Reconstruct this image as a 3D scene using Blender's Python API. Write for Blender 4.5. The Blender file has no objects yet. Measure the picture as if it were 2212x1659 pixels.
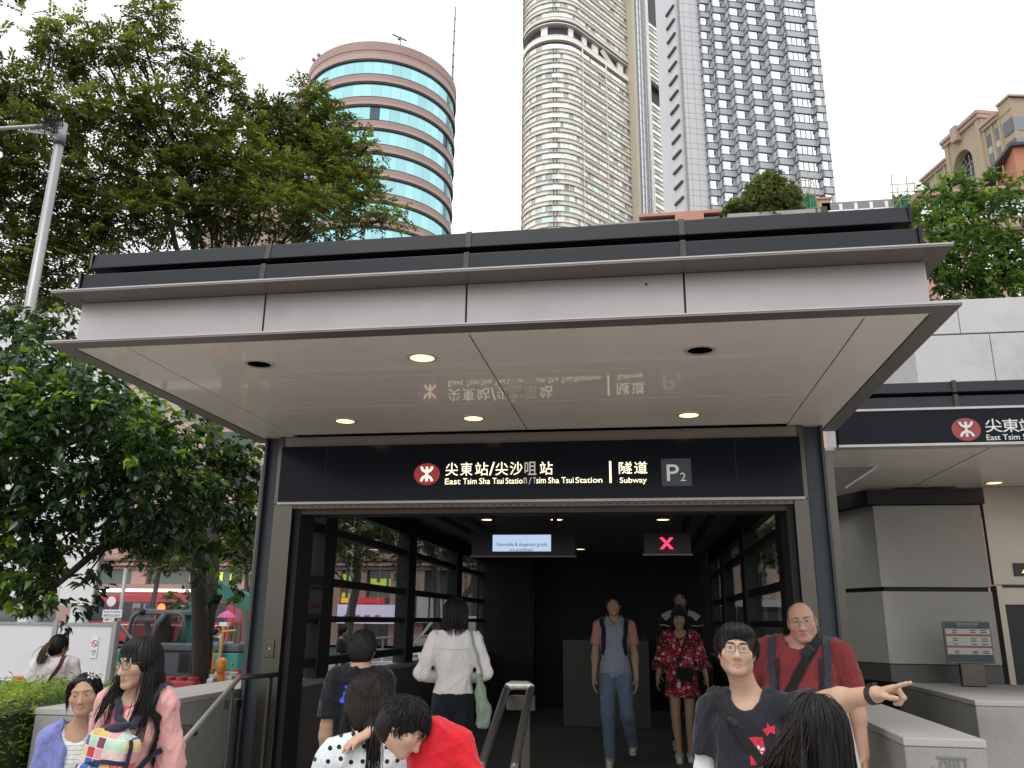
import bpy, bmesh, math, random
import numpy as np
from mathutils import Vector, Matrix
from mathutils.bvhtree import BVHTree

rng = np.random.default_rng(7)
random.seed(7)
scene = bpy.context.scene
C = scene.collection
GZ = -1.68          # plaza level; the camera's eye is the origin, X runs along the entrance front, Y into the station
FZ = -1.45          # floor inside the entrance, two steps up

# ---------------------------------------------------------------- camera
FPX, CXP, CYP = 1790.0, 1106.0, 829.5
TH, RO, YA = math.radians(15.9), math.radians(0.64), math.radians(8.9)
cF = np.array([-math.sin(YA)*math.cos(TH), math.cos(YA)*math.cos(TH), math.sin(TH)])
_R0 = np.array([math.cos(YA), math.sin(YA), 0.0])
_U0 = np.cross(_R0, cF)
cR = _R0*math.cos(RO)+_U0*math.sin(RO)
cU = -_R0*math.sin(RO)+_U0*math.cos(RO)
cam_data = bpy.data.cameras.new('camera')
cam = bpy.data.objects.new('camera', cam_data)
C.objects.link(cam)
cam.matrix_world = Matrix(((cR[0], cU[0], -cF[0], 0), (cR[1], cU[1], -cF[1], 0), (cR[2], cU[2], -cF[2], 0), (0, 0, 0, 1)))
cam_data.sensor_width = 36.0
cam_data.lens = 36.0*FPX/2212.0
cam_data.clip_start = 0.05
cam_data.clip_end = 3000.0
scene.camera = cam

def at(x, y, Y):
    """the point at depth Y seen in the direction measured at (x, y) on the survey picture"""
    d = cF+cR*(x-CXP)/FPX-cU*(y-CYP)/FPX
    return d*(Y/d[1])

# ---------------------------------------------------------------- world, sun, exposure
world = bpy.data.worlds.new('World')
scene.world = world
world.use_nodes = True
wn, wl = world.node_tree.nodes, world.node_tree.links
wn.clear()
w_out = wn.new('ShaderNodeOutputWorld')
w_sky = wn.new('ShaderNodeTexSky')
w_sky.sky_type = 'NISHITA'
w_sky.sun_disc = False
SUN_EL, SUN_AZ = math.radians(62), math.radians(200)
w_sky.sun_elevation = SUN_EL
w_sky.sun_rotation = SUN_AZ
w_sky.dust_density = 4.0
w_b1 = wn.new('ShaderNodeBackground')
w_b1.inputs['Strength'].default_value = 0.10
wl.new(w_sky.outputs[0], w_b1.inputs['Color'])
w_b2 = wn.new('ShaderNodeBackground')          # the closed cloud layer
w_b2.inputs['Color'].default_value = (0.97, 0.985, 1.0, 1)
w_b2.inputs['Strength'].default_value = 1.05
w_mix = wn.new('ShaderNodeMixShader')
w_mix.inputs[0].default_value = 0.88
wl.new(w_b1.outputs[0], w_mix.inputs[1])
wl.new(w_b2.outputs[0], w_mix.inputs[2])
wl.new(w_mix.outputs[0], w_out.inputs['Surface'])
sun_d = bpy.data.lights.new('sun', 'SUN')
sun_d.energy = 0.9
sun_d.angle = math.radians(25)
sun_d.color = (1.0, 0.97, 0.93)
sun = bpy.data.objects.new('sun', sun_d)
C.objects.link(sun)
# sun_rotation is measured from +Y towards +X
_sd = Vector((math.sin(SUN_AZ)*math.cos(SUN_EL), math.cos(SUN_AZ)*math.cos(SUN_EL), math.sin(SUN_EL)))
sun.rotation_euler = _sd.to_track_quat('Z', 'Y').to_euler()
vs = scene.view_settings
vs.view_transform = 'Standard'
vs.look = 'None'
vs.gamma = 1.0
vs.exposure = 0.55
vs.use_curve_mapping = False
scene.render.engine = 'CYCLES'
cy = scene.cycles
cy.use_denoising = True
cy.max_bounces = 8
cy.diffuse_bounces = 3
cy.glossy_bounces = 4
cy.transmission_bounces = 6
cy.transparent_max_bounces = 12
cy.caustics_reflective = False
cy.caustics_refractive = False
cy.sample_clamp_indirect = 6.0

# ---------------------------------------------------------------- materials
MATS = {}
def lin(c):
    return tuple((v/12.92 if v <= .04045 else ((v+.055)/1.055)**2.4) for v in c)

def M(name, col, rough=.55, metal=0.0, var=.12, vs=3.0, bump=0.0, bs=40.0, coords='Object', stretch=(1, 1, 1),
      spec=.5, coat=0.0, coat_rough=.05, hue=None, dirt=0.0, dirt_scale=1.2, sss=0.0, sheen=0.0, bd=.01):
    if name in MATS:
        return MATS[name]
    m = bpy.data.materials.new(name)
    m.use_nodes = True
    nt = m.node_tree
    N, L = nt.nodes, nt.links
    b = N['Principled BSDF']
    b.inputs['Roughness'].default_value = rough
    b.inputs['Metallic'].default_value = metal
    b.inputs['Specular IOR Level'].default_value = spec
    if coat:
        b.inputs['Coat Weight'].default_value = coat
        b.inputs['Coat Roughness'].default_value = coat_rough
    if sss:
        b.inputs['Subsurface Weight'].default_value = sss
        b.inputs['Subsurface Radius'].default_value = (.012, .005, .003)
        b.inputs['Subsurface Scale'].default_value = 1.0
    if sheen:
        b.inputs['Sheen Weight'].default_value = sheen
        b.inputs['Sheen Roughness'].default_value = .5
    tc = N.new('ShaderNodeTexCoord')
    mp = N.new('ShaderNodeMapping')
    mp.inputs['Scale'].default_value = stretch
    L.new(tc.outputs[coords], mp.inputs['Vector'])
    base = (*col, 1)
    if var or hue:
        nz = N.new('ShaderNodeTexNoise')
        nz.inputs['Scale'].default_value = vs
        nz.inputs['Detail'].default_value = 5
        nz.inputs['Roughness'].default_value = .6
        L.new(mp.outputs[0], nz.inputs['Vector'])
        mx = N.new('ShaderNodeMix')
        mx.data_type = 'RGBA'
        c2 = hue if hue else tuple(min(1, v*(1+var*1.6)) for v in col)
        mx.inputs['A'].default_value = (*[v*(1-var*1.6) for v in col], 1)
        mx.inputs['B'].default_value = (*c2, 1)
        L.new(nz.outputs['Fac'], mx.inputs['Factor'])
        src = mx.outputs['Result']
        if dirt:
            n2 = N.new('ShaderNodeTexNoise')
            n2.inputs['Scale'].default_value = dirt_scale
            n2.inputs['Detail'].default_value = 8
            n2.inputs['Roughness'].default_value = .7
            L.new(tc.outputs[coords], n2.inputs['Vector'])
            rp = N.new('ShaderNodeMapRange')
            rp.inputs['From Min'].default_value = .5
            rp.inputs['From Max'].default_value = .75
            rp.inputs['To Max'].default_value = dirt
            L.new(n2.outputs['Fac'], rp.inputs['Value'])
            m2 = N.new('ShaderNodeMix')
            m2.data_type = 'RGBA'
            L.new(rp.outputs[0], m2.inputs['Factor'])
            L.new(src, m2.inputs['A'])
            m2.inputs['B'].default_value = (*[v*.35 for v in col], 1)
            src = m2.outputs['Result']
            rr = N.new('ShaderNodeMapRange')
            rr.inputs['To Min'].default_value = rough
            rr.inputs['To Max'].default_value = min(1, rough+.25)
            L.new(n2.outputs['Fac'], rr.inputs['Value'])
            L.new(rr.outputs[0], b.inputs['Roughness'])
        L.new(src, b.inputs['Base Color'])
    else:
        b.inputs['Base Color'].default_value = base
    if bump:
        nb = N.new('ShaderNodeTexNoise')
        nb.inputs['Scale'].default_value = bs
        nb.inputs['Detail'].default_value = 4
        L.new(mp.outputs[0], nb.inputs['Vector'])
        bp = N.new('ShaderNodeBump')
        bp.inputs['Strength'].default_value = bump
        bp.inputs['Distance'].default_value = bd
        L.new(nb.outputs['Fac'], bp.inputs['Height'])
        L.new(bp.outputs[0], b.inputs['Normal'])
    MATS[name] = m
    return m

def emit(name, col, strength, base=(.02, .02, .02)):
    if name in MATS:
        return MATS[name]
    m = bpy.data.materials.new(name)
    m.use_nodes = True
    b = m.node_tree.nodes['Principled BSDF']
    b.inputs['Base Color'].default_value = (*base, 1)
    b.inputs['Emission Color'].default_value = (*col, 1)
    b.inputs['Emission Strength'].default_value = strength
    b.inputs['Roughness'].default_value = .3
    MATS[name] = m
    return m

def glass(name, tint=(.7, .75, .73), gloss=1.0, rough=.01):
    """thin window glass: a tinted see-through sheet with a mirror reflection that grows towards grazing angles"""
    if name in MATS:
        return MATS[name]
    m = bpy.data.materials.new(name)
    m.use_nodes = True
    N, L = m.node_tree.nodes, m.node_tree.links
    N.clear()
    o = N.new('ShaderNodeOutputMaterial')
    t = N.new('ShaderNodeBsdfTransparent')
    t.inputs['Color'].default_value = (*tint, 1)
    g = N.new('ShaderNodeBsdfGlossy')
    g.inputs['Roughness'].default_value = rough
    g.inputs['Color'].default_value = (gloss, gloss, gloss, 1)
    lw = N.new('ShaderNodeLayerWeight')
    lw.inputs['Blend'].default_value = .5
    pw = N.new('ShaderNodeMath')
    pw.operation = 'POWER'
    pw.inputs[1].default_value = 4.0
    L.new(lw.outputs['Facing'], pw.inputs[0])
    fr = N.new('ShaderNodeMapRange')
    fr.inputs['To Min'].default_value = .04
    fr.inputs['To Max'].default_value = 1.0
    L.new(pw.outputs[0], fr.inputs['Value'])
    mx = N.new('ShaderNodeMixShader')
    L.new(fr.outputs[0], mx.inputs[0])
    L.new(t.outputs[0], mx.inputs[1])
    L.new(g.outputs[0], mx.inputs[2])
    L.new(mx.outputs[0], o.inputs['Surface'])
    MATS[name] = m
    return m

def facade_glass(name, col, refl=.6, rough=.03, var=.25, vs=.5):
    """reflecting curtain-wall glass of a far building"""
    if name in MATS:
        return MATS[name]
    m = bpy.data.materials.new(name)
    m.use_nodes = True
    N, L = m.node_tree.nodes, m.node_tree.links
    b = N['Principled BSDF']
    b.inputs['Metallic'].default_value = refl
    b.inputs['Roughness'].default_value = rough
    oi = N.new('ShaderNodeObjectInfo')
    mp = N.new('ShaderNodeMapRange')
    mp.inputs['To Min'].default_value = 1-var
    mp.inputs['To Max'].default_value = 1+var
    L.new(oi.outputs['Random'], mp.inputs['Value'])
    hs = N.new('ShaderNodeHueSaturation')
    hs.inputs['Color'].default_value = (*col, 1)
    L.new(mp.outputs[0], hs.inputs['Value'])
    L.new(hs.outputs[0], b.inputs['Base Color'])
    MATS[name] = m
    return m

def leafmat(name, dark, mid, light, trans=.35, rough=.45, spec=.4):
    if name in MATS:
        return MATS[name]
    m = bpy.data.materials.new(name)
    m.use_nodes = True
    N, L = m.node_tree.nodes, m.node_tree.links
    b = N['Principled BSDF']
    b.inputs['Roughness'].default_value = rough
    b.inputs['Specular IOR Level'].default_value = spec
    a = N.new('ShaderNodeAttribute')
    a.attribute_name = 'tone'
    r = N.new('ShaderNodeValToRGB')
    r.color_ramp.elements[0].color = (*dark, 1)
    r.color_ramp.elements[1].color = (*light, 1)
    e = r.color_ramp.elements.new(.55)
    e.color = (*mid, 1)
    L.new(a.outputs['Fac'], r.inputs['Fac'])
    L.new(r.outputs[0], b.inputs['Base Color'])
    t = N.new('ShaderNodeBsdfTranslucent')
    br = N.new('ShaderNodeMix')
    br.data_type = 'RGBA'
    br.blend_type = 'MULTIPLY'
    br.inputs['Factor'].default_value = 1
    br.inputs['B'].default_value = (1.3, 1.45, .6, 1)
    L.new(r.outputs[0], br.inputs['A'])
    L.new(br.outputs['Result'], t.inputs['Color'])
    mx = N.new('ShaderNodeMixShader')
    mx.inputs[0].default_value = trans
    L.new(b.outputs[0], mx.inputs[1])
    L.new(t.outputs[0], mx.inputs[2])
    L.new(mx.outputs[0], N['Material Output'].inputs['Surface'])
    MATS[name] = m
    return m

# ---------------------------------------------------------------- mesh helpers
class MB:
    def __init__(s):
        s.v = []
        s.f = []
    def add(s, vs, fs):
        k = len(s.v)
        s.v += [tuple(map(float, p)) for p in vs]
        s.f += [tuple(i+k for i in f) for f in fs]
        return s
    def box(s, x0, x1, y0, y1, z0, z1):
        return s.add([(x0, y0, z0), (x1, y0, z0), (x1, y1, z0), (x0, y1, z0), (x0, y0, z1), (x1, y0, z1), (x1, y1, z1), (x0, y1, z1)],
                     [(0, 3, 2, 1), (4, 5, 6, 7), (0, 1, 5, 4), (1, 2, 6, 5), (2, 3, 7, 6), (3, 0, 4, 7)])
    def obox(s, c, ux, uy, uz):
        """box about c with half-extent vectors"""
        c, ux, uy, uz = map(np.asarray, (c, ux, uy, uz))
        P = [c+a*ux+b*uy+d*uz for d in (-1, 1) for (a, b) in ((-1, -1), (1, -1), (1, 1), (-1, 1))]
        return s.add(P, [(0, 3, 2, 1), (4, 5, 6, 7), (0, 1, 5, 4), (1, 2, 6, 5), (2, 3, 7, 6), (3, 0, 4, 7)])
    def prism(s, poly, z0, z1):
        n = len(poly)
        P = [(x, y, z0) for x, y in poly]+[(x, y, z1) for x, y in poly]
        F = [tuple(range(n-1, -1, -1)), tuple(range(n, 2*n))]+[(i, (i+1) % n, n+(i+1) % n, n+i) for i in range(n)]
        return s.add(P, F)
    def extrude(s, poly, d):
        """closed 3-D polygon pushed along d"""
        n = len(poly)
        d = np.asarray(d, float)
        P = [np.asarray(p, float) for p in poly]
        P = P+[p+d for p in P]
        F = [tuple(range(n-1, -1, -1)), tuple(range(n, 2*n))]+[(i, (i+1) % n, n+(i+1) % n, n+i) for i in range(n)]
        return s.add(P, F)
    def tube(s, path, r, n=8, caps=True):
        path = [np.asarray(p, float) for p in path]
        m = len(path)
        rs = r if isinstance(r, (list, tuple, np.ndarray)) else [r]*m
        up = None
        V = []
        for i, p in enumerate(path):
            d = path[min(i+1, m-1)]-path[max(i-1, 0)]
            d = d/(np.linalg.norm(d)+1e-9)
            if up is None:
                up = np.array([0, 0, 1.0]) if abs(d[2]) < .9 else np.array([1.0, 0, 0])
            a = np.cross(d, up)
            a /= np.linalg.norm(a)+1e-9
            b = np.cross(a, d)
            up = b
            for j in range(n):
                t = 2*math.pi*j/n
                V.append(p+rs[i]*(a*math.cos(t)+b*math.sin(t)))
        Fc = [(i*n+j, i*n+(j+1) % n, (i+1)*n+(j+1) % n, (i+1)*n+j) for i in range(m-1) for j in range(n)]
        if caps:
            Fc += [tuple(range(n-1, -1, -1)), tuple(range((m-1)*n, m*n))]
        return s.add(V, Fc)
    def cyl(s, c, r, z0, z1, n=20, r1=None):
        return s.tube([(c[0], c[1], z0), (c[0], c[1], z1)], [r, r if r1 is None else r1], n)
    def disc(s, c, r, n=24, axis='z'):
        P = []
        for j in range(n):
            t = 2*math.pi*j/n
            P.append((c[0]+r*math.cos(t), c[1]+r*math.sin(t), c[2]) if axis == 'z' else (c[0]+r*math.cos(t), c[1], c[2]+r*math.sin(t)))
        return s.add(P, [tuple(range(n))])
    def ring(s, c, r0, r1, h, n=28):
        """flat ring about a vertical axis from z=c[2] up by h"""
        V = []
        for r, z in ((r0, 0), (r1, 0), (r1, h), (r0, h)):
            V += [(c[0]+r*math.cos(2*math.pi*j/n), c[1]+r*math.sin(2*math.pi*j/n), c[2]+z) for j in range(n)]
        Fc = []
        for k in range(4):
            a, b = k*n, ((k+1) % 4)*n
            Fc += [(a+j, b+j, b+(j+1) % n, a+(j+1) % n) for j in range(n)]
        return s.add(V, Fc)
    def ball(s, c, r, n=10, m=7):
        rx, ry, rz = (r, r, r) if not isinstance(r, (tuple, list)) else r
        V = [(c[0], c[1], c[2]-rz)]
        for i in range(1, m):
            p = -math.pi/2+math.pi*i/m
            V += [(c[0]+rx*math.cos(p)*math.cos(2*math.pi*j/n), c[1]+ry*math.cos(p)*math.sin(2*math.pi*j/n), c[2]+rz*math.sin(p)) for j in range(n)]
        V.append((c[0], c[1], c[2]+rz))
        Fc = [(0, 1+(j+1) % n, 1+j) for j in range(n)]
        for i in range(m-2):
            a = 1+i*n
            Fc += [(a+j, a+(j+1) % n, a+n+(j+1) % n, a+n+j) for j in range(n)]
        t = len(V)-1
        a = 1+(m-2)*n
        Fc += [(a+j, a+(j+1) % n, t) for j in range(n)]
        return s.add(V, Fc)

def mesh_from(name, v, f, smooth=False):
    me = bpy.data.meshes.new(name)
    me.from_pydata(v, [], f)
    if smooth:
        me.shade_smooth()
    me.update()
    return me

def np_mesh(name, V, Fq, smooth=True):
    """numpy arrays: V (n,3), Fq (m,k)"""
    me = bpy.data.meshes.new(name)
    V = np.ascontiguousarray(V, dtype=np.float32)
    Fq = np.ascontiguousarray(Fq, dtype=np.int32)
    m, k = Fq.shape
    me.vertices.add(len(V))
    me.vertices.foreach_set('co', V.ravel())
    me.loops.add(m*k)
    me.loops.foreach_set('vertex_index', Fq.ravel())
    me.polygons.add(m)
    me.polygons.foreach_set('loop_start', np.arange(0, m*k, k, dtype=np.int32))
    me.polygons.foreach_set('loop_total', np.full(m, k, dtype=np.int32))
    if smooth:
        me.polygons.foreach_set('use_smooth', np.ones(m, dtype=bool))
    me.update(calc_edges=True)
    return me

def tag(o, label=None, cat=None, group=None, kind=None):
    if label: o['label'] = label
    if cat: o['category'] = cat
    if group: o['group'] = group
    if kind: o['kind'] = kind
    return o

def link(name, me, mat, parent=None, local=False, bev=0.0, smooth_angle=None):
    o = bpy.data.objects.new(name, me)
    if mat is not None:
        me.materials.clear()
        for m_ in (mat if isinstance(mat, (list, tuple)) else [mat]):
            me.materials.append(m_)
    C.objects.link(o)
    if parent is not None:
        o.parent = parent
        if not local:
            o.matrix_parent_inverse = parent.matrix_basis.inverted()
    if bev:
        b = o.modifiers.new('bevel', 'BEVEL')
        b.width = bev
        b.segments = 2
        b.limit_method = 'ANGLE'
    return o

def part(name, mb, mat, parent=None, local=False, smooth=False, bev=0.0, kind=None, label=None):
    o = link(name, mesh_from(name, mb.v, mb.f, smooth), mat, parent, local, bev)
    if kind: o['kind'] = kind
    if label: o['label'] = label
    return o

def thing(name, label, cat, loc=(0, 0, 0), rz=0.0, group=None):
    o = bpy.data.objects.new(name, None)
    o.empty_display_size = .1
    o.location = tuple(float(v) for v in loc)
    o.rotation_euler = (0, 0, rz)
    C.objects.link(o)
    return tag(o, label, cat, group)

def single(name, mb, mat, label, cat, group=None, smooth=False, bev=0.0):
    return tag(part(name, mb, mat, None, smooth=smooth, bev=bev), label, cat, group)

def struct(name, mb, mat, **k):
    return tag(part(name, mb, mat, **k), kind='structure')

def copy_tree(o, parent=None, kids=None):
    c = o.copy()
    C.objects.link(c)
    if parent is not None:
        c.parent = parent
    for ch in (kids[o.name] if kids else list(o.children)):
        copy_tree(ch, c, None)
    return c

def text_mesh(s, size, offset=0.0, align='LEFT', spacing=1.0, extrude=0.0, shear=0.0):
    cu = bpy.data.curves.new('lettering', 'FONT')
    cu.body = s
    cu.size = size
    cu.offset = offset
    cu.align_x = align
    cu.space_character = spacing
    cu.extrude = extrude
    cu.shear = shear
    cu.resolution_u = 4
    o = bpy.data.objects.new('lettering', cu)
    C.objects.link(o)
    bpy.context.view_layer.update()
    dg = bpy.context.evaluated_depsgraph_get()
    me = bpy.data.meshes.new_from_object(o.evaluated_get(dg))
    bpy.data.objects.remove(o)
    return me

def lettering(name, s, x, y, z, w, h, mat, parent, offset=0.0, face=(1, 0), up=None, spacing=1.0, extrude=.0):
    """writing fitted to w x h (metres) with its lower left corner at (x,y,z); runs along face in plan"""
    me = text_mesh(s, 1.0, offset, spacing=spacing, extrude=extrude)
    n = len(me.vertices)
    co = np.empty(n*3, np.float32)
    me.vertices.foreach_get('co', co)
    co = co.reshape(-1, 3)
    lo, hi = co.min(0), co.max(0)
    sx = w/(hi[0]-lo[0]) if w else h/(hi[1]-lo[1])
    sy = h/(hi[1]-lo[1]) if h else sx
    u = (co[:, 0]-lo[0])*sx
    v = (co[:, 1]-lo[1])*sy
    d = co[:, 2]
    fx, fy = face
    out = np.stack([x+u*fx+d*fy, y+u*fy-d*fx, z+v], 1)
    me.vertices.foreach_set('co', out.astype(np.float32).ravel())
    me.update()
    return link(name, me, mat, parent)
# ================================================================ ground
m_pave = M('paving', (.40, .38, .355), .75, var=.15, vs=6, bump=.25, bs=90, dirt=.5, dirt_scale=.8)
m_tile_floor = M('granite_floor', (.10, .10, .095), .5, var=.2, vs=30, dirt=.4)
m_road = M('asphalt', (.05, .05, .052), .85, var=.2, vs=8, bump=.4, bs=120)
g = MB()
g.add([(-900, -300, GZ-.16), (900, -300, GZ-.16), (900, 1500, GZ-.16), (-900, 1500, GZ-.16)], [(0, 1, 2, 3)])
struct('ground', g, M('earth', (.16, .15, .13), .9))
g = MB().box(-60, 60, -30, 34, GZ-.14, GZ-.012)
struct('plaza_bed', g, M('joint_sand', (.12, .115, .11), .9))
g = MB().box(-120, 40, 36, 52, GZ-.155, GZ-.12)
struct('road', g, m_road)
g = MB()
for k in range(14):
    g.box(-95+k*8, -92+k*8, 43.9, 44.05, GZ-.12, GZ-.112)
struct('road_marking', g, M('road_paint', (.75, .75, .72), .6))
# paving slabs of the plaza, each a slab of its own near the entrance, the far ones one mesh
slab = MB().box(0, .592, 0, .592, -.05, 0)
slab_me = mesh_from('paving_slab', slab.v, slab.f)
slab_me.materials.append(m_pave)
plaza = tag(part('plaza', MB().box(-30, 30, -30, 34, GZ-.03, GZ-.0115), M('joint_sand', (.12, .115, .11))), kind='structure')
far = MB()
for i in range(-34, 26):
    for j in range(-4, 20):
        x, y = i*.6, j*.6
        if -4.2 < x < 1.6 and y > 5.6: continue
        if -10 <= i < 6 and 2 <= j < 12:
            o = bpy.data.objects.new('paving_slab', slab_me)
            o.location = (x, y, GZ+rng.uniform(-.002, .002))
            o.parent = plaza
            C.objects.link(o)
        else:
            far.box(x, x+.592, y, y+.592, GZ-.05, GZ+rng.uniform(-.002, .002))
part('paving', far, m_pave, plaza, kind='stuff')

# ================================================================ station entrance
m_clad = M('champagne_panel', (.49, .46, .45), .38, metal=.9, var=.03, vs=1.3, bump=.015, bs=3, dirt=.08, dirt_scale=2.0)
m_lip = M('bronze_trim', (.20, .18, .17), .38, metal=.5, var=.06, vs=2)
m_lipedge = M('pale_trim_edge', (.47, .44, .42), .35, metal=.4, var=.12, vs=6)
m_soff = M('soffit_panel', (.76, .70, .63), .34, var=.03, vs=.9, coat=.55, coat_rough=.025, dirt=.14, dirt_scale=1.3)
m_bar = M('charcoal_rail', (.020, .022, .027), .5, metal=.0, spec=.28, var=.06, vs=2, bump=.02, bs=30)
m_bar2 = M('charcoal_sleeve', (.018, .018, .02), .6, metal=.0, var=.35, vs=22, hue=(.085, .083, .08))
m_black = M('black_lining', (.012, .012, .014), .6, var=.1)
m_dark = M('dark_frame', (.020, .023, .024), .42, metal=.35, var=.12, vs=5)
m_chan = M('blue_steel', (.050, .058, .068), .42, metal=.4, var=.18, vs=2.2)
m_stain = M('brushed_steel', (.115, .105, .088), .28, metal=1.0, var=.05, vs=.9, bump=.02, bs=5, stretch=(1, 1, 30))
m_beam = M('bronze_beam', (.27, .235, .21), .42, metal=.35, var=.05)
m_brown = M('shutter_housing', (.065, .048, .040), .5, metal=.2, var=.15, vs=4)
m_gran = M('grey_granite', (.30, .29, .27), .62, var=.10, vs=45, bump=.10, bs=160, dirt=.35, dirt_scale=1.6)
m_gran_top = M('granite_coping', (.40, .385, .36), .55, var=.08, vs=40, bump=.08, bs=160, dirt=.25, dirt_scale=2)
m_gran_dark = M('dark_granite', (.075, .078, .072), .35, var=.2, vs=60)
m_ceil = M('ceiling_panel', (.20, .19, .18), .45, var=.05)
m_gran_in = M('shaded_inner_granite', (.10, .095, .085), .5, var=.12, vs=40, dirt=.2)  # granite darkened for the dim interior, its shade put into the colour
m_glass = glass('tinted_glass', (.80, .83, .82))
m_lamp = emit('warm_lamp', (1.0, .62, .24), 2.6)
m_lamp_dim = emit('inner_lamp', (1.0, .70, .38), 2.4)

SZ = 1.60
ent = thing('station_entrance', 'grey metal and glass subway entrance with a deep flat canopy', 'building', (-.95, 7.2, GZ))
XL, XR, YF = -3.585, 1.685, 4.33
# lips (a flange below and one above the fascia)
for nm, z, xl, xr in (('lower_flange', SZ, XL, XR), ('upper_flange', 1.935, XL-.02, XR+.0)):
    d = .115
    e = part(nm, MB().extrude([(xl, YF, z), (xr, YF, z), (xr-d, YF+d, z), (xl+d, YF+d, z)], (0, 0, .018)), m_lip, ent)
    part('flange_edge', MB().box(xl-.001, xr+.001, YF-.003, YF, z+.011, z+.019), m_lipedge, e)
    part(nm, MB().extrude([(xl, YF, z), (xl+d, YF+d, z), (xl+d, 7.32, z), (xl, 7.32, z)], (0, 0, .018)), m_lip, ent)
    part(nm, MB().extrude([(xr, YF, z), (xr, 7.34, z), (xr-d, 7.34, z), (xr-d, YF+d, z)], (0, 0, .018)), m_lip, ent)
# the upper flange is a wide shelf over the fascia
part('shelf_soffit', MB().extrude([(XL+.095, YF+.117, 1.938), (XR-.115, YF+.117, 1.938), (XR-.115, 4.7, 1.938), (XL+.095, 4.7, 1.938)], (0, 0, .014)), m_lip, ent)
# fascia panels
fj = [-3.53, at(570, 690, 4.53)[0], at(1008, 640, 4.53)[0], at(1478, 620, 4.53)[0], 1.603]
for a, b in zip(fj[:-1], fj[1:]):
    part('fascia_panel', MB().box(a+.005, b-.005, 4.525, 4.545, SZ+.02, 1.937), m_clad, ent, bev=.003)
part('fascia_backing', MB().box(-3.527, 1.600, 4.535, 4.56, SZ+.024, 1.934), m_black, ent)
for x0, x1 in ((-3.53, -3.512), (1.585, 1.603)):
    part('side_fascia', MB().box(x0, x1, 4.547, 7.3, SZ+.02, 1.934), m_clad, ent)
# roof rails
bj = [at(200, 560, 4.66)[0], at(580, 535, 4.66)[0], at(1012, 515, 4.66)[0], at(1472, 487, 4.66)[0], at(1965, 470, 4.66)[0]]
for z0, z1, y, ex in ((1.955, 2.185, 4.60, .022), (2.243, 2.352, 4.655, 0)):
    for i, (a, b) in enumerate(zip(bj[:-1], bj[1:])):
        a -= ex*(i == 0); b += ex*(i == 3)
        pr = [(a+.004, y, z0), (a+.004, y+.02, z1), (a+.004, y+.16, z1+.004), (a+.004, y+.16, z0)]
        o = part('roof_rail', MB().extrude(pr, (b-a-.008, 0, 0)), m_bar, ent, bev=.006)
        if i < 3:
            pr = [(b-.018, y-.009, z0-.004), (b-.018, y+.014, z1+.006), (b-.018, y+.168, z1+.009), (b-.018, y+.168, z0)]
            part('rail_sleeve', MB().extrude(pr, (.036, 0, 0)), m_bar2, ent, bev=.004)
    part('rail_end_cap', MB().box(bj[0]-ex-.012, bj[0]-ex+.003, y, y+.16, z0, z1+.008), m_stain, ent)
    part('rail_end_cap', MB().box(bj[-1]+ex-.003, bj[-1]+ex+.012, y, y+.16, z0, z1+.008), m_bar, ent)
part('roof_core', MB().box(bj[0]+.06, bj[-1]-.05, 4.83, 17.6, 1.66, 2.30), m_black, ent)
# soffit panels
gx = [-3.468, -3.134, -.963, 1.240, 1.568]
gy = [4.447, 5.285, 6.065, 7.03]
for i in range(4):
    if i in (0, 3):
        part('soffit_panel', MB().box(gx[i]+.005, gx[i+1]-.005, gy[0]+.006, 7.33, SZ+.006, SZ+.026), m_soff, ent, bev=.002)
    else:
        for j in range(3):
            part('soffit_panel', MB().box(gx[i]+.005, gx[i+1]-.005, gy[j]+.006, gy[j+1]-.003, SZ+.006, SZ+.026), m_soff, ent, bev=.002)
part('soffit_backing', MB().box(-3.47, 1.566, 4.56, 7.34, SZ+.028, SZ+.05), m_black, ent)
# head beam, shutter box
part('head_beam', MB().box(-3.235, 1.335, 7.10, 7.28, 1.505, 1.598), m_beam, ent)
part('head_trim', MB().box(-3.235, 1.335, 7.06, 7.2, .978, 1.000), m_lipedge, ent)
part('shutter_slot', MB().box(-3.10, 1.245, 7.10, 7.17, .945, .977), M('pale_brown_trim', (.20, .16, .13), .5, metal=.2), ent)
sl = part('shutter_housing', MB().box(-3.10, 1.245, 7.171, 7.42, .90, .975), m_brown, ent)
for k in range(60):
    part('slat_hole', MB().box(-3.08+k*.072, -3.045+k*.072, 7.096, 7.1, .957, .963), m_black, sl)
# columns
for s, xs in ((-1, (-3.50, -3.425, -3.275, -3.100)), (1, (1.615, 1.53, 1.365, 1.250))):
    o0, o1, o2, o3 = xs
    part('column_cladding', MB().box(*sorted((o2, o3)), 7.09, 7.50, GZ, .985), m_stain, ent, bev=.004)
    part('column_cladding', MB().box(*sorted((o2+s*.0, o2-s*.045)), 7.085, 7.30, .988, 1.60), m_stain, ent)
    part('column_channel', MB().box(*sorted((o1, o2+s*.008)), 7.17, 7.45, GZ, SZ+.004), m_chan, ent)
    part('channel_flange', MB().box(*sorted((o1, o1-s*.022)), 7.11, 7.17, GZ, SZ+.004), m_chan, ent)
    part('shadow_gap', MB().box(*sorted((o2+s*.001, o2+s*.012)), 7.12, 7.175, GZ, SZ), m_black, ent)
    part('column_cladding', MB().box(*sorted((o0+s*.005, o1+s*.006)), 7.24, 7.62, GZ, 1.38), m_stain, ent, bev=.004)
    part('door_jamb', MB().box(*sorted((o3-s*.002, o3-s*.055)), 7.16, 7.5, FZ, .945), m_black, ent)
part('key_switch', MB().box(-3.235, -3.155, 7.078, 7.0895, -.335, -.195), m_stain, ent, bev=.004)
part('key_switch', MB().box(-3.20, -3.185, 7.070, 7.079, -.265, -.25), m_lipedge, ent)
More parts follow.
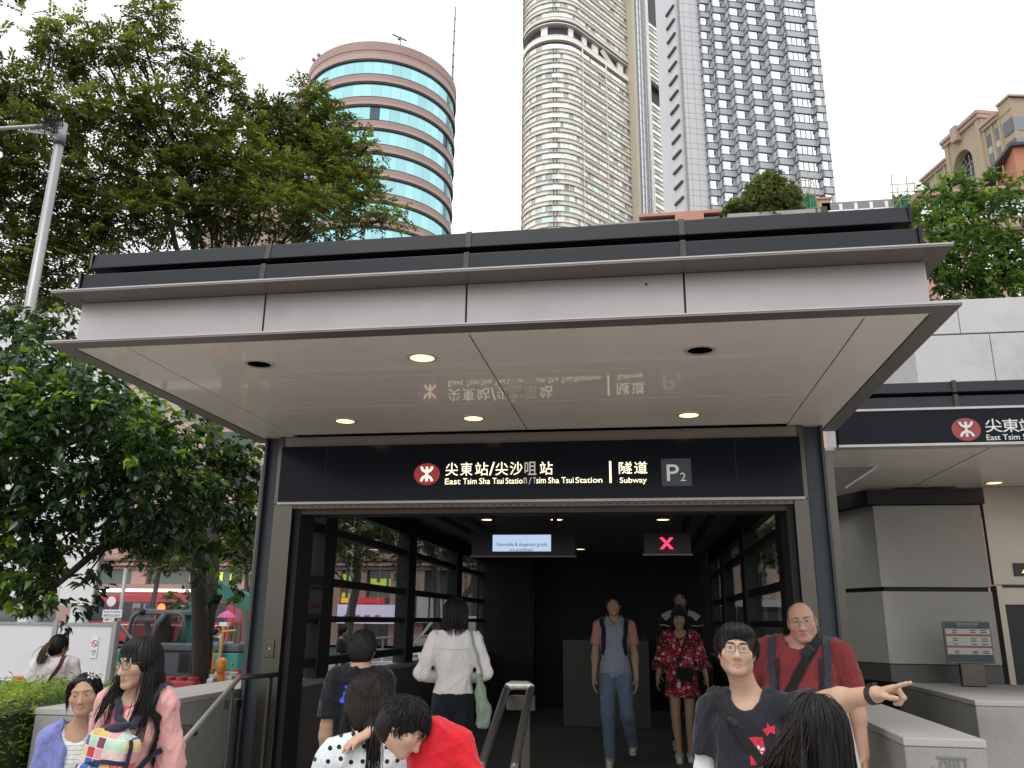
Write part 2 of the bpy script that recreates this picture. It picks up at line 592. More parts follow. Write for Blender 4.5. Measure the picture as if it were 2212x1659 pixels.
# glass sides
for X, s in ((-3.24, -1), (1.335, 1)):
    xa, xb = sorted((X, X+s*.14))
    for y0, y1 in ((8.15, 8.72), (11.35, 11.98), (14.5, 15.15), (17.2, 17.6)):
        part('glazing_post', MB().box(xa-.02, xb+.02, y0+.12, y1-.12, FZ, 1.36), m_dark, ent, bev=.01)
    for z0, z1 in ((-.47, -.385), (-.045, .02), (.325, .405), (.85, .935), (1.15, 1.36)):
        part('transom', MB().box(xa+.02, xb-.02, 7.45, 17.4, z0, z1), m_dark, ent, bev=.006)
    ys = [7.45, 8.28, 11.5, 14.65, 17.3]
    zs = [(-.385, -.045), (.02, .325), (.405, .85), (.935, 1.15)]
    for i in range(4):
        for z0, z1 in zs:
            segs = [(ys[i], ys[i+1])] if i == 0 else [(ys[i]+.0+k*(ys[i+1]-ys[i])/3, ys[i]+(k+1)*(ys[i+1]-ys[i])/3) for k in range(3)]
            for a, b in segs:
                part('pane', MB().box(X+s*.065, X+s*.075, a+.006, b-.006, z0, z1), m_glass, ent)
    part('parapet', MB().box(xa-.05, xb+.05, 7.5, 17.4, FZ-.25, -.62), m_gran_in, ent)
    part('sill', MB().box(xa-.09, xb+.09, 7.45, 17.4, -.618, -.575), m_gran, ent)
# ceiling
part('ceiling', MB().box(-3.3, 1.4, 7.3, 17.7, 1.362, 1.42), m_ceil, ent)
for x in (-2.72, -2.40, .62, .92):
    part('ceiling_rail', MB().box(x-.045, x+.045, 7.5, 17.0, 1.315, 1.361), m_black, ent)
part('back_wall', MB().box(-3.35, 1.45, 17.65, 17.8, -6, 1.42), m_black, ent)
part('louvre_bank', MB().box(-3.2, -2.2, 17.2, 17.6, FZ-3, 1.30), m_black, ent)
for k in range(34):
    part('louvre', MB().box(-2.9, -2.28, 17.16, 17.19, -.5+k*.042, -.485+k*.042), M('louvre', (.03, .03, .034), .5), ent)
# floor, steps, stair well
for z, y0 in ((GZ+.115, 6.55), (FZ, 6.9)):
    part('entrance_step', MB().box(-3.14, 1.30, y0, 12.85, z-.115, z), m_tile_floor, ent, bev=.008)
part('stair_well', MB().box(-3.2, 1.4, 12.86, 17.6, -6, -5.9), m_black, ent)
part('stair_flank', MB().box(-3.3, -3.2, 12.86, 17.6, -6, FZ-.25), m_gran_dark, ent)
part('stair_flank', MB().box(1.4, 1.5, 12.86, 17.6, -6, FZ-.25), m_gran_dark, ent)
part('escalator_parapet', MB().box(-1.19, .05, 12.7, 12.95, FZ, -.27), m_gran_in, ent, bev=.008)
part('escalator_parapet', MB().box(-1.16, .02, 12.96, 17.3, -4.2, -.30), m_gran_dark, ent)
# recessed lights and fittings of the soffit
m_ringw = M('lamp_rim', (.60, .56, .50), .4, metal=.3, var=.05)
m_hole = M('dark_reflector', (.055, .05, .048), .35, metal=.4)
def downlight(x, y, z, lit, label, r=.077, group='recessed lights in the canopy soffit', lampmat=None):
    t = thing('downlight', label, 'ceiling light', (x, y, z), 0, group)
    part('rim', MB().ring((x, y, z-.007), r, r*1.28, .012), m_ringw, t)
    if lit:
        part('lens', MB().disc((x, y, z-.002), r*1.0, 28), lampmat or m_lamp, t)
    else:
        part('reflector', MB().tube([(x, y, z+.0), (x, y, z+.0005)], [r, r], 24), m_hole, t)
    return t
for px, py, lit, lab in ((560, 786, 0, 'unlit round recess at the front left of the canopy soffit'),
                         (912, 772, 1, 'glowing amber downlight at the front middle of the canopy soffit'),
                         (1512, 756, 0, 'unlit brown round recess at the front right of the canopy soffit'),
                         (746, 909, 1, 'glowing amber downlight at the back left of the soffit above the sign'),
                         (1023, 903, 1, 'glowing amber downlight above the red roundel of the sign'),
                         (1488, 896, 1, 'glowing amber downlight at the back right above the exit number')):
    d = cF+cR*(px-CXP)/FPX-cU*(py-CYP)/FPX
    p = d*((SZ+.006)/d[2])
    downlight(p[0], p[1], SZ+.006, lit, lab)
for px, py, z, lab in ((1053, 1122, 1.362, 'small glowing ceiling light inside the entrance left of the message screen'),
                  (1202, 1122, 1.362, 'small glowing ceiling light inside the entrance above the message screen'),
                  (1432, 1122, 1.362, 'small glowing ceiling light inside the entrance above the red cross'),
                  (1254, 1186, 1.362, 'small glowing ceiling light deep inside, right of the message screen')):
    d = cF+cR*(px-CXP)/FPX-cU*(py-CYP)/FPX
    p = d*(z/d[2])
    downlight(p[0], p[1], z, 1, lab, r=.085, group='ceiling lights inside the entrance', lampmat=m_lamp_dim)
dpt = at(1110, 848, 5.75)
dt = thing('smoke_detector', 'round cream smoke detector hanging under the middle of the soffit', 'smoke detector', (dpt[0], 5.75, SZ))
part('base', MB().cyl((dpt[0], 5.75), .062, SZ-.022, SZ+.006, 24), m_ringw, dt, smooth=False)
part('head', MB().cyl((dpt[0], 5.75), .035, SZ-.062, SZ-.0225, 20, r1=.05), M('cream_plastic', (.55, .48, .36), .4), dt)
part('chamber', MB().cyl((dpt[0], 5.75), .026, SZ-.085, SZ-.0625, 16), m_ringw, dt)
ac = MB().ring((-.431, 6.55, SZ+.003), .088, .096, .004)
single('access_plate', ac, m_ringw, 'flat round blanking plate in the soffit right of the smoke detector', 'cover plate')
single('bird_mark', MB().ball((at(1396, 614, 4.522)[0], 4.522, at(1396, 614, 4.522)[2]), (.009, .004, .006)), m_black, 'small black speck stuck on the pale fascia panel', 'speck')

# ================================================================ the sign
m_signbg = M('sign_navy', (.006, .008, .014), .16, var=.03, spec=.14)
m_white = emit('lit_lettering', (1.0, .90, .62), .95, (.7, .66, .5))
m_white_dim = emit('failing_lettering', (.9, .85, .75), .26, (.35, .34, .32))
m_grey_l = emit('grey_lettering', (.8, .82, .8), .22, (.4, .4, .4))
m_maroon = emit('maroon_roundel', (.42, .035, .04), .32, (.22, .02, .025))
m_plate = M('slate_plate', (.055, .075, .095), .3, var=.05)
def ellipse_mb(cx, cz, rx, rz, y, n=48):
    return MB().extrude([(cx+rx*math.cos(2*math.pi*i/n), y, cz+rz*math.sin(2*math.pi*i/n)) for i in range(n)], (0, .004, 0))
def band(pts, w, y, th=.003):
    """flat stroke in the XZ plane"""
    mb = MB()
    pts = [np.array(p, float) for p in pts]
    L_, R_ = [], []
    for i, p in enumerate(pts):
        d = pts[min(i+1, len(pts)-1)]-pts[max(i-1, 0)]
        d /= np.linalg.norm(d)
        nrm = np.array([-d[1], d[0]])
        L_.append(p+nrm*w/2); R_.append(p-nrm*w/2)
    for i in range(len(pts)-1):
        mb.extrude([(L_[i][0], y, L_[i][1]), (R_[i][0], y, R_[i][1]), (R_[i+1][0], y, R_[i+1][1]), (L_[i+1][0], y, L_[i+1][1])], (0, th, 0))
    return mb
def roundel(cx, cz, rx, rz, y, root, bg, fg):
    o = part('roundel', ellipse_mb(cx, cz, rx, rz, y), bg, root)
    y2 = y-.0045
    k = rz/1.0
    part('emblem', MB().box(cx-.11*k, cx+.11*k, y2, y2+.003, cz-.66*k, cz+.66*k), fg, o)
    up = [(cx+math.cos(t)*.50*k, cz+.72*k-math.sin(t)*.52*k) for t in np.linspace(.12, math.pi-.12, 15)]
    dn = [(cx+math.cos(t)*.50*k, cz-.72*k+math.sin(t)*.52*k) for t in np.linspace(.12, math.pi-.12, 15)]
    part('emblem', band(up, .21*k, y2-.0035), fg, o)
    part('emblem', band(dn, .21*k, y2-.0035), fg, o)
YS = 7.045
sign = thing('station_sign', 'long navy station sign with maroon roundel and glowing bilingual lettering above the doorway', 'sign', (-.95, YS, 1.0))
part('panel', MB().box(-3.225, 1.325, YS, 7.095, 1.001, 1.50), m_signbg, sign)
part('panel_seam', MB().box(-2.795, -2.790, YS-.001, YS, 1.002, 1.499), m_black, sign)
part('panel_seam', MB().box(.795, .80, YS-.001, YS, 1.002, 1.499), m_black, sign)
yl = YS-.004
sa = lambda x, y: at(x, y, yl)
def fit(s, x0, y0, x1, y1, mat, off=0.0, name='lettering', root=None, **k):
    a, b = sa(x0, y1), sa(x1, y0-(.012*(x1-x0) if x1-x0 > 150 else 0))
    return lettering(name, s, a[0], yl, a[2], b[0]-a[0], b[2]-a[2], mat, root or sign, offset=off, **k)
lc = sa(922, 1024)
roundel(lc[0], lc[2], sa(950, 1024)[0]-lc[0], sa(922, 1001)[2]-lc[2]+.002, yl, sign, m_maroon, m_white)
EO = .008
for ch, x0, x1 in (('尖', 962, 990), ('東', 994, 1021), ('站', 1026, 1055), ('/', 1056, 1069), ('尖', 1070, 1098), ('沙', 1101, 1129), ('咀', 1133, 1159), ('站', 1166, 1194)):
    yy = (x0-962)*.011
    fit(ch, x0, 999-yy, x1, 1028-yy, m_white_dim if ch == '咀' else m_white, EO)
for s_, x0, x1, mt in (('East', 961, 995, m_white), ('Tsim', 1000, 1030, m_white), ('Sha', 1035, 1059, m_white), ('Tsui', 1064, 1088, m_white), ('Statio', 1092, 1129, m_white), ('n', 1131, 1138, m_white_dim),
                   ('/', 1142, 1148, m_grey_l), ('T', 1151, 1158, m_white_dim), ('sim', 1158.5, 1179, m_white), ('Sha', 1184, 1208, m_white), ('Tsui', 1213, 1239, m_white), ('Station', 1243, 1301, m_white)):
    yy = (x0-961)*.011
    fit(s_, x0, 1033.2-yy, x1, 1046.5-yy if s_ != '/' else 1048-yy, mt, EO)
a = sa(1319, 1043); b = sa(1319, 996)
part('divider', MB().box(a[0]-.009, a[0]+.009, yl, yl+.003, a[2], b[2]), m_white, sign)
fit('隧', 1337, 997, 1365, 1024, m_white, EO)
fit('道', 1370, 996.5, 1398, 1023.5, m_white, EO)
fit('Subway', 1339, 1030.5, 1397, 1047, m_white, EO)
a = sa(1430, 1050); b = sa(1492, 990)
part('exit_plate', MB().box(a[0], b[0], YS-.003, YS, a[2], b[2]), m_plate, sign)
fit('P', 1441, 1003, 1466, 1039, m_grey_l, .006)
fit('2', 1470, 1021, 1481, 1039, m_grey_l, .0)

# hanging screen and lane signal inside
m_case = M('black_case', (.014, .014, .016), .35, var=.1)
def scr(name, label, cat, x0, y0, x1, y1, Y, dep=.22):
    a, b = at(x0, y1, Y), at(x1, y0, Y)
    t = thing(name, label, cat, ((a[0]+b[0])/2, Y, b[2]))
    part('case', MB().box(a[0], b[0], Y, Y+dep, a[2], b[2]), m_case, t, bev=.008)
    part('case_trim', MB().box(a[0]-.01, b[0]+.01, Y-.012, Y+.05, a[2]-.018, a[2]-.001), m_lip, t)
    for f in (.2, .8):
        x = a[0]+(b[0]-a[0])*f
        part('hanger', MB().box(x-.025, x+.025, Y+.09, Y+.14, b[2], 1.36), m_dark, t)
    return t
Ysc = 9.5
t = scr('message_screen', 'black hanging box with a pale lit screen about prohibited goods', 'screen', 1018, 1147, 1242, 1200, Ysc)
a, b = at(1064, 1191, Ysc-.004), at(1190, 1155, Ysc-.004)
part('display', MB().box(a[0], b[0], Ysc-.004, Ysc, a[2], b[2]), emit('lit_screen', (.56, .70, .92), .62), t)
m_scrtxt = M('screen_text', (.02, .05, .07), .5)
for s_, x0, y0, x1, y1 in (('Flammable & dangerous goods', 1073, 1172, 1181, 1182), ('are prohibited', 1101, 1184.5, 1151, 1192.4)):
    a, b = at(x0, y1, Ysc-.008), at(x1, y0, Ysc-.008)
    lettering('lettering', s_, a[0], Ysc-.008, a[2], b[0]-a[0], b[2]-a[2], m_scrtxt, t, offset=.0)
t = scr('lane_signal', 'black hanging box with a red lit cross', 'signal', 1391, 1150, 1492, 1196, 8.9)
m_led = emit('red_led', (1.0, .03, .08), 2.2)
c = at(1440, 1173.5, 8.89)
led = MB()
for k in range(-6, 7):
    for s in (-1, 1):
        for w in (-1, 0, 1):
            led.box(c[0]+k*.0082+w*.012-.0045, c[0]+k*.0082+w*.012+.0045, 8.888, 8.894, c[2]+s*k*.0090-.0045, c[2]+s*k*.0090+.0045)
o = part('cross', led, m_led, t, kind='stuff')

# notices behind the first pane on the left
m_paper = M('notice_paper', (.10, .10, .098), .6, var=.1)
t = thing('notice_board', 'dark framed board with two notices behind the first left pane', 'notice board', (-3.1, 7.8, -.05))
part('board', MB().box(-3.225, -3.20, 7.5, 8.25, -.02, .40), M('board_dark', (.022, .023, .023), .5), t)
for y0, y1, z0, z1 in ((7.55, 7.83, .04, .31), (7.88, 8.2, .04, .31)):
    n_ = part('notice', MB().box(-3.198, -3.192, y0, y1, z0, z1), m_paper, t)
    part('heading', MB().box(-3.191, -3.188, y0+.02, y1-.02, z1-.045, z1-.012), M('notice_head', (.03, .02, .02), .5), n_)
    part('red_band', MB().box(-3.191, -3.188, y0+.02, y1-.02, z0+.05, z0+.085), M('notice_red', (.16, .03, .03), .5), n_)

# ---------------------------------------------------------------- low granite walls and rails
def low_wall(name, label, x0, x1, y0, y1, zt=-.6, z0=GZ, cap=.045, front=True):
    t = thing(name, label, 'low wall', ((x0+x1)/2, (y0+y1)/2, z0))
    part('wall_body', MB().box(x0, x1, y0, y1, z0, zt-cap), m_gran, t, bev=.008)
    part('coping', MB().box(x0-.004, x1+.004, y0-.004, y1, zt-cap+.001, zt), m_gran_top, t, bev=.006)
    return t
low_wall('granite_wall', 'low grey granite wall with pale top between hedge and steps', -4.06, -3.52, 5.40, 8.6)
lw = low_wall('granite_wall', 'low pale granite wall with scrawled front end beside the right column', 1.395, 1.815, 5.21, 8.8)
m_scrawl = M('scrawl', (.17, .165, .16), .8, var=.2)
sc = []
for s_ in ([(0, .02), (.02, .09), (.05, .10), (.052, .05), (.01, .04), (.015, 0)], [(.07, 0), (.072, .1)], [(.095, .1), (.096, .0)], [(.12, .1), (.118, .02), (.14, .0), (.16, .02), (.158, .1)],
           [(.0, .115), (.17, .112)], [(.05, -.01), (.04, -.12)], [(.08, -.01), (.078, -.13)], [(.11, -.015), (.11, -.12)], [(.14, -.01), (.142, -.1)], [(.03, -.02), (.16, -.03)], [(-.03, .06), (-.02, .03)], [(-.04, -.02), (-.03, -.06)]):
    sc.append(s_)
mk = MB()
for s_ in sc:
    q = band([(1.555+x_*.9, -.80+z_*.9) for x_, z_ in s_], .011, 5.2085-.004, .0015)
    mk.add(q.v, q.f)
part('scrawl', mk, m_scrawl, lw, kind='stuff')
low_wall('granite_wall', 'low grey granite wall in front of the second entrance at the right', 2.70, 5.5, 7.86, 10.2, zt=-.6)
low_wall('planter_kerb', 'concrete kerb under the white hoarding behind the hedge', -14, -6.2, 14.7, 15.3, zt=-1.30, cap=.03)
m_steel = M('polished_steel', (.70, .68, .64), .32, metal=.6, var=.05)
m_tube = M('dark_handrail', (.10, .098, .095), .32, metal=.6, var=.1)
t = thing('handrail', 'slanting steel handrail on the left wall down the steps', 'handrail', (-3.1, 6.3, GZ))
pa, pb, pc = np.array([-3.08, 7.05, -.465]), np.array([-3.08, 6.33, -.445]), np.array([-3.08, 5.55, -.835])
pd = pb+(pc-pb)*1.55
part('rail', MB().tube([pa, pb], .021, 10), m_tube, t, smooth=True)
part('rail', MB().tube([pb+[0, 0, 0], pc, pd], .020, 10), m_steel, t, smooth=True)
for q in (pb+(pc-pb)*.12, pb+(pc-pb)*1.1):
    part('post', MB().tube([q, (q[0], q[1], GZ)], .014, 8), m_tube, t)
part('post', MB().box(-3.09, -3.07, 6.86, 6.92, FZ, -.47), m_tube, t)
for y, z in ((6.62, -.68), (5.95, -.80)):
    b_ = part('bracket', MB().box(-3.30, -3.20, y-.05, y+.05, z-.02, z+.05), m_stain, t)
t = thing('handrail', 'slanting steel handrail on the right wall by the long haired woman', 'handrail', (1.2, 5.2, GZ))
part('rail', MB().tube([(1.19, 6.3, -.44), (1.17, 5.55, -.50), (1.02, 4.6, -.77), (.93, 4.0, -.97)], .018, 10), m_steel, t, smooth=True)
part('post', MB().tube([(1.17, 5.55, -.50), (1.17, 5.55, GZ)], .014, 8), m_tube, t)
part('post', MB().tube([(.96, 4.2, -.91), (.96, 4.2, GZ)], .014, 8), m_tube, t)
t = thing('handrail', 'double tube handrail on a flat steel post in the middle of the steps', 'handrail', (-.86, 6.0, GZ))
ya, yb = 6.05, 5.15
for x0, x1 in ((-.955, -.955), (-.79, -.765)):
    part('rail', MB().tube([(x0, ya, -.46), (x0, ya-.06, -.47), (x1, yb, -.80), (x1, yb-.05, -.83)], .027, 10), m_tube, t, smooth=True)
    part('rail_foot', MB().tube([(x1, yb-.05, -.83), (x1, yb-.07, -1.0)], .030, 10), m_steel, t)
part('rail', MB().tube([(-.955, ya, -.452), (-.93, ya+.03, -.438), (-.82, ya+.03, -.438), (-.79, ya, -.452)], .03, 10), m_steel, t, smooth=True)
part('post', MB().box(-.86, -.80, ya+.02, ya+.05, FZ, -.50), m_stain, t)
part('head_plate', MB().box(-.965, -.765, ya+.012, ya+.055, -.60, -.50), m_stain, t, bev=.004)
part('cross_plate', MB().box(-.99, -.73, yb-.09, yb-.02, -.87, -.84), m_steel, t, bev=.004)

# ================================================================ second entrance at the right
e2 = thing('lift_entrance', 'second lower station entrance with concrete parapet, navy fascia and granite lift block', 'building', (4, 9.5, GZ))
Y2 = 7.6
for z0, z1 in ((1.985, 2.085), (1.845, 1.955)):
    for i, (a, b) in enumerate(((1.80, 2.78), (2.78, 4.6), (4.6, 6.5))):
        part('roof_rail', MB().extrude([(a+.004, Y2-.02, z0), (a+.004, Y2, z1), (a+.004, Y2+.14, z1), (a+.004, Y2+.14, z0)], (b-a-.008, 0, 0)), m_bar, e2, bev=.005)
        part('rail_sleeve', MB().box(b-.017, b+.017, Y2-.03, Y2+.15, z0-.003, z1+.005), m_bar2, e2)
part('rail_backing', MB().box(1.84, 6.4, Y2+.15, Y2+.3, 1.55, 2.05), m_black, e2)
part('fascia_trim', MB().box(1.76, 6.5, Y2-.045, Y2+.1, 1.822, 1.842), m_lipedge, e2)
part('fascia_trim', MB().box(1.75, 6.5, Y2-.045, Y2+.1, 1.500, 1.522), m_lipedge, e2)
part('fascia', MB().box(1.76, 6.5, Y2-.03, Y2+.08, 1.523, 1.821), m_signbg, e2)
for i, (a, b) in enumerate(((1.66, 3.05), (3.06, 4.8))):
    for (y0, y1) in ((Y2+.11, 8.6), (8.61, 9.3), (9.31, 10.05)):
        if i == 0 and y0 > 8.6: a = 2.35
        part('soffit_panel', MB().box(a+.004, b-.004, y0, y1, 1.505, 1.53), m_soff, e2)
part('soffit_backing', MB().box(2.36, 6.5, Y2+.1, 10.1, 1.532, 1.54), m_black, e2)
s2 = thing('station_sign', 'cropped navy station sign with red roundel at the right edge', 'sign', (3.0, Y2, 1.5))
y_keep, yl = yl, Y2-.036
part('panel', MB().box(1.765, 4.4, Y2-.034, Y2-.031, 1.53, 1.815), m_signbg, s2)
lc = at(2087, 927.5, yl)
m_red2 = M('red_roundel', (.30, .045, .05), .4, var=.05)
m_wht2 = M('white_lettering', (.66, .66, .64), .4, var=.03)
roundel(lc[0], lc[2], at(2118.5, 927, yl)[0]-lc[0], at(2087, 903, yl)[2]-lc[2], yl-.001, s2, m_red2, m_wht2)
x_ = 2130
for ch in '尖東站':
    fit(ch, x_, 904, x_+32, 934, m_wht2, EO, root=s2)
    x_ += 37
fit('East Tsim Sha Tsui Station', 2132, 937, 2132+200, 951, m_wht2, EO, root=s2)
yl = y_keep
dl = at(2150, 1049, 9.9)
downlight(at(2150, 1049, 9.7)[0], 9.72, 1.505, 1, 'glowing amber downlight in the soffit of the second entrance', group=None)
# lift block
m_conc = M('pale_concrete_panel', (.58, .57, .56), .7, var=.06, vs=1.5, bump=.1, bs=120, dirt=.45, dirt_scale=1.1)
m_block = M('honed_granite', (.37, .355, .33), .6, var=.06, vs=40, bump=.04, bs=150, dirt=.2, dirt_scale=1.2)
YB = 10.0
for z0, z1 in ((.40, 1.30), (-.41, .352), (-.60, -.418)):
    for x0, x1 in ((2.62, 3.76),):
        part('granite_panel' if z0 > -.5 else 'plinth_band', MB().box(x0, x1, YB, YB+.12, z0, z1), m_block if z0 > -.5 else m_gran_dark, e2, bev=.004)
    # canted left flank
    part('granite_panel' if z0 > -.5 else 'plinth_band', MB().extrude([(2.616, YB+.003, z0), (2.05, YB+1.25, z0), (2.16, YB+1.3, z0), (2.7, YB+.13, z0)], (0, 0, z1-z0)), m_block if z0 > -.5 else m_gran_dark, e2)
part('block_core', MB().extrude([(2.66, YB+.06, GZ), (3.75, YB+.06, GZ), (3.75, YB+2.4, GZ), (2.12, YB+2.4, GZ), (2.12, YB+1.29, GZ)], (0, 0, 3.1)), m_black, e2)
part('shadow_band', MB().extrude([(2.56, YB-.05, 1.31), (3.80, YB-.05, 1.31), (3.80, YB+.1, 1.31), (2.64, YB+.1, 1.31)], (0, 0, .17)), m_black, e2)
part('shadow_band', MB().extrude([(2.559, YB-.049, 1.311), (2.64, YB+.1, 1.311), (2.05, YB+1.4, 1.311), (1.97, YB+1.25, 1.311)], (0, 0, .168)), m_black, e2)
part('lift_surround', MB().box(3.80, 6.2, YB+.02, YB+.1, .43, 1.5), M('dull_steel', (.36, .32, .26), .34, metal=.8, var=.15, vs=1.3), e2)
part('lift_jamb', MB().box(3.80, 3.86, YB-.03, YB+.15, -1.6, .42), MATS['dull_steel'], e2)
part('lift_head', MB().box(3.862, 6.2, YB-.04, YB+.12, .40, .428), m_dark, e2)
part('lift_door', MB().box(3.862, 6.2, YB+.05, YB+.09, -1.6, .22), m_dark, e2)
part('lift_head', MB().box(3.862, 6.2, YB+.0, YB+.06, .222, .398), MATS['dull_steel'], e2)
ind = part('lift_indicator', MB().box(4.02, 4.5, YB-.002, YB+.018, .52, .66), m_case, e2)
part('arrow', MB().extrude([(4.09, YB-.004, .555), (4.19, YB-.004, .555), (4.14, YB-.004, .62)], (0, .0015, 0)), m_lamp, ind)
# concrete parapet slabs above
px_ = [2.95, at(2075, 715, 9)[0], at(2075, 715, 9)[0]+2.0, 6.6, 8.2]
for z0, z1 in ((3.0, 3.385), (2.44, 2.985)):
    k = .0 if z0 > 2.9 else .28
    xs_ = [px_[0]]+[v+k for v in px_[1:-1]]+[px_[-1]]
    for a, b in zip(xs_[:-1], xs_[1:]):
        part('parapet_slab', MB().box(a+.004, b-.004, 9.0, 9.14, z0, z1), m_conc, e2, bev=.004)
part('parapet_core', MB().box(2.99, 8.15, 9.1, 13.5, 1.55, 3.30), m_dark, e2)
part('parapet_side', MB().box(2.955, 2.985, 9.145, 13.5, 2.45, 3.38), m_conc, e2)
# timetable notice on a post
nt = thing('notice_stand', 'framed timetable notice with red bands on a steel post before the granite block', 'notice', (3.25, 9.45, -.6))
yn = 9.45
a, b = at(2048, 1433, yn), at(2137, 1343, yn)
part('frame', MB().box(a[0]-.005, b[0]+.005, yn, yn+.03, a[2], b[2]), m_stain, nt, bev=.004)
w, h = b[0]-a[0], b[2]-a[2]
m_pap2 = M('timetable_paper', (.44, .42, .40), .55, var=.05)
m_pdk = M('timetable_dark', (.03, .045, .05), .4)
m_prd = M('timetable_red', (.33, .05, .045), .5)
rows = [(0, .15, m_pdk), (.155, .29, m_pap2), (.29, .34, m_prd), (.345, .50, m_pap2), (.505, .58, m_pap2), (.59, .63, m_prd), (.635, .80, m_pap2), (.80, .985, m_pdk)]
for v0, v1, mt in rows:
    r_ = part('timetable_row', MB().box(a[0]+.012, b[0]-.012, yn-.004, yn-.0005, b[2]-.012-(h-.024)*v1, b[2]-.012-(h-.024)*v0), mt, nt)
lettering('lettering', '服務時間', a[0]+w*.28, yn-.0055, b[2]-h*.09, w*.46, h*.055, M('notice_white', (.35, .36, .36), .5), nt, offset=.004)
lettering('lettering', 'Service hours', a[0]+w*.30, yn-.0055, b[2]-h*.13, w*.40, h*.025, M('notice_white', (.35, .36, .36), .5), nt)
m_ptx = M('notice_ink', (.05, .05, .05), .6)
for v in (.20, .25, .40, .45, .53, .70, .74):
    for u, wd in ((.17, .10), (.55, .12), (.77, .14)):
        part('print_line', MB().box(a[0]+w*u, a[0]+w*(u+wd), yn-.0055, yn-.0045, b[2]-h*(v+.022), b[2]-h*v), m_ptx, nt)
part('post', MB().box(a[0]+w*.28, a[0]+w*.80, yn+.032, yn+.10, -.6, a[2]+.05), m_stain, nt, bev=.01)
# ================================================================ far buildings
m_rose = M('rose_granite', (.385, .265, .235), .6, var=.05, vs=.4, dirt=.12, dirt_scale=.25)
m_rose2 = M('rose_granite_light', (.46, .32, .28), .6, var=.05, vs=.4)
m_aqua = facade_glass('aqua_glass', (.38, .70, .72), refl=.72, rough=.06, var=.13)
m_aquadark = facade_glass('open_window', (.06, .09, .10), refl=.3, rough=.1, var=.4)
m_mull = M('black_mullion', (.02, .022, .024), .5)

def arc_poly(cx, cy, r0, r1, a0, a1, n=8):
    o = [(cx+r1*math.cos(t), cy+r1*math.sin(t)) for t in np.linspace(a0, a1, n)]
    i = [(cx+r0*math.cos(t), cy+r0*math.sin(t)) for t in np.linspace(a1, a0, n)]
    return o+i

# --- round rose granite tower
rc = (-29.5, 84.0)
RT = 8.9
rt = thing('round_tower', 'round rose granite office tower with turquoise window bands', 'office tower', (*rc, GZ))
ztop = 62.05
def full_ring(r0, r1, z0, z1, n=72):
    mb = MB()
    mb.ring((rc[0], rc[1], z0), r0, r1, z1-z0, n)
    return mb
core = MB().cyl(rc, RT-.45, GZ, ztop-.6, 48)
part('core', core, m_mull, rt)
for k, (a, b, pr) in enumerate(((60.95, 62.05, .05), (60.45, 60.94, .0), (59.80, 60.44, .06))):
    part('parapet_band', full_ring(RT-.4, RT+pr, a, b), m_rose2 if k == 2 else m_rose, rt)
pitch = 2.90
ang = np.linspace(-math.pi*1.02, .45, 31)
for k in range(21):
    zt = 59.75-k*pitch
    zb = zt-1.84
    if zb < GZ+2: break
    part('window_head', full_ring(RT-.3, RT+.03, zt-.16, zt, 72), m_mull, rt)
    part('spandrel', full_ring(RT-.4, RT, zb-.68, zb-.06), m_rose, rt)
    part('spandrel_lip', full_ring(RT-.4, RT+.07, zb-1.0, zb-.685), m_rose2, rt)
    part('window_sill', full_ring(RT-.3, RT+.02, zb-.06, zb, 72), m_mull, rt)
    if k < 8:
        for i in range(30):
            a0, a1 = ang[i]+.0008, ang[i+1]-.0008
            dark = (i in (29, 28)) or (k, i) in ((0, 4), (2, 15), (2, 24), (4, 9))
            part('pane', MB().extrude([(x, y, zb) for x, y in arc_poly(*rc, RT-.2, RT-.15, a0, a1, 3)], (0, 0, zt-.16-zb)), m_aquadark if dark else m_aqua, rt)
    else:
        part('window_band', full_ring(RT-.2, RT-.15, zb, zt-.16), m_aqua, rt)
an = thing('antenna', 'grey crossed antenna standing on the round tower roof', 'antenna', (-26.4, 80.6, 62))
m_ant = M('antenna_grey', (.22, .22, .22), .6)
a = at(866, 118, 78.5); b = at(865, 78, 78.5)
part('mast', MB().tube([(a[0], 78.5, a[2]-1.5), (b[0], 78.5, b[2])], .06, 6), m_ant, an)
c, d = at(848, 74, 78.5), at(878, 88, 78.5)
part('arm', MB().tube([c, d], .10, 6), m_ant, an)
part('dish', MB().ball(at(862, 84, 78.4), .18), m_ant, an)
for i, (x, y) in enumerate(((678, 125), (689, 115))):
    p = at(x, y, 82)
    single('roof_lamp', MB().box(p[0]-.25, p[0]+.12, 82, 82.3, p[2]-.3, p[2]).tube([(p[0], 82.2, p[2]-.3), (p[0]+.3, 82.4, p[2]-1.2)], .06, 6), m_ant,
           ('small lamp leaning over the left rim of the round tower, the lower one', 'small lamp leaning over the left rim of the round tower, the upper one')[i], 'lamp', 'lamps on the round tower rim')
# segmented mast beside the round tower
ms = thing('roof_mast', 'tall thin segmented grey mast at the right edge of the round tower', 'mast', (-19.5, 84, 40))
ps = [at(975+9*t, 215-200*t, 84) for t in np.linspace(-1.2, 1, 18)]
for i in range(17):
    r = .22-.0085*i
    part('mast_tube', MB().tube([ps[i], ps[i+1]], r, 8), M('mast_grey', (.24, .24, .245), .5, metal=.3), ms)
    part('mast_ring', MB().tube([ps[i]+[0, 0, -.09], ps[i]+[0, 0, .09]], r*1.5, 8), m_ant, ms)
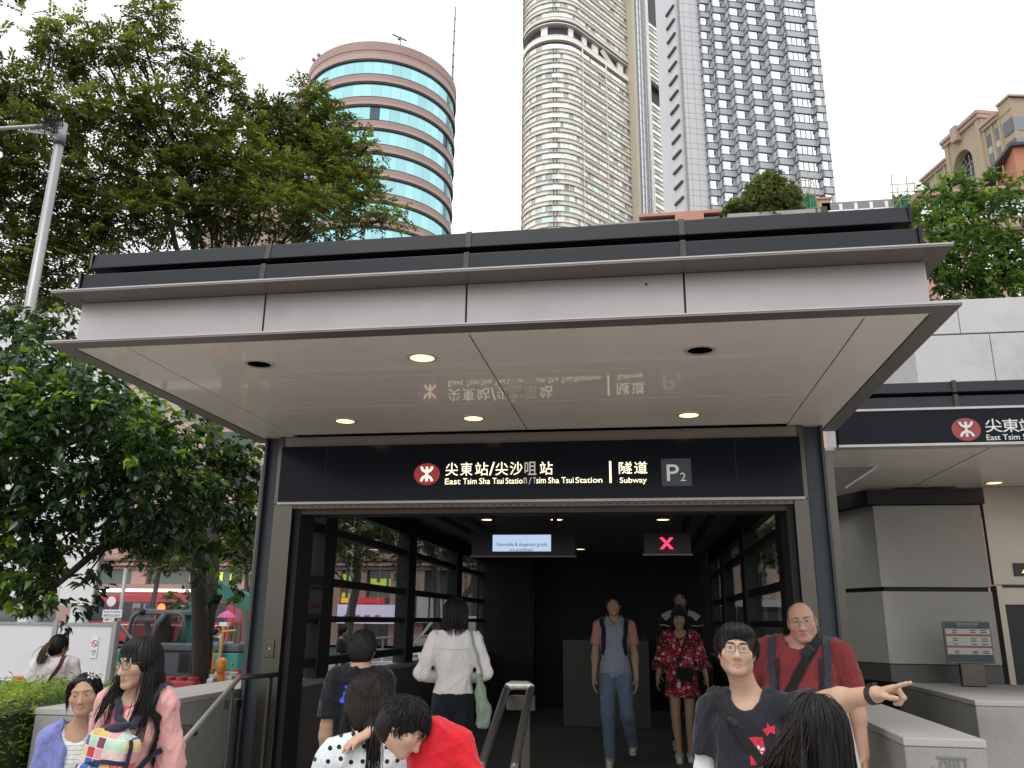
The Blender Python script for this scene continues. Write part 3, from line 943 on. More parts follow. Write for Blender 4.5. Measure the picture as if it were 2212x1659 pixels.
# lower wing with grey curved crown left of the tower
lwg = thing('wing_building', 'rose granite wing with grey flared roof crown behind the trees', 'building', (-45, 88, GZ))
p0, p1 = at(600, 330, 88), at(672, 300, 88)
part('wing_wall', MB().box(-52, -33, 86, 100, GZ, at(640, 335, 86)[2]), m_rose, lwg)
a, b, c_, d_ = at(592, 206, 86), at(640, 210, 86), at(640, 300, 86), at(610, 295, 86)
part('roof_crown', MB().extrude([(a[0], 86, a[2]), (a[0]+1.2, 86, a[2]-1.2), (b[0]+1, 86, a[2]-1.6), (c_[0]+1, 86, c_[2]), (d_[0], 86, c_[2])], (0, 6, 0)), M('crown_metal', (.33, .33, .34), .4, metal=.4), lwg)
part('crown_louvre', MB().extrude([(a[0]+1.3, 85.9, a[2]-1.7), (b[0]+1, 85.9, a[2]-1.8), (c_[0]+1, 85.9, c_[2]+.3), (d_[0]+.6, 85.9, c_[2]+.3)], (0, .09, 0)), M('crown_dark', (.14, .14, .15), .5), lwg)
part('wing_column', MB().box(at(645, 240, 85.5)[0], at(668, 240, 85.5)[0], 85, 86.5, GZ, at(650, 180, 85)[2]), m_rose, lwg)
for k in range(6):
    part('wing_window', MB().box(-51, -34, 85.93, 86.0, 36-k*4, 38-k*4), m_aqua, lwg)
ob = thing('office_block', 'beige office block with dark windows glimpsed through the trees', 'building', (-60, 80, GZ))
part('block_wall', MB().box(-75, -38, 78, 90, GZ, 32), M('beige_render', (.46, .37, .29), .8, var=.06, vs=.3), ob)
for k in range(7):
    for i in range(8):
        part('window', MB().box(-73+i*4.3, -70.6+i*4.3, 77.9, 77.98, 28-k*4.2, 30.2-k*4.2), facade_glass('beige_window', (.2, .23, .25), .5, .1), ob)

# --- cream residential tower with a rounded nose
m_cream = M('cream_tile', (.86, .81, .72), .55, var=.05, vs=.3)
m_cream2 = M('cream_tile_pale', (.88, .86, .80), .5, var=.05, vs=.3)
m_bay = facade_glass('bay_glass', (.95, .95, .92), refl=.35, rough=.15, var=.10)
m_bayd = facade_glass('bay_glass_dark', (.55, .57, .57), refl=.45, rough=.10, var=.35)
m_baya = facade_glass('bay_glass_aqua', (.64, .86, .84), refl=.55, rough=.10, var=.12)
m_sill = M('bronze_sill', (.50, .45, .35), .6)
m_louv = M('dark_louvre', (.055, .055, .06), .6)
m_taupe = M('taupe_panel', (.54, .52, .46), .6, var=.08, vs=.5)
ct = thing('cream_tower', 'tall cream apartment tower with a rounded corner and an open refuge floor', 'apartment tower', (-5, 205, GZ))
CX_, CY_, CR = -20.0, 200.0, 9.0
nrm = np.array([.803, -.596]); fdir = np.array([.596, .803])
th_t = math.atan2(nrm[1], nrm[0])
# outline parameter s: arc from back-left round to the tangent point, then straight along fdir
ARC0 = th_t-math.radians(150)
LARC = CR*(th_t-ARC0)
Tp = np.array([CX_, CY_])+CR*nrm
def outline(s, off=0.0):
    if s <= LARC:
        t = ARC0+s/CR
        return np.array([CX_+(CR+off)*math.cos(t), CY_+(CR+off)*math.sin(t)])
    return Tp+nrm*off+fdir*(s-LARC)
def strip(s0, s1, o0, o1, z0, z1, n=None):
    """a slab that follows the tower outline between s0 and s1, from offset o0 out to o1"""
    if n is None:
        n = max(1, int(math.ceil((min(s1, LARC)-s0)/1.1))) if s0 < LARC else 1
    ss = list(np.linspace(s0, min(s1, LARC), n+1)) if s0 < LARC else [s0]
    if s1 > LARC: ss.append(s1)
    O = [outline(s, o1) for s in ss]
    I = [outline(s, o0) for s in ss[::-1]]
    return MB().extrude([(p[0], p[1], z0) for p in O+I], (0, 0, z1-z0))
LFACE = 22.0
for _ in range(200):      # length of the face up to the tiled pier
    p = outline(LARC+LFACE)
    w = np.array([p[0], p[1], 133.0])
    if CXP+FPX*(w@cR)/(w@cF) > 1341: break
    LFACE += .25
S1 = LARC+LFACE
PF = 3.05
zdeck0 = 154.0        # underside band of the refuge floor (its parapet top)
part('tower_core', MB().extrude([(outline(s, -1.2)[0], outline(s, -1.2)[1], GZ) for s in list(np.linspace(0, LARC, 14))+[S1+12]]+[(20, 260, GZ), (-25, 225, GZ)], (0, 0, 210)), m_louv, ct)
pane_edges = [0]
while pane_edges[-1] < S1-1.0:
    pane_edges.append(pane_edges[-1]+random.choice((.9, 1.2, 1.5, 1.5, 2.0)))
pane_edges[-1] = S1
npane = 0
rest = {m_bay.name: MB(), m_bayd.name: MB(), m_baya.name: MB()}
levels = [zdeck0-1.45-PF*(k+1) for k in range(26)]+[zdeck0+5.9+PF*k for k in range(7)]
for li, z in enumerate(levels):
    if z < 84: 
        break_ = True
        continue
    part('floor_band', strip(0, S1, -1.1, .0, z-1.15, z-.10), m_cream, ct)
    part('sill_line', strip(0, S1, -1.0, .28, z-.10, z+.04), m_sill, ct)
    part('head_line', strip(0, S1, -1.0, .22, z-1.28, z-1.15), m_sill, ct)
    part('louvre_panel', strip(LARC*.60, LARC*.735, -.9, .04, z-1.1, z-.14), m_taupe, ct)
    for q in (.655, .69):
        part('drain_pipe', strip(LARC*q, LARC*q+.28, -.3, .09, z-1.1, z-.14, 1), m_louv, ct)
    part('balcony_panel', strip(LARC+.2, S1-8, -.9, .05, z-1.12, z-.55), m_taupe, ct)
    for i, (a, b) in enumerate(zip(pane_edges[:-1], pane_edges[1:])):
        mid = (a+b)/2
        if LARC*.51 < mid < LARC*.60: mt = m_baya
        elif LARC*.43 < mid < LARC*.51: mt = m_bayd if rng.random() < .7 else m_bay
        elif mid > S1-5: mt = m_bayd if rng.random() < .5 else m_bay
        else: mt = m_bayd if rng.random() < .13 else (m_baya if rng.random() < .12 else m_bay)
        mb = strip(a+.06, b-.06, -.3, -.2 if (i+li) % 5 else -.12, z+.06, z+1.74)
        vis = LARC*.22 < mid
        if vis and npane < 290 and 96 < z < 160 and (i+li) % 3 == 0:
            part('pane', mb, mt, ct); npane += 1
        else:
            rest[mt.name].add(mb.v, mb.f)
for k, mb in rest.items():
    part('window_band', mb, MATS[k], ct, kind='stuff')
mul = MB()
for z in levels:
    if z < 84: continue
    for i, e in enumerate(pane_edges[1:-1]):
        q = strip(e-.055, e+.055, -.3, -.05, z+.04, z+1.76, 1)
        mul.add(q.v, q.f)
part('mullion', mul, m_cream2, ct, kind='stuff')
for s_ in (LARC+1.2, LARC+LFACE*.52):
    part('rain_pipe', strip(s_, s_+.3, -.2, .12, 84, 153, 1), m_cream2, ct)
# refuge floor
part('parapet_band', strip(0, S1, -1.1, .12, zdeck0-1.55, zdeck0-.1), m_cream, ct)
part('deck_slab', strip(0, S1, -8, .2, zdeck0-.1, zdeck0), m_cream2, ct)
part('deck_soffit', strip(0, S1, -8, .1, zdeck0+3.35, zdeck0+3.45), M('deck_soffit', (.30, .27, .25), .8), ct)
for k in range(4):
    part('louvre_band', strip(0, S1, -.8, .1-.1*(k % 2), zdeck0+3.46+k*.42, zdeck0+3.46+k*.42+.3), (m_louv, m_cream2)[k % 2], ct)
    part('louvre_band', strip(0, LARC*1.0, -.8, .12-.1*(k % 2), 92.3+k*.42, 92.6+k*.42), (m_louv, m_cream2)[k % 2], ct)
part('parapet_band', strip(0, S1, -.8, .15, zdeck0+5.1, zdeck0+5.85), m_cream2, ct)
for a, b in ((LARC*.50, LARC*.585), (LARC*.86, LARC*.93), (LARC+2.2, LARC+4), (LARC+6.5, LARC+9), (LARC+18, LARC+20.5)):
    part('deck_pier', strip(a, b, -2.2, -.6, zdeck0, zdeck0+3.35), m_cream2, ct)
q0, q1 = outline(LARC+10.5, -.8), outline(LARC+16.5, -.8)
part('deck_brace', MB().tube([(q0[0], q0[1], zdeck0+3.4), (q1[0], q1[1], zdeck0)], .8, 4), m_cream2, ct)
for px, py in ((1155, 87), (1178, 66), (1221, 70), (1229, 75)):
    p = at(px, py, 195.5)
    part('deck_lamp', MB().disc((p[0], p[1], zdeck0+3.33), .35, 10), emit('deck_lamp', (1, .85, .6), 2.5), ct)
# tiled pier
def solve_s(px, z=133.0):
    s = S1
    while s < S1+120:
        p = outline(s); w = np.array([p[0], p[1], z])
        if CXP+FPX*(w@cR)/(w@cF) > px: return s
        s += .1
    return s
Sg0 = solve_s(1366)
part('pier', strip(S1, Sg0, -2, 2.2, GZ, 205, 1), m_cream, ct)
z = 90.0
while z < 190:
    part('tile_joint', strip(S1-.05, Sg0+.05, -1.9, 2.23, z, z+.10, 1), m_sill, ct)
    z += 1.42
for f in (0, .25, .5, .75, 1):
    e = S1+(Sg0-S1)*f
    part('tile_joint', strip(e-.07, e+.07, -1, 2.25, 84, 200, 1), m_sill, ct)
# glazed strip
Sg1 = solve_s(1404)
m_gstrip = facade_glass('strip_glass', (.92, .93, .94), refl=.3, rough=.08, var=.06)
part('glazed_strip', strip(Sg0, Sg1, -2, .9, GZ, 205, 1), m_gstrip, ct)
for f in (0, .22, .28, .46, .62, .68, .80, .9, 1):
    e = Sg0+(Sg1-Sg0)*f
    part('strip_mullion', strip(e-.1, e+.1, -1, 1.25, 84, 204, 1), M('strip_mullion', (.34, .34, .35), .5) if f not in (.9, 1) else m_cream2, ct)
z = 86.0
while z < 190:
    part('strip_transom', strip(Sg0, Sg1, -.5, .96, z, z+.1, 1), MATS['strip_mullion'], ct)
    z += 3.05
# second face beyond
S2 = Sg1+26
for z in levels:
    if z < 84: continue
    part('floor_band', strip(Sg1+.4, S2, -1, .3, z-1.15, z-.1), m_cream, ct)
    part('sill_line', strip(Sg1+.4, S2, -1, .6, z-.1, z+.05), m_sill, ct)
    part('window_band', strip(Sg1+.4, S2, -.6, .0, z+.05, z+1.77), m_bay, ct)
    for k in range(3):
        part('louvre_panel', strip(Sg1+1+k*7.5, Sg1+4+k*7.5, -.6, .36, z-1.1, z-.2), m_taupe, ct)
part('deck_soffit', strip(Sg1+.4, S2, -6, .2, zdeck0+3.35, zdeck0+3.6), m_louv, ct)
part('rear_core', strip(Sg1, S2, -6, -1.3, GZ, 205, 1), m_louv, ct)

# --- grey hotel tower with saw-tooth bays
m_gspan = M('grey_spandrel', (.46, .46, .48), .45, metal=.1, var=.04, vs=.2)
m_gconc = M('grey_tower_panel', (.58, .58, .60), .5, var=.03, vs=.15)
m_gline = M('grey_tower_trim', (.045, .048, .052), .5)
m_gg = facade_glass('bay_mirror', (.80, .86, .86), refl=.96, rough=.02, var=.05)
m_gt = facade_glass('bay_teal', (.50, .62, .62), refl=.75, rough=.04, var=.15)
gtw = thing('hotel_tower', 'tall grey hotel tower with stepped rows of mirrored bay windows', 'hotel tower', (25, 155, GZ))
az = math.radians(72)
fl = np.array([math.sin(az), math.cos(az)]); rtn = np.array([fl[1], -fl[0]])
P = np.array([15.065, 150.0])
seg = [(1.0, 2.11), (1.76, 2.64), (2.0, 2.80), (2.0, 2.99), (2.0, 3.03), (1.76, 4.20), (.94, 2.00)]
corners = [P.copy()]
for a, b in seg:
    P = P+rtn*a; corners.append(P.copy())
    P = P+fl*b; corners.append(P.copy())
PG = 3.45
z_ref = 119.3
floors = [z_ref+PG*2-PG*k for k in range(26)]
back = np.array([-rtn[0], -rtn[1]])
poly = [c+back*.9+fl*0 for c in corners]
part('tower_core', MB().prism([tuple(c) for c in poly]+[tuple(corners[-1]+back*14), tuple(corners[0]+back*14-fl*4), tuple(corners[0]+back*1-fl*.2)], GZ, 140), m_gconc, gtw)
def wallseg(p, q, o0, o1, z0, z1, trim=0.0):
    d = (q-p)/np.linalg.norm(q-p)
    n_ = np.array([d[1], -d[0]])
    p, q = p+d*trim, q-d*trim
    return MB().extrude([(*(p+n_*o1), z0), (*(q+n_*o1), z0), (*(q+n_*o0), z0), (*(p+n_*o0), z0)], (0, 0, z1-z0))
npane = 0
proto = {}
for i in range(len(corners)-1):
    p, q = corners[i], corners[i+1]
    ret = i % 2 == 0
    L_ = np.linalg.norm(q-p)
    e = .0 if not ret else .0
    shapes = {
        'spandrel': (wallseg(p, q, -.3, .0, -1.42, -.12, 0), m_gspan),
        'sill_trim': (wallseg(p, q, -.3, .06, -.12, .0, -.06 if not ret else .061), m_gline),
        'head_trim': (wallseg(p, q, -.3, .05, -1.58, -1.42, -.05 if not ret else .051), m_gline),
        'window': (wallseg(p, q, -.3, -.10, 0, PG-1.58, .05), m_gt if ret else m_gg)}
    d = (q-p)/L_
    cuts = (.68,) if not ret and L_ < 3.5 else ((.25, .5, .75) if not ret else (.5,))
    mb = MB()
    for c in cuts:
        w_ = wallseg(p+d*(L_*c-.04), p+d*(L_*c+.04), -.2, -.03, 0, PG-1.58)
        mb.add(w_.v, w_.f)
    if not ret and L_ < 3.5:
        wmb, _ = shapes['window']
        shapes['window'] = (wallseg(p, p+d*L_*.68, -.3, -.10, 0, PG-1.58, .05), m_gg)
        shapes['side_window'] = (wallseg(p+d*L_*.68, q, -.3, -.10, 0, PG-1.58, .05), m_gt)
    shapes['mullion'] = (mb, m_gline)
    for nm, (mb, mt) in shapes.items():
        me = mesh_from(nm, mb.v, mb.f)
        me.materials.append(mt)
        for z in floors:
            o = bpy.data.objects.new(nm, me)
            o.location = (0, 0, z)
            C.objects.link(o)
            o.parent = gtw
            o.matrix_parent_inverse = gtw.matrix_basis.inverted()
# left flank of plain panels, in a line with the first bays
pl0 = corners[0]-fl*4.4
part('flank_wall', wallseg(pl0, corners[0]-fl*.05, -.5, .0, GZ, 140), m_gconc, gtw)
for z in floors:
    for dz in (0, -1.25):
        part('panel_joint', wallseg(pl0, corners[0], -.1, .012, z+dz-.035, z+dz+.035), m_ant, gtw)
for f in (.28, .62):
    c_ = pl0+fl*4.4*f
    part('panel_joint', wallseg(c_-fl*.03, c_+fl*.03, -.1, .014, GZ, 138), m_ant, gtw)
pl1 = pl0-rtn*7
part('flank_wall', wallseg(pl1, pl0, -.5, .0, GZ, 140), m_gconc, gtw)
pl2 = pl0+back*1.2-fl*3.2
for z in floors:
    part('flank_fin', wallseg(pl0+back*4.2-fl*.9, pl0+back*.8-fl*.5, -.2, .25, z-1.6, z-1.1), m_gline, gtw)
part('flank_glass', MB().extrude([(*(pl0+back*.9-fl*.4), GZ), (*(pl0+back*4.6-fl*.8), GZ), (*(pl0+back*4.6), GZ), (*(pl0+back*.9), GZ)], (0, 0, 140)), m_gconc, gtw)
rq = corners[-1]
part('end_wall', wallseg(rq, rq+back*12, -.3, .05, GZ, 140), m_gconc, gtw)

# --- podium behind the canopy: glazed top storey, coping, copper coloured part, scaffold nets
m_pod = M('podium_stone', (.34, .33, .31), .7, var=.08, vs=.4)
m_copper = M('salmon_roofing', (.52, .24, .17), .6, var=.1, vs=.5)
m_podg = facade_glass('podium_glass', (.50, .64, .60), refl=.55, rough=.08, var=.12)
pod = thing('podium_building', 'long low podium with pale green glazed top storey behind the canopy', 'building', (10, 66, GZ))
part('podium_wall', MB().extrude([(-1.9, 61.3, GZ), (33, 61.3, GZ), (33, 78, GZ), (-8, 78, GZ), (-8, 66, GZ)], (0, 0, 28.6-GZ)), m_pod, pod)
part('coping', MB().extrude([(-2.3, 60.7, 30.52), (13.2, 60.7, 30.52), (13.2, 68, 30.52), (-9, 68, 30.52), (-9, 66, 30.52)], (0, 0, .14)), m_pod, pod)
for k in range(12):
    a = -2.0+k*1.22
    if 3.2 < a+1.2 < 5.6: continue
    part('pane', MB().box(a+.05, a+1.17, 61.0, 61.1, 28.94, 30.50), m_podg, pod)
    part('mullion', MB().box(a-.05, a+.05, 60.93, 61.12, 28.93, 30.51), m_cream2, pod)
part('pane', MB().extrude([(-2.1, 61.05, 28.94), (-8.8, 66, 28.94), (-8.7, 66.1, 28.94), (-2.05, 61.15, 28.94)], (0, 0, 1.56)), m_podg, pod)
part('handrail', MB().box(-2, 13, 60.9, 60.95, 29.82, 29.88), m_cream2, pod)
part('copper_roof', MB().box(.6, 7.2, 60.4, 64, 30.88, 31.12), m_copper, pod)
part('copper_roof', MB().box(3.4, 5.6, 60.3, 61, 29.02, 30.87), m_copper, pod)
part('dark_bay', MB().box(3.7, 5.3, 60.25, 60.31, 29.02, 30.22), m_louv, pod)
part('grey_upstand', MB().box(14.4, 33, 60.0, 61.2, 28.6, 30.9), M('podium_grey', (.25, .25, .25), .7, var=.1, vs=.6), pod)
for k in range(16):
    part('upstand_pane', MB().box(14.8+k*1.1, 15.6+k*1.1, 59.93, 60.0, 28.9, 30.2), m_gstrip, pod)
    part('mullion', MB().box(15.62+k*1.1, 15.85+k*1.1, 59.9, 60.0, 28.65, 30.7), m_cream2, pod)
m_bam = M('bamboo', (.36, .28, .15), .7, var=.2)
m_net = M('green_netting', (.03, .22, .13), .8, var=.25, vs=1.5)
def scaffold(label, x0, x1, y, z0, z1, zn, seed):
    r = random.Random(seed)
    t = thing('scaffold', label, 'scaffolding', ((x0+x1)/2, y, z0))
    n = max(3, int((x1-x0)/.5))
    for i in range(n+1):
        x = x0+(x1-x0)*i/n
        part('pole', MB().tube([(x, y, z0), (x+r.uniform(-.15, .15), y, z1+r.uniform(-.5, .8))], .035, 5), m_bam, t)
    for k in range(3):
        z = z0+(z1-z0)*(k+1)/3.3
        part('ledger', MB().tube([(x0-.2, y-.04, z), (x1+.2, y-.04, z+r.uniform(-.15, .15))], .03, 5), m_bam, t)
    part('brace', MB().tube([(x0, y-.08, z0), (x1, y-.08, z1)], .03, 5), m_bam, t)
    nx = 10
    V, Fq = [], []
    for i in range(nx+1):
        for j in range(5):
            V.append((x0+(x1-x0)*i/nx, y+.1+.12*math.sin(i*1.7+j), z0+(zn-z0)*j/4+.1*math.sin(i*2.1)))
    for i in range(nx):
        for j in range(4):
            a = i*5+j
            Fq.append((a, a+5, a+6, a+1))
    mb = MB(); mb.add(V, Fq)
    part('net', mb, m_net, t)
    return t
scaffold('bamboo scaffold with green net right of the rooftop tree', 11.9, 14.0, 59.6, 29.0, 33.0, 31.6, 1)
scaffold('small bamboo scaffold with green net above the right end of the canopy', 19.2, 20.8, 59.0, 29.6, 31.7, 30.7, 2)
hut = thing('roof_hut', 'small buff roof hut with dark windows right of the green net', 'hut', (14.6, 60.5, 29))
part('hut_wall', MB().box(14.0, 15.0, 60, 61, 28.6, 31.2), M('buff_wall', (.48, .38, .27), .8, var=.1), hut)
part('hut_roof', MB().box(13.9, 15.15, 59.9, 61.1, 31.2, 31.35), m_copper, hut)
part('window', MB().box(14.3, 14.75, 59.95, 60, 29.9, 30.6), m_louv, hut)

# --- beige building with the arched window
m_buff = M('buff_stone', (.42, .335, .235), .75, var=.05, vs=.25, dirt=.15, dirt_scale=.3)
m_buffc = M('rose_cornice', (.42, .30, .235), .7, var=.06, vs=.4)
m_gwin = facade_glass('dark_window', (.10, .11, .12), refl=.35, rough=.08, var=.3)
m_wht = M('white_glazing_bar', (.55, .55, .54), .5)
bb = thing('arched_building', 'buff stone building with rose cornices and a tall arched window at the right', 'building', (29, 70, GZ))
# a long wall running from far (left in view) to near (right); w = metres along it from the far end
_a = math.radians(-15)
B0 = np.array([29.2, 80.0])
bd = -np.array([math.sin(_a), math.cos(_a)])
bn = np.array([bd[1], -bd[0]])
if bn[0] > 0: bn = -bn
def wl_(w0, w1, o0, o1, z0, z1):
    P_ = [B0+bd*w0+bn*o1, B0+bd*w1+bn*o1, B0+bd*w1+bn*o0, B0+bd*w0+bn*o0]
    return MB().extrude([(*p_, z0) for p_ in P_], (0, 0, z1-z0))
def wpoly(pts, o0, o1):
    P_ = [(*(B0+bd*w+bn*o1), z) for w, z in pts]
    d = (bn*(o0-o1))
    return MB().extrude(P_, (d[0], d[1], 0))
ZC = 43.2
part('wall', wl_(0, 3.9, -4, 0, GZ, ZC-.5), m_buff, bb)
part('wall', wl_(9.1, 12.8, -4, 0, GZ, ZC-.5), m_buff, bb)
part('cornice', wl_(-.25, 3.9, -4, .35, ZC-.25, ZC), m_buffc, bb)
part('cornice', wl_(-.15, 3.9, -4, .2, ZC-.55, ZC-.255), m_buffc, bb)
part('cornice', wl_(9.1, 11.3, -4, .35, ZC-.15, ZC+.15), m_buffc, bb)
part('cornice', wl_(9.1, 11.25, -4, .2, ZC-.5, ZC-.155), m_buffc, bb)
part('cornice', wl_(11.3, 12.95, -4, .2, ZC+.6, ZC+.8), m_buffc, bb)
part('wall', wl_(11.3, 12.8, -4, .05, ZC-.5, ZC+.6), m_buff, bb)
# gabled block with the arch: wall built round the opening
arch = [(6.05+1.42*math.cos(t), 40.9+1.75*math.sin(t)) for t in np.linspace(0, math.pi, 19)]
zt_ = 44.2
for (wa, za), (wb, zb) in zip(arch[:-1], arch[1:]):
    part('arch_wall', wpoly([(wa, za), (wb, zb), (wb, zt_), (wa, zt_)][::1], -.8, .12), m_buff, bb)
part('wall', wl_(3.9, 4.63, -4, .12, GZ, zt_), m_buff, bb)
part('wall', wl_(7.47, 9.1, -4, .12, GZ, zt_), m_buff, bb)
part('wall', wl_(4.63, 7.47, -.8, .12, GZ, 34), m_buff, bb)
part('cornice', wl_(3.75, 9.25, -4, .5, 44.62, 44.95), m_buffc, bb)
part('cornice', wl_(3.8, 9.2, -4, .35, 44.2, 44.615), m_buffc, bb)
part('keystone', wl_(5.7, 6.5, .1, .7, 43.6, 45.1), m_buffc, bb)
for w0 in (4.0, 8.5):
    part('pilaster', wl_(w0, w0+.5, .12, .25, 38, 44.2), m_buffc if False else m_buff, bb)
aw = part('arched_window', wpoly([(7.47, 34)]+arch+[(4.63, 34)], -.75, -.7), m_gwin, bb)
def bar(pts, wd=.07):
    mb = MB()
    mb.tube([(*(B0+bd*w+bn*-.62), z) for w, z in pts], wd/2, 5)
    return part('glazing_bar', mb, m_wht, aw)
for w_ in (5.3, 6.05, 6.8): bar([(w_, 34), (w_, 41.2 if w_ != 6.05 else 42.3)])
for z_ in (36.2, 38.6, 40.9): bar([(4.63, z_), (7.47, z_)])
bar([(6.05+.78*math.cos(t), 40.6+.95*math.sin(t)) for t in np.linspace(0, 2*math.pi, 25)])
for t in (.5, 1.05, 2.1, 2.64): bar([(6.05+.8*math.cos(t), 40.8+1.0*math.sin(t)), (6.05+1.4*math.cos(t), 40.9+1.72*math.sin(t))])
for w0 in (1.1, 2.5):
    for z0 in (40.2, 38.0):
        part('window', wl_(w0, w0+.62, .0, .02, z0, z0+1.5), m_gwin, bb)
for w0 in (9.45, 10.5):
    for k in range(4):
        part('window', wl_(w0, w0+.5, .0, .02, 40.9-k*1.95, 42.1-k*1.95), m_gwin, bb)
        part('window_apron', wl_(w0, w0+.5, .0, .05, 40.2-k*1.95, 40.85-k*1.95), M('pale_apron', (.44, .40, .35), .7), bb)
for w0 in (.3, 1.9, 3.3, 9.15, 10.15, 11.1):
    part('pilaster', wl_(w0, w0+.22, .0, .12, 36, ZC-.56), m_buff, bb)
for k in range(4):
    part('window_band', wl_(11.6, 12.75, .06, .09, 40.6-k*2.0, 41.9-k*2.0), m_gwin, bb)
pc_ = B0+bd*12.8
d2 = np.array([.985, .17])
for k in range(4):
    part('window_band', MB().extrude([(*(pc_+d2*.05-bn*0), 40.6-k*2), (*(pc_+d2*12), 40.6-k*2), (*(pc_+d2*12+[0, .1]), 40.6-k*2), (*(pc_+d2*.05+[0, .1]), 40.6-k*2)], (0, 0, 1.3)), facade_glass('blue_window', (.20, .22, .25), .5, .1), bb)
part('end_wall', MB().extrude([(*(pc_+[0, .04]), GZ), (*(pc_+d2*12+[0, .04]), GZ), (*(pc_+d2*12+[0, 6]), GZ), (*(pc_+[0, 3]), GZ)], (0, 0, ZC+.6-GZ)), m_buff, bb)
part('cornice', MB().extrude([(*(pc_+[-.1, -.2]), ZC+.6), (*(pc_+d2*12+[0, -.2]), ZC+.6), (*(pc_+d2*12+[0, 6]), ZC+.6), (*(pc_+[0, 3]), ZC+.6)], (0, 0, .19)), m_buffc, bb)
# pink block below and orange one above it
m_pink = M('pink_render', (.50, .30, .26), .75, var=.05, vs=.5, dirt=.12, dirt_scale=.5)
pkb = thing('pink_building', 'pink rendered building with dark framed windows behind the right tree', 'building', (19, 47, GZ))
part('wall', MB().box(15.9, 30, 45, 56, GZ, 21.7), m_pink, pkb)
part('roof_edge', MB().box(15.8, 30, 44.6, 56, 23.05, 23.35), m_pink, pkb)
part('roof_edge', MB().box(15.85, 30, 44.8, 56, 22.82, 23.04), M('dark_cornice', (.16, .115, .10), .7), pkb)
part('window_band', MB().box(15.9, 30, 45.05, 45.2, 21.72, 22.8), m_gstrip, pkb)
for k in range(12):
    part('window_frame', MB().box(15.95+k*.95, 16.05+k*.95, 45.0, 45.06, 21.72, 22.81), m_gline, pkb)
part('window_frame', MB().box(15.9, 30, 45.01, 45.05, 22.42, 22.48), m_gline, pkb)
part('string_course', MB().box(15.85, 30, 44.75, 45, 20.75, 20.95), M('dark_cornice', (.16, .115, .10), .7), pkb)
for k in range(6):
    part('window', MB().box(16.4+k*1.9, 17.6+k*1.9, 44.93, 45.0, 18.6, 20.3), m_gstrip, pkb)
    part('window', MB().box(16.4+k*1.9, 17.6+k*1.9, 44.93, 45.0, 15.2, 17.2), m_gstrip, pkb)
orb = thing('orange_building', 'orange rendered house end behind bamboo scaffold at the right edge', 'building', (23, 50, 23))
part('wall', MB().extrude([(23.25, 49, 23), (31, 49, 23), (31, 56, 23), (24.4, 56, 23)], (0, 0, 5.2)), M('orange_render', (.50, .22, .13), .8, var=.1, vs=.6), orb)
part('eave', MB().box(23.0, 31, 48.7, 56, 28.2, 28.4), m_gline, orb)
for z in (24.2, 25.8):
    part('pipe', MB().tube([(23.3, 48.95, z), (25, 48.95, z+.4)], .04, 6), m_pink, orb)
part('window', MB().box(23.6, 24.2, 48.93, 49, 25, 26.6), m_gwin, orb)
part('grey_extension', MB().box(20.6, 22.2, 49, 52, 23, 25.2), M('bare_cement', (.40, .36, .32), .9, var=.15, vs=1), orb)
part('window', MB().box(20.8, 21.5, 48.93, 49, 23.6, 24.6), m_gwin, orb)
scaffold('bare bamboo scaffold between the pink building and the orange house', 21.8, 23.2, 48.4, 23.3, 26.4, 23.4, 3)
# ================================================================ trees and hedge
def unit(v):
    return v/(np.linalg.norm(v, axis=-1, keepdims=True)+1e-9)

def leaf_mesh(name, P, D, Nn, ln, wd, tone, fold=.25):
    """one folded diamond per leaf: base, two shoulders, tip"""
    n = len(P)
    D = unit(D)
    S = unit(np.cross(D, Nn))
    Nn = np.cross(S, D)
    ln = np.asarray(ln)[:, None]
    wd = np.asarray(wd)[:, None]
    V = np.empty((n, 4, 3), np.float32)
    V[:, 0] = P
    V[:, 1] = P+D*ln*.42+S*wd*.5+Nn*wd*fold
    V[:, 2] = P+D*ln-Nn*ln*.10
    V[:, 3] = P+D*ln*.42-S*wd*.5+Nn*wd*fold
    F_ = np.arange(n*4, dtype=np.int32).reshape(n, 4)
    # two triangles along the midrib
    T_ = np.concatenate([F_[:, [0, 1, 2]], F_[:, [0, 2, 3]]])
    me = np_mesh(name, V.reshape(-1, 3), T_, smooth=False)
    at_ = me.attributes.new('tone', 'FLOAT', 'POINT')
    at_.data.foreach_set('value', np.repeat(np.clip(tone, 0, 1), 4).astype(np.float32))
    return me

def blobs_world(bl):
    out = []
    for b in bl:
        x, y, r, Y = b[:4]
        c = at(x, y, Y)
        w = c@cF
        out.append((c, r*w/FPX, b[4] if len(b) > 4 else 1.0))
    return out

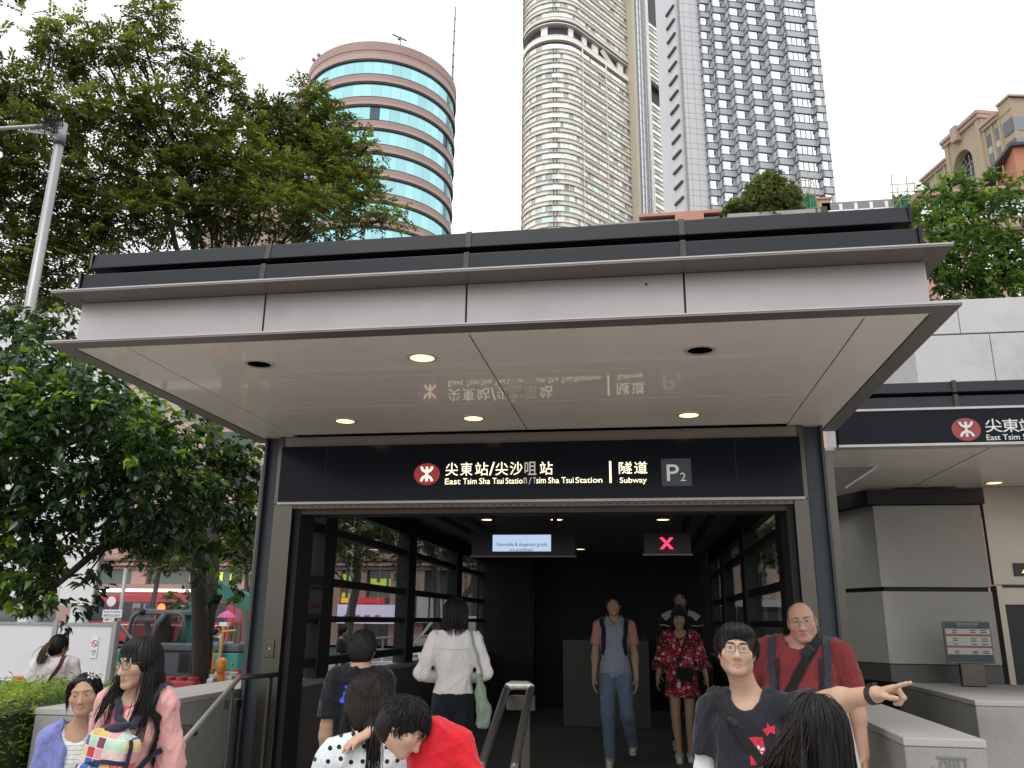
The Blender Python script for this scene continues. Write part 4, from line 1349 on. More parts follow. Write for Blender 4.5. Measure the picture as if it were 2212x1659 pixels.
def sprays(bl, per_m2, nleaf, ltwig, ll, lw, flat=.55, droop=.25, tone0=.5, tone_var=.22, seed=1, light_top=True, kind='pinnate', pale=.0):
    r = np.random.default_rng(seed)
    Ps, Ds, Ns, Ls, Ws, Ts, twigs = [], [], [], [], [], [], []
    for c, rad, dens in blobs_world(bl):
        n = max(4, int(per_m2*dens*rad*rad*3.1))
        # sprays sit mostly near the outside of their clump, the clump flattened
        u = unit(r.normal(size=(n, 3)))
        q = rad*(r.random(n)**.45)[:, None]
        o = u*q*np.array([1, 1, flat+.25])
        base = c+o
        dirn = unit(u*np.array([1, 1, .5])+r.normal(size=(n, 3))*.45+np.array([0, 0, .12]))
        cl_t = tone0+r.normal()*tone_var*.7
        for k in range(n):
            tl = ltwig*r.uniform(.6, 1.25)
            t = np.linspace(.12, 1, nleaf)
            d = dirn[k]
            side = unit(np.cross(d, np.array([0, 0, 1.0])+r.normal(size=3)*.25))
            upv = np.cross(side, d)
            axis = base[k]+np.outer(t*tl, d)-np.outer(droop*tl*t*t, np.array([0, 0, 1.0]))
            if kind == 'pinnate':
                s = np.where(np.arange(nleaf) % 2 == 0, 1, -1)[:, None]
                ld = side*s*.85+d*.55+r.normal(size=(nleaf, 3))*.18-np.array([0, 0, .15])
                P_ = axis
            else:                      # rosette: leaves radiate round the twig end
                a = r.random(nleaf)*2*math.pi
                ld = np.cos(a)[:, None]*side+np.sin(a)[:, None]*upv*.5+d*r.uniform(.25, .9, nleaf)[:, None]-np.array([0, 0, droop*1.2])
                P_ = base[k]+d*tl*r.uniform(.55, 1, nleaf)[:, None]+r.normal(size=(nleaf, 3))*.02
            nn = upv+r.normal(size=(nleaf, 3))*.35+np.array([0, 0, .4])
            Ps.append(P_); Ds.append(ld); Ns.append(nn)
            l_ = ll*r.uniform(.65, 1.2, nleaf)
            Ls.append(l_); Ws.append(l_*lw*r.uniform(.8, 1.15, nleaf))
            tt = cl_t+r.normal()*tone_var*.6+r.normal(size=nleaf)*tone_var*.45
            if light_top: tt = tt+.20*(o[k][2]/rad)
            if pale and r.random() < pale: tt = tt+.45
            Ts.append(tt)
            twigs.append((base[k], axis[-1]))
    return (np.concatenate(Ps), np.concatenate(Ds), np.concatenate(Ns), np.concatenate(Ls), np.concatenate(Ws), np.concatenate(Ts)), twigs

m_bark = M('dark_bark', (.024, .019, .015), .85, var=.3, vs=14, bump=.6, bs=30, stretch=(1, 1, .25))
m_bark2 = M('grey_bark', (.13, .115, .095), .85, var=.3, vs=10, bump=.5, bs=30, stretch=(1, 1, .25))

def tree(name, label, base, trunk_path, trunk_r, bl, leafm, bark, group=None, limbs=None, limb_skip=.55, twig_share=.25, **k):
    t = thing(name, label, 'tree', base, 0, group)
    part('trunk', MB().tube(trunk_path, trunk_r, 10), bark, t, smooth=True)
    data, twigs = sprays(bl, **k)
    r = np.random.default_rng(k.get('seed', 1)+99)
    mb = MB()
    tp = [np.asarray(p, float) for p in trunk_path]
    for c, rad, dens in blobs_world(bl):
        # a limb from the trunk out to each clump, bending upwards
        if r.random() < limb_skip: continue
        tt = r.uniform(.45, .98)*(len(tp)-1)
        j = int(tt)
        s = tp[j]+(tp[min(j+1, len(tp)-1)]-tp[j])*(tt-j)
        m1 = s+(c-s)*.5+np.array([0, 0, (.12 if c[2] > s[2] else .02)*np.linalg.norm(c-s)])+r.normal(size=3)*.25*rad
        L_ = np.linalg.norm(c-s)
        r0 = min(trunk_r[j]*.5 if hasattr(trunk_r, '__len__') else trunk_r*.5, .008+.006*L_)
        mb.tube([s, s+(m1-s)*.5, m1, m1+(c-m1)*.55, c+r.normal(size=3)*.1*rad], [r0, r0*.85, r0*.65, r0*.45, r0*.2], 6)
        for _ in range(3):
            e = c+unit(r.normal(size=3))*rad*.9
            mb.tube([c+(m1-c)*.2, c+(e-c)*.5+r.normal(size=3)*.05*rad, e], [r0*.32, r0*.22, .004], 4)
    for (a, b) in twigs:
        if r.random() < twig_share:
            mb.tube([a, b], [.007, .003], 3, caps=False)
    part('limbs', mb, bark, t, smooth=True)
    me = leaf_mesh('crown', *data)
    link('crown', me, leafm, t)
    return t

lm_feather = leafmat('feathery_leaf', (.030, .044, .014), (.125, .150, .042), (.30, .30, .08), trans=.45)
lm_broad = leafmat('broad_leaf', (.012, .030, .012), (.046, .098, .030), (.30, .42, .05), trans=.32, rough=.32, spec=.55)
lm_right = leafmat('rosette_leaf', (.022, .050, .012), (.095, .175, .045), (.26, .38, .09), trans=.38, rough=.38)
lm_hedge = leafmat('hedge_leaf', (.030, .065, .010), (.12, .20, .03), (.30, .38, .06), trans=.35)
lm_far = leafmat('far_leaf', (.045, .066, .030), (.13, .16, .07), (.24, .27, .12), trans=.45)

# tall feathery tree behind the canopy
A = [(325, 38, 40, 15), (340, 15, 22, 15), (305, 75, 26, 15), (30, 10, 22, 13, .35), (58, 40, 26, 13, .35), (25, 62, 20, 14, .3), (115, 60, 26, 14, .6), (150, 62, 26, 14, .6), (135, 98, 42, 14.5), (115, 150, 48, 14.5), (190, 50, 24, 14.5, .6),
     (250, 100, 42, 14.5), (300, 120, 36, 15), (205, 150, 48, 15), (408, 112, 26, 16), (395, 125, 22, 16, .6), (450, 165, 50, 16), (490, 190, 28, 16), (415, 215, 40, 16), (330, 208, 44, 15), (15, 170, 45, 13), (50, 205, 45, 13.5), (155, 230, 55, 14), (275, 245, 60, 15),
     (100, 280, 60, 14), (10, 270, 50, 13), (210, 285, 60, 15), (345, 300, 65, 15.5), (430, 280, 50, 16), (505, 300, 50, 16.5), (555, 236, 36, 17), (545, 275, 40, 17), (600, 262, 44, 17.5), (615, 300, 44, 17.5), (672, 205, 30, 18), (690, 238, 40, 18), (725, 265, 36, 18),
     (650, 310, 60, 18), (715, 330, 55, 18), (770, 315, 34, 18, .8), (800, 312, 20, 18, .6), (680, 390, 70, 18), (760, 400, 50, 18), (800, 375, 28, 18, .8), (790, 450, 44, 17.5), (845, 462, 28, 17, .8), (868, 455, 16, 17, .6),
     (600, 380, 70, 17), (520, 380, 70, 16.5), (430, 370, 75, 16), (330, 390, 75, 15.5), (220, 380, 75, 15), (110, 370, 70, 14), (20, 360, 60, 13.5), (40, 450, 70, 14), (150, 470, 75, 14.5), (260, 470, 75, 15), (370, 470, 75, 15.5), (480, 460, 75, 16), (590, 460, 75, 16.5), (700, 470, 65, 17),
     (30, 540, 70, 14), (120, 560, 60, 14.5), (200, 520, 60, 15), (60, 620, 60, 14.5), (120, 640, 40, 14.5), (-40, 250, 60, 13), (-50, 420, 80, 13.5), (-40, 580, 70, 13.5)]
tb = at(433, 1455, 14.2)
base_x = tb[0]
A_trunk = [(base_x, 14.2, GZ), (base_x-.05, 14.2, 1.0), (base_x-.9, 15.4, 3.6), (base_x-1.7, 16.4, 5.2), (base_x-1.9, 16.9, 6.6), (base_x-1.7, 17.2, 8.0)]
tree('feathery_tree', 'tall light green tree with feathery foliage behind the left of the canopy', (base_x, 14.2, GZ), A_trunk, [.19, .17, .15, .12, .08, .04], A, lm_feather, m_bark, limb_skip=.72,
     per_m2=112, nleaf=15, ltwig=.42, ll=.115, lw=.48, twig_share=.04, flat=.5, droop=.22, tone0=.50, tone_var=.24, seed=3)
# broad-leaved tree nearer the camera
B = [(20, 720, 45, 9.5), (20, 790, 55, 8.6), (95, 790, 45, 8.2), (60, 700, 30, 10), (140, 690, 26, 9.5), (135, 735, 26, 9.2), (60, 870, 62, 8.0), (150, 880, 60, 7.8), (215, 870, 40, 8.6), (240, 915, 50, 8), (300, 930, 46, 8.8), (310, 985, 60, 8.2), (100, 975, 70, 7.8), (200, 1000, 66, 8),
     (370, 985, 46, 9.4), (420, 990, 46, 9.8), (470, 990, 40, 10), (520, 1000, 36, 10.2), (545, 1050, 26, 10.4), (20, 970, 60, 8), (30, 1060, 60, 8), (320, 1075, 60, 8.4), (400, 1070, 56, 9), (470, 1085, 50, 9.6), (520, 1110, 34, 10), (130, 1065, 50, 8), (230, 1080, 46, 8.2),
     (70, 1130, 50, 8), (25, 1180, 60, 8), (30, 1260, 50, 8.2), (90, 1190, 34, 8.2, .7), (140, 1180, 26, 8.4, .5), (180, 1150, 26, 8.4, .5), (300, 1150, 44, 8.8, .7), (370, 1160, 46, 9.4, .8), (450, 1160, 46, 10, .8), (505, 1180, 30, 10, .7), (255, 1150, 28, 8.8, .5), (470, 1240, 30, 10.5, .5), (515, 1260, 26, 10.5, .5),
     (70, 1245, 26, 8, .8), (100, 1275, 24, 8, .8), (130, 1295, 22, 8, .8), (155, 1312, 18, 8, .8), (170, 1265, 16, 8.1, .7), (200, 1215, 20, 8.3, .7), (250, 1190, 22, 8.8, .7), (60, 1300, 30, 8.2, .7), (180, 850, 40, 8.4), (270, 892, 36, 9), (350, 932, 34, 9.5), (440, 972, 30, 10), (150, 805, 34, 8.6), (500, 1002, 30, 10.2), (230, 850, 30, 9.2), (400, 930, 26, 10), (-40, 900, 80, 8), (-40, 1080, 80, 8.2), (-30, 1230, 60, 8.4)]
tq = [at(437, 1700, 12.2), at(434, 1455, 12.2), at(432, 1330, 12.2), at(426, 1200, 12.2), at(420, 1120, 12), at(400, 1040, 11.5), at(360, 960, 11)]
tq[0][2] = GZ-.1
tB = tree('broadleaf_tree', 'dark trunked broad leaved tree with large glossy leaves at the left of the entrance', tuple(tq[0]), tq, [.135, .125, .12, .12, .11, .09, .05], B, lm_broad, m_bark,
     per_m2=210, nleaf=9, ltwig=.28, ll=.125, lw=.56, twig_share=.05, flat=.6, droop=.5, tone0=.34, tone_var=.20, seed=5, kind='rosette', pale=.10)
lb = [at(425, 1180, 12), at(360, 1165, 10.5), at(276, 1170, 9.2), at(215, 1185, 8.5), at(150, 1240, 8.1), at(118, 1268, 8), at(108, 1300, 8), at(112, 1325, 8)]
part('drooping_branch', MB().tube(lb, [.07, .06, .05, .045, .035, .028, .018, .008], 7), m_bark, tB, smooth=True)
# tree behind the concrete parapet at the right
Rb = [(2045, 425, 40, 14.5), (2010, 450, 32, 14.5), (2085, 440, 40, 14.8), (2135, 420, 42, 14.6), (2170, 455, 30, 14.5, .8), (2195, 448, 16, 14.4, .7), (2110, 480, 46, 14.6), (2050, 490, 46, 14.4), (2000, 500, 30, 14.3), (2020, 540, 40, 14.2), (2080, 550, 50, 14.4), (2150, 530, 46, 14.4), (2195, 520, 30, 14.3),
      (2190, 560, 40, 14.3), (2130, 590, 50, 14.2), (2060, 600, 46, 14), (2005, 590, 30, 14), (2030, 625, 26, 13.9), (2100, 630, 40, 14), (2170, 620, 44, 14), (2210, 610, 36, 14), (2240, 560, 50, 14.3)]
tree('rosette_tree', 'fresh green bushy tree rising behind the pale concrete parapet at the right', (7.4, 14.6, 1.5), [(7.4, 14.8, 1.5), (7.35, 14.8, 4.6), (7.3, 14.8, 5.8)], [.16, .12, .05], Rb, lm_right, m_bark,
     per_m2=110, nleaf=11, ltwig=.24, ll=.15, lw=.36, twig_share=.05, flat=.6, droop=.25, tone0=.48, tone_var=.20, seed=8, kind='rosette', pale=.06)
# round tree on the podium roof
Q = [(1662, 398, 24, 58.6), (1640, 412, 24, 58.6), (1685, 415, 26, 58.6), (1700, 435, 24, 58.4), (1660, 432, 32, 58.2), (1625, 445, 28, 58.3), (1595, 458, 22, 58.3), (1580, 466, 14, 58.3), (1690, 458, 28, 58.1), (1650, 462, 28, 58.1), (1715, 455, 14, 58.3)]
tree('rooftop_tree', 'round dark green tree growing on the podium roof before the hotel tower', (10.6, 58.6, 28.6), [(10.6, 58.6, 28.6), (10.6, 58.6, 30.6), (10.6, 58.6, 32.2)], [.2, .16, .06], Q, lm_far, m_bark,
     per_m2=70, nleaf=12, ltwig=.45, ll=.26, lw=.45, twig_share=.03, flat=.7, droop=.2, tone0=.5, tone_var=.22, seed=11, kind='rosette')
part('roof_planter', MB().box(7.0, 13.2, 57.0, 60.6, 28.3, 28.95), m_pod, pod)
# street trees seen through the glass
def street_tree(lab, pts, Y, bl, r0, seed):
    p = [at(x, y, Y) for x, y in pts]
    p[0][2] = GZ-.1
    tree('street_tree', lab, tuple(p[0]), p, list(np.linspace(r0, r0*.45, len(p))), [(*b[:3], Y+b[3]) for b in bl], lm_far, m_bark2, group='street trees beyond the glass wall',
         per_m2=70, nleaf=11, twig_share=.03, ltwig=.4, ll=.17, lw=.45, flat=.55, droop=.3, tone0=.42, tone_var=.22, seed=seed)
street_tree('leaning street tree seen through the widest pane of the left glass wall', [(742, 1430), (748, 1390), (760, 1312), (771, 1265), (773, 1190), (778, 1115), (790, 1030)], 18.5,
            [(690, 1160, 40, -1), (720, 1130, 40, 0), (770, 1140, 36, 0), (820, 1130, 40, .5), (850, 1150, 36, 1), (740, 1190, 34, -.5), (850, 1200, 24, 1), (800, 1170, 30, .5), (690, 1215, 30, -1), (760, 1060, 60, 0), (680, 1060, 60, -1), (840, 1060, 60, 1)], .12, 21)
street_tree('forked street tree seen through the third bay of the left glass wall', [(938, 1440), (940, 1390), (944, 1330), (943, 1270), (938, 1220), (930, 1150), (920, 1060)], 22,
            [(925, 1150, 40, 0), (960, 1130, 40, .5), (900, 1120, 40, -.5), (985, 1170, 34, 1), (950, 1190, 26, 0), (940, 1060, 60, 0), (1010, 1090, 50, 1)], .12, 22)
street_tree('bent street tree seen through the last bay of the left glass wall', [(995, 1440), (996, 1390), (998, 1330), (1005, 1285), (1030, 1255), (1040, 1200), (1035, 1140)], 26,
            [(1035, 1200, 26, 0), (1015, 1170, 30, 0), (1040, 1130, 40, 0), (1000, 1120, 40, -1)], .14, 23)
street_tree('slim street tree behind the excavator boom', [(527, 1500), (528, 1420), (530, 1330), (533, 1250), (530, 1190)], 24,
            [(530, 1185, 34, 0), (500, 1205, 26, 0), (545, 1170, 36, 0), (510, 1160, 34, 0), (560, 1220, 30, 0)], .11, 24)
street_tree('thin street tree behind the round traffic sign', [(330, 1500), (330, 1420), (318, 1350), (335, 1280), (345, 1225), (350, 1150)], 26,
            [(345, 1215, 24, 0), (320, 1190, 34, 0), (380, 1200, 34, 0), (300, 1150, 50, 0), (380, 1140, 60, 0), (390, 1290, 22, -1), (405, 1300, 18, -1)], .12, 25)
# clipped bamboo-leaved hedge
r = np.random.default_rng(31)
hx0, hx1, hy0, hy1, hz = -9.5, -4.085, 4.9, 7.0, -.565
n = 26000
P = np.empty((n, 3))
face = r.random(n)
P[:, 0] = r.uniform(hx0, hx1, n); P[:, 1] = r.uniform(hy0, hy1, n)
P[:, 2] = hz+.05*np.sin(P[:, 0]*3.1+1)+.05*np.sin(P[:, 1]*4.3+P[:, 0])+r.normal(size=n)*.035
sd_ = face < .42
P[sd_, 1] = hy0+np.abs(r.normal(size=sd_.sum()))*.09+.05*np.sin(P[sd_, 0]*5)
P[sd_, 2] = r.uniform(GZ, hz, sd_.sum())
sr_ = (face > .42) & (face < .5)
P[sr_, 0] = hx1-np.abs(r.normal(size=sr_.sum()))*.06
P[sr_, 2] = r.uniform(GZ, hz, sr_.sum())
Dn = r.normal(size=(n, 3))*np.array([1, 1, .35])+np.array([.2, -.5, .25])
Dn[sd_] += np.array([0, -.5, -.75])
Nn = r.normal(size=(n, 3))*.4+np.array([0, -.3, 1])
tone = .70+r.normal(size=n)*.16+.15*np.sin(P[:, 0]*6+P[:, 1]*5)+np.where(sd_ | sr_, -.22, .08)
hd = thing('hedge', 'bright green clipped hedge at the left behind the granite wall', 'hedge', (-6.5, 5.9, GZ))
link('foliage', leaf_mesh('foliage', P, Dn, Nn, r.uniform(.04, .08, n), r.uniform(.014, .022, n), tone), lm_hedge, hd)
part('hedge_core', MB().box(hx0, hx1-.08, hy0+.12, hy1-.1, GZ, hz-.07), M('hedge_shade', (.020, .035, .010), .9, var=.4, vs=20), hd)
# low planting behind the barriers
n = 3500
P = np.stack([r.uniform(-7.4, -4.9, n), r.uniform(13.0, 14.0, n), np.zeros(n)], 1)
P[:, 2] = -1.0+.06*np.sin(P[:, 0]*7)+r.normal(size=n)*.06
sb = thing('shrub_bed', 'low green planting behind the red and white barriers', 'shrubs', (-6.5, 13.5, GZ))
o = link('foliage', leaf_mesh('foliage', P, r.normal(size=(n, 3))+np.array([0, -.3, .4]), r.normal(size=(n, 3))*.5+np.array([0, 0, 1]), r.uniform(.04, .08, n), r.uniform(.02, .03, n), .30+r.normal(size=n)*.2), lm_hedge, sb)
part('bed', MB().box(-7.4, -4.9, 13.0, 14.0, GZ, -1.05), M('hedge_shade', (.020, .035, .010), .9), sb)
# ================================================================ street at the left
def px_box(mb, x0, y0, x1, y1, Y, dep):
    a, b = at(x0, y1, Y), at(x1, y0, Y)
    return mb.box(a[0], b[0], Y, Y+dep, a[2], b[2])
# --- lamp post
m_galv = M('galvanised_steel', (.33, .33, .33), .45, metal=.55, var=.12, vs=4, bump=.03, bs=12, stretch=(1, 1, .2))
lx = -8.62
lp = thing('lamp_post', 'grey tubular lamp post with a horizontal arm and tangled cable at the left', 'lamp post', (lx, 10, GZ))
zt = at(133, 268, 10)[2]
part('pole', MB().tube([(lx, 10, GZ), (lx, 10, zt-.35)], [.092, .068], 14), m_galv, lp, smooth=True)
part('pole_head', MB().tube([(lx, 10, zt-.35), (lx, 10, zt)], [.078, .074], 14), m_galv, lp, smooth=True)
part('arm', MB().tube([(lx, 9.96, zt-.04), (lx-2.6, 9.9, zt-.02)], .030, 8), m_galv, lp, smooth=True)
part('collar', MB().tube([(lx, 10, zt-.37), (lx, 10, zt-.33)], .083, 14), m_bar, lp)
part('gusset', MB().extrude([(lx-.05, 9.97, zt-.08), (lx-.75, 9.97, zt-.07), (lx-.05, 9.97, zt-.22)], (0, .03, 0)), m_galv, lp)
r = np.random.default_rng(2)
cb = MB()
for k in range(9):
    c0 = np.array([lx-.1+r.normal()*.05, 9.92, zt-.03+r.normal()*.05])
    cb.tube([c0+np.array([math.cos(t)*r.uniform(.05, .14), -.03+.05*math.sin(3*t+k), math.sin(t)*r.uniform(.07, .17)]) for t in np.linspace(0, 5.6, 12)], .008, 4)
part('cable', cb, m_black, lp)
cl = part('clamp', MB().box(lx-.05, lx+.02, 9.91, 9.93, at(60, 1000-35, 10)[2], at(60, 1000-45, 10)[2]), m_black, lp)

# --- white hoarding behind the hedge
m_hoard = M('hoarding_white', (.66, .66, .68), .45, var=.02, vs=.8, dirt=.12, dirt_scale=1.5)
hp = at(122, 1345, 15)
hd_z0, hd_z1 = -1.22, at(122, 1347, 15)[2]
xe = at(250, 1345, 15)[0]
hg = thing('hoarding', 'white panelled site hoarding with grey posts behind the hedge', 'hoarding', (hp[0], 15, -1.3))
xs_ = [hp[0]-2.8, hp[0]-1.42, hp[0], xe]
for a, b in zip(xs_[:-1], xs_[1:]):
    part('hoarding_panel', MB().box(a+.05, b-.045, 15, 15.04, hd_z0, hd_z1-.03), m_hoard, hg, bev=.004)
    part('top_rail', MB().box(a+.02, b-.02, 14.98, 15.06, hd_z1-.028, hd_z1+.02), m_galv, hg)
for x in xs_:
    part('post', MB().box(x-.045, x+.045, 14.97, 15.07, -1.29, hd_z1+.06), m_galv, hg)
part('stay', MB().tube([(xe, 15.1, hd_z1), (xe+.35, 15.6, -.75)], .03, 6), m_galv, hg)
ns = thing('no_smoking_sign', 'white sheet with a red no smoking ring on the hoarding', 'sign', (at(203, 1400, 14.98)[0], 14.98, at(203, 1400, 14.98)[2]))
a, b = at(193, 1421, 14.985), at(214, 1375, 14.985)
part('sheet', MB().box(a[0], b[0], 14.985, 14.992, a[2], b[2]), M('white_sheet', (.76, .76, .76), .5, var=.02), ns)
cx_, cz_ = (a[0]+b[0])/2, b[2]-(b[2]-a[2])*.33
R_ = (b[0]-a[0])*.40
m_sred = M('sign_red', (.45, .035, .045), .5)
rg = MB()
ring_pts = [(cx_+R_*math.cos(t), cz_+R_*math.sin(t)) for t in np.linspace(0, 2*math.pi, 33)]
q = band(ring_pts, R_*.24, 14.980, .003); rg.add(q.v, q.f)
q = band([(cx_-R_*.68, cz_+R_*.68), (cx_+R_*.68, cz_-R_*.68)], R_*.2, 14.976, .003); rg.add(q.v, q.f)
part('ban_ring', rg, m_sred, ns)
part('cigarette', band([(cx_-R_*.5, cz_-R_*.2), (cx_+R_*.4, cz_-R_*.2)], R_*.22, 14.9825, .002), m_black, ns)
lettering('lettering', 'NO SMOKING', a[0]+.02, 14.983, b[2]-(b[2]-a[2])*.72, (b[0]-a[0])-.04, .035, m_black, ns)
lettering('lettering', '不准吸煙', a[0]+.025, 14.983, b[2]-(b[2]-a[2])*.90, (b[0]-a[0])-.05, .075, M('grey_print', (.42, .42, .44), .6), ns)
ob_ = at(38, 1475, 13.8)
single('orange_bin', MB().extrude([(ob_[0]-.22, 13.8, -1.35), (ob_[0]+.22, 13.8, -1.35), (ob_[0]+.30, 13.8, -1.03), (ob_[0]-.10, 13.8, -1.03)], (0, .3, 0)).box(ob_[0]-.2, ob_[0]+.2, 13.85, 14.05, GZ, -1.36), M('safety_orange', (.62, .17, .025), .5, var=.12, vs=8),
       'orange plastic marker just over the hedge before the hoarding', 'road marker', bev=.01)

# --- big white panelled screen wall on columns
m_wpan = M('white_cladding', (.72, .72, .72), .5, var=.02, vs=.5)
wa, wb = at(60, 1308, 24), at(197, 1308, 24)
ww = thing('screen_wall', 'large white panelled wall raised on pale columns seen through the leaves', 'hoarding', (wb[0]-2, 24, GZ))
pw, ph = 1.15, 1.45
for i in range(5):
    for j in range(7):
        x1 = wb[0]-i*pw
        part('wall_panel', MB().box(x1-pw+.008, x1-.008, 24, 24.08, wb[2]+j*ph+.008, wb[2]+(j+1)*ph-.008), m_wpan, ww)
part('frame', MB().box(wb[0]-5*pw, wb[0], 24.1, 24.3, wb[2]+.02, wb[2]+7*ph), m_galv, ww)
for k in (0.55, 2.3, 4.2):
    part('column', MB().cyl((wb[0]-k, 24.3), .28, GZ, wb[2]-.02, 14), m_wpan, ww, smooth=False)

# --- shopping street building
m_mall = M('mall_stone', (.44, .285, .235), .7, var=.05, vs=.3, dirt=.15, dirt_scale=.4)
m_mall2 = M('mall_pale', (.50, .35, .295), .7, var=.05, vs=.3)
m_shopg = facade_glass('shop_glass', (.10, .12, .11), refl=.3, rough=.05, var=.3)
m_brown2 = M('brown_band', (.20, .145, .115), .7)
ml = thing('mall_building', 'pink stone shopping building with cornices, lit shopfronts and lime window posters across the street', 'building', (-25, 55, GZ))
YM = 54
part('wall', MB().box(-62, -2, YM+.6, YM+16, GZ, 13), m_mall2, ml)
U = lambda y, x=480: at(x, y, YM)[2]
part('wall_band', MB().box(-62, -2, YM, YM+.6, U(1195), 13), m_mall2, ml)
for k, (y0, y1) in enumerate(((1212, 1207), (1222, 1216), (1231, 1225))):
    part('cornice', MB().box(-62, -2, YM-.35+.1*k, YM+.1, U(y0), U(y1)), (m_brown2, m_mall)[k % 2], ml)
part('wall_band', MB().box(-62, -2, YM+.02, YM+.6, U(1224.5), U(1195)+.01), m_mall, ml)
for x in (150, 300, 425, 540, 720, 775, 862, 900, 1000):
    a = at(x, 1250, YM)
    part('pier', MB().box(a[0]-.55, a[0]+.55, YM-.05, YM+.6, GZ, U(1231)), m_mall, ml)
for x in range(-60, -3, 6):
    for z in (5.6, 8.6, 11.2):
        part('window', MB().box(x, x+3.2, YM-.04, YM, z, z+1.5), m_shopg, ml)
part('shop_glazing', MB().box(-61.5, -2.2, YM+.3, YM+.4, GZ, U(1232)), m_shopg, ml)
m_lime = emit('lime_poster', (.62, .80, .10), .55, (.4, .5, .08))
for x0, x1, y0, y1 in ((457, 467, 1236, 1284), (470, 482, 1236, 1286), (493, 500, 1240, 1284), (738, 748, 1240, 1292), (752, 763, 1240, 1294), (800, 835, 1250, 1270), (840, 858, 1250, 1272)):
    a, b = at(x0, y1, YM+.2), at(x1, y0, YM+.2)
    p_ = part('window_poster', MB().box(a[0], b[0], YM+.2, YM+.24, a[2], b[2]), m_lime, ml)
    m_ = (a[0]+b[0])/2
    part('print', MB().box(m_-.12, m_+.12, YM+.19, YM+.2, a[2]+.35, a[2]+.75), m_brown2, p_)
m_strip = emit('white_light_strip', (1, .97, .92), 1.3, (.6, .6, .6))
part('canopy_light', MB().box(at(190, 1276, 50)[0], at(452, 1276, 50)[0], 50, 50.2, at(300, 1279, 50)[2], at(300, 1272, 50)[2]), m_strip, ml)
part('shop_canopy', MB().box(at(185, 1276, 50)[0], at(540, 1276, 50)[0], 50.01, YM, at(300, 1271.5, 50)[2], at(300, 1262, 50)[2]), m_mall, ml)
for x, y in ((207, 1219), (222, 1217), (232, 1221), (238, 1214), (255, 1218), (300, 1214), (262, 1222), (228, 1212)):
    c = at(x, y, YM+.25)
    part('shop_lamp', MB().ball(c, .10, 6, 4), emit('shop_lamp', (1, .62, .2), 4), ml)
fas = part('shop_fascia', MB().box(at(735, 1300, YM-.3)[0], at(830, 1300, YM-.3)[0], YM-.3, YM-.2, at(780, 1303, YM-.3)[2], at(780, 1291, YM-.3)[2]), emit('red_fascia', (.75, .05, .06), .5, (.5, .04, .04)), ml)
part('fascia_logo', MB().box(at(737, 1300, YM-.31)[0], at(752, 1300, YM-.31)[0], YM-.32, YM-.301, at(745, 1302, YM-.3)[2], at(745, 1292, YM-.3)[2]), emit('yellow_fascia', (1, .6, .05), .6, (.6, .4, .05)), fas)
lav = part('shop_screen', MB().box(at(730, 1300, YM-.4)[0], at(866, 1300, YM-.4)[0], YM-.4, YM-.3, at(780, 1347, YM-.4)[2], at(780, 1306, YM-.4)[2]), emit('lavender_screen', (.74, .60, .84), .60, (.5, .45, .55)), ml)
for i in range(4):
    part('print', MB().box(at(745+i*22, 1300, YM-.41)[0], at(757+i*22, 1300, YM-.41)[0], YM-.42, YM-.401, at(780, 1340, YM-.4)[2], at(780, 1328, YM-.4)[2]), M('lilac_print', (.40, .28, .40), .6), lav)
part('shop_glass_front', MB().box(at(860, 1300, YM-.4)[0], at(1010, 1300, YM-.4)[0], YM-.4, YM-.3, at(900, 1345, YM-.4)[2], at(900, 1285, YM-.4)[2]), M('white_shopfront', (.60, .60, .58), .5), ml)
for k in range(5):
    part('shop_mullion', MB().box(at(866+k*30, 1300, YM-.45)[0], at(869+k*30, 1300, YM-.45)[0], YM-.46, YM-.401, at(900, 1345, YM-.4)[2], at(900, 1285, YM-.4)[2]), m_gline, ml)
# grey glass building at the end of the street, in the last bays
gl = thing('glass_building', 'grey glazed block at the far end of the street beyond the glass wall', 'building', (-8, 62, GZ))
part('wall', MB().box(at(955, 1300, 60)[0], at(1075, 1300, 60)[0], 60, 70, GZ, 16), M('grey_block', (.36, .37, .37), .6, var=.08, vs=.4), gl)
for i in range(4):
    for j in range(5):
        x = at(958+i*28, 1300, 60)[0]
        part('window', MB().box(x, x+.62, 59.93, 60, .5+j*2.6, 2.2+j*2.6), m_gstrip, gl)

# --- red bus
m_bred = M('bus_red', (.40, .028, .03), .3, var=.05, vs=1, coat=.5)
m_bglass = facade_glass('bus_glass', (.03, .035, .04), refl=.25, rough=.06, var=.2)
YBu = 46
bl_, br_ = at(188, 1283, YBu)[0], at(510, 1283, YBu)[0]
bt = at(300, 1284, YBu)[2]
bs = thing('red_bus', 'red bus with a dark window band standing in the street behind the excavator', 'bus', ((bl_+br_)/2, YBu+1.2, GZ-.12))
part('body', MB().extrude([(bl_+.15, YBu, GZ+.3), (bl_, YBu, .0), (bl_+.12, YBu, bt-.25), (bl_+.4, YBu, bt), (br_, YBu, bt), (br_, YBu, GZ+.3)], (0, 2.5, 0)), m_bred, bs, bev=.05)
part('window_band', MB().extrude([(bl_+.35, YBu-.012, -.30), (bl_+.45, YBu-.012, bt-.42), (br_-.5, YBu-.012, bt-.42), (br_-.5, YBu-.012, -.30)], (0, .011, 0)), m_bglass, bs)
for k in range(6):
    x = bl_+1.6+k*1.45
    part('window_pillar', MB().box(x, x+.09, YBu-.02, YBu-.0125, -.30, bt-.42), m_bred, bs)
part('waist_line', MB().box(bl_+.05, br_, YBu-.015, YBu-.001, -.52, -.46), M('bus_white', (.6, .6, .6), .4), bs)
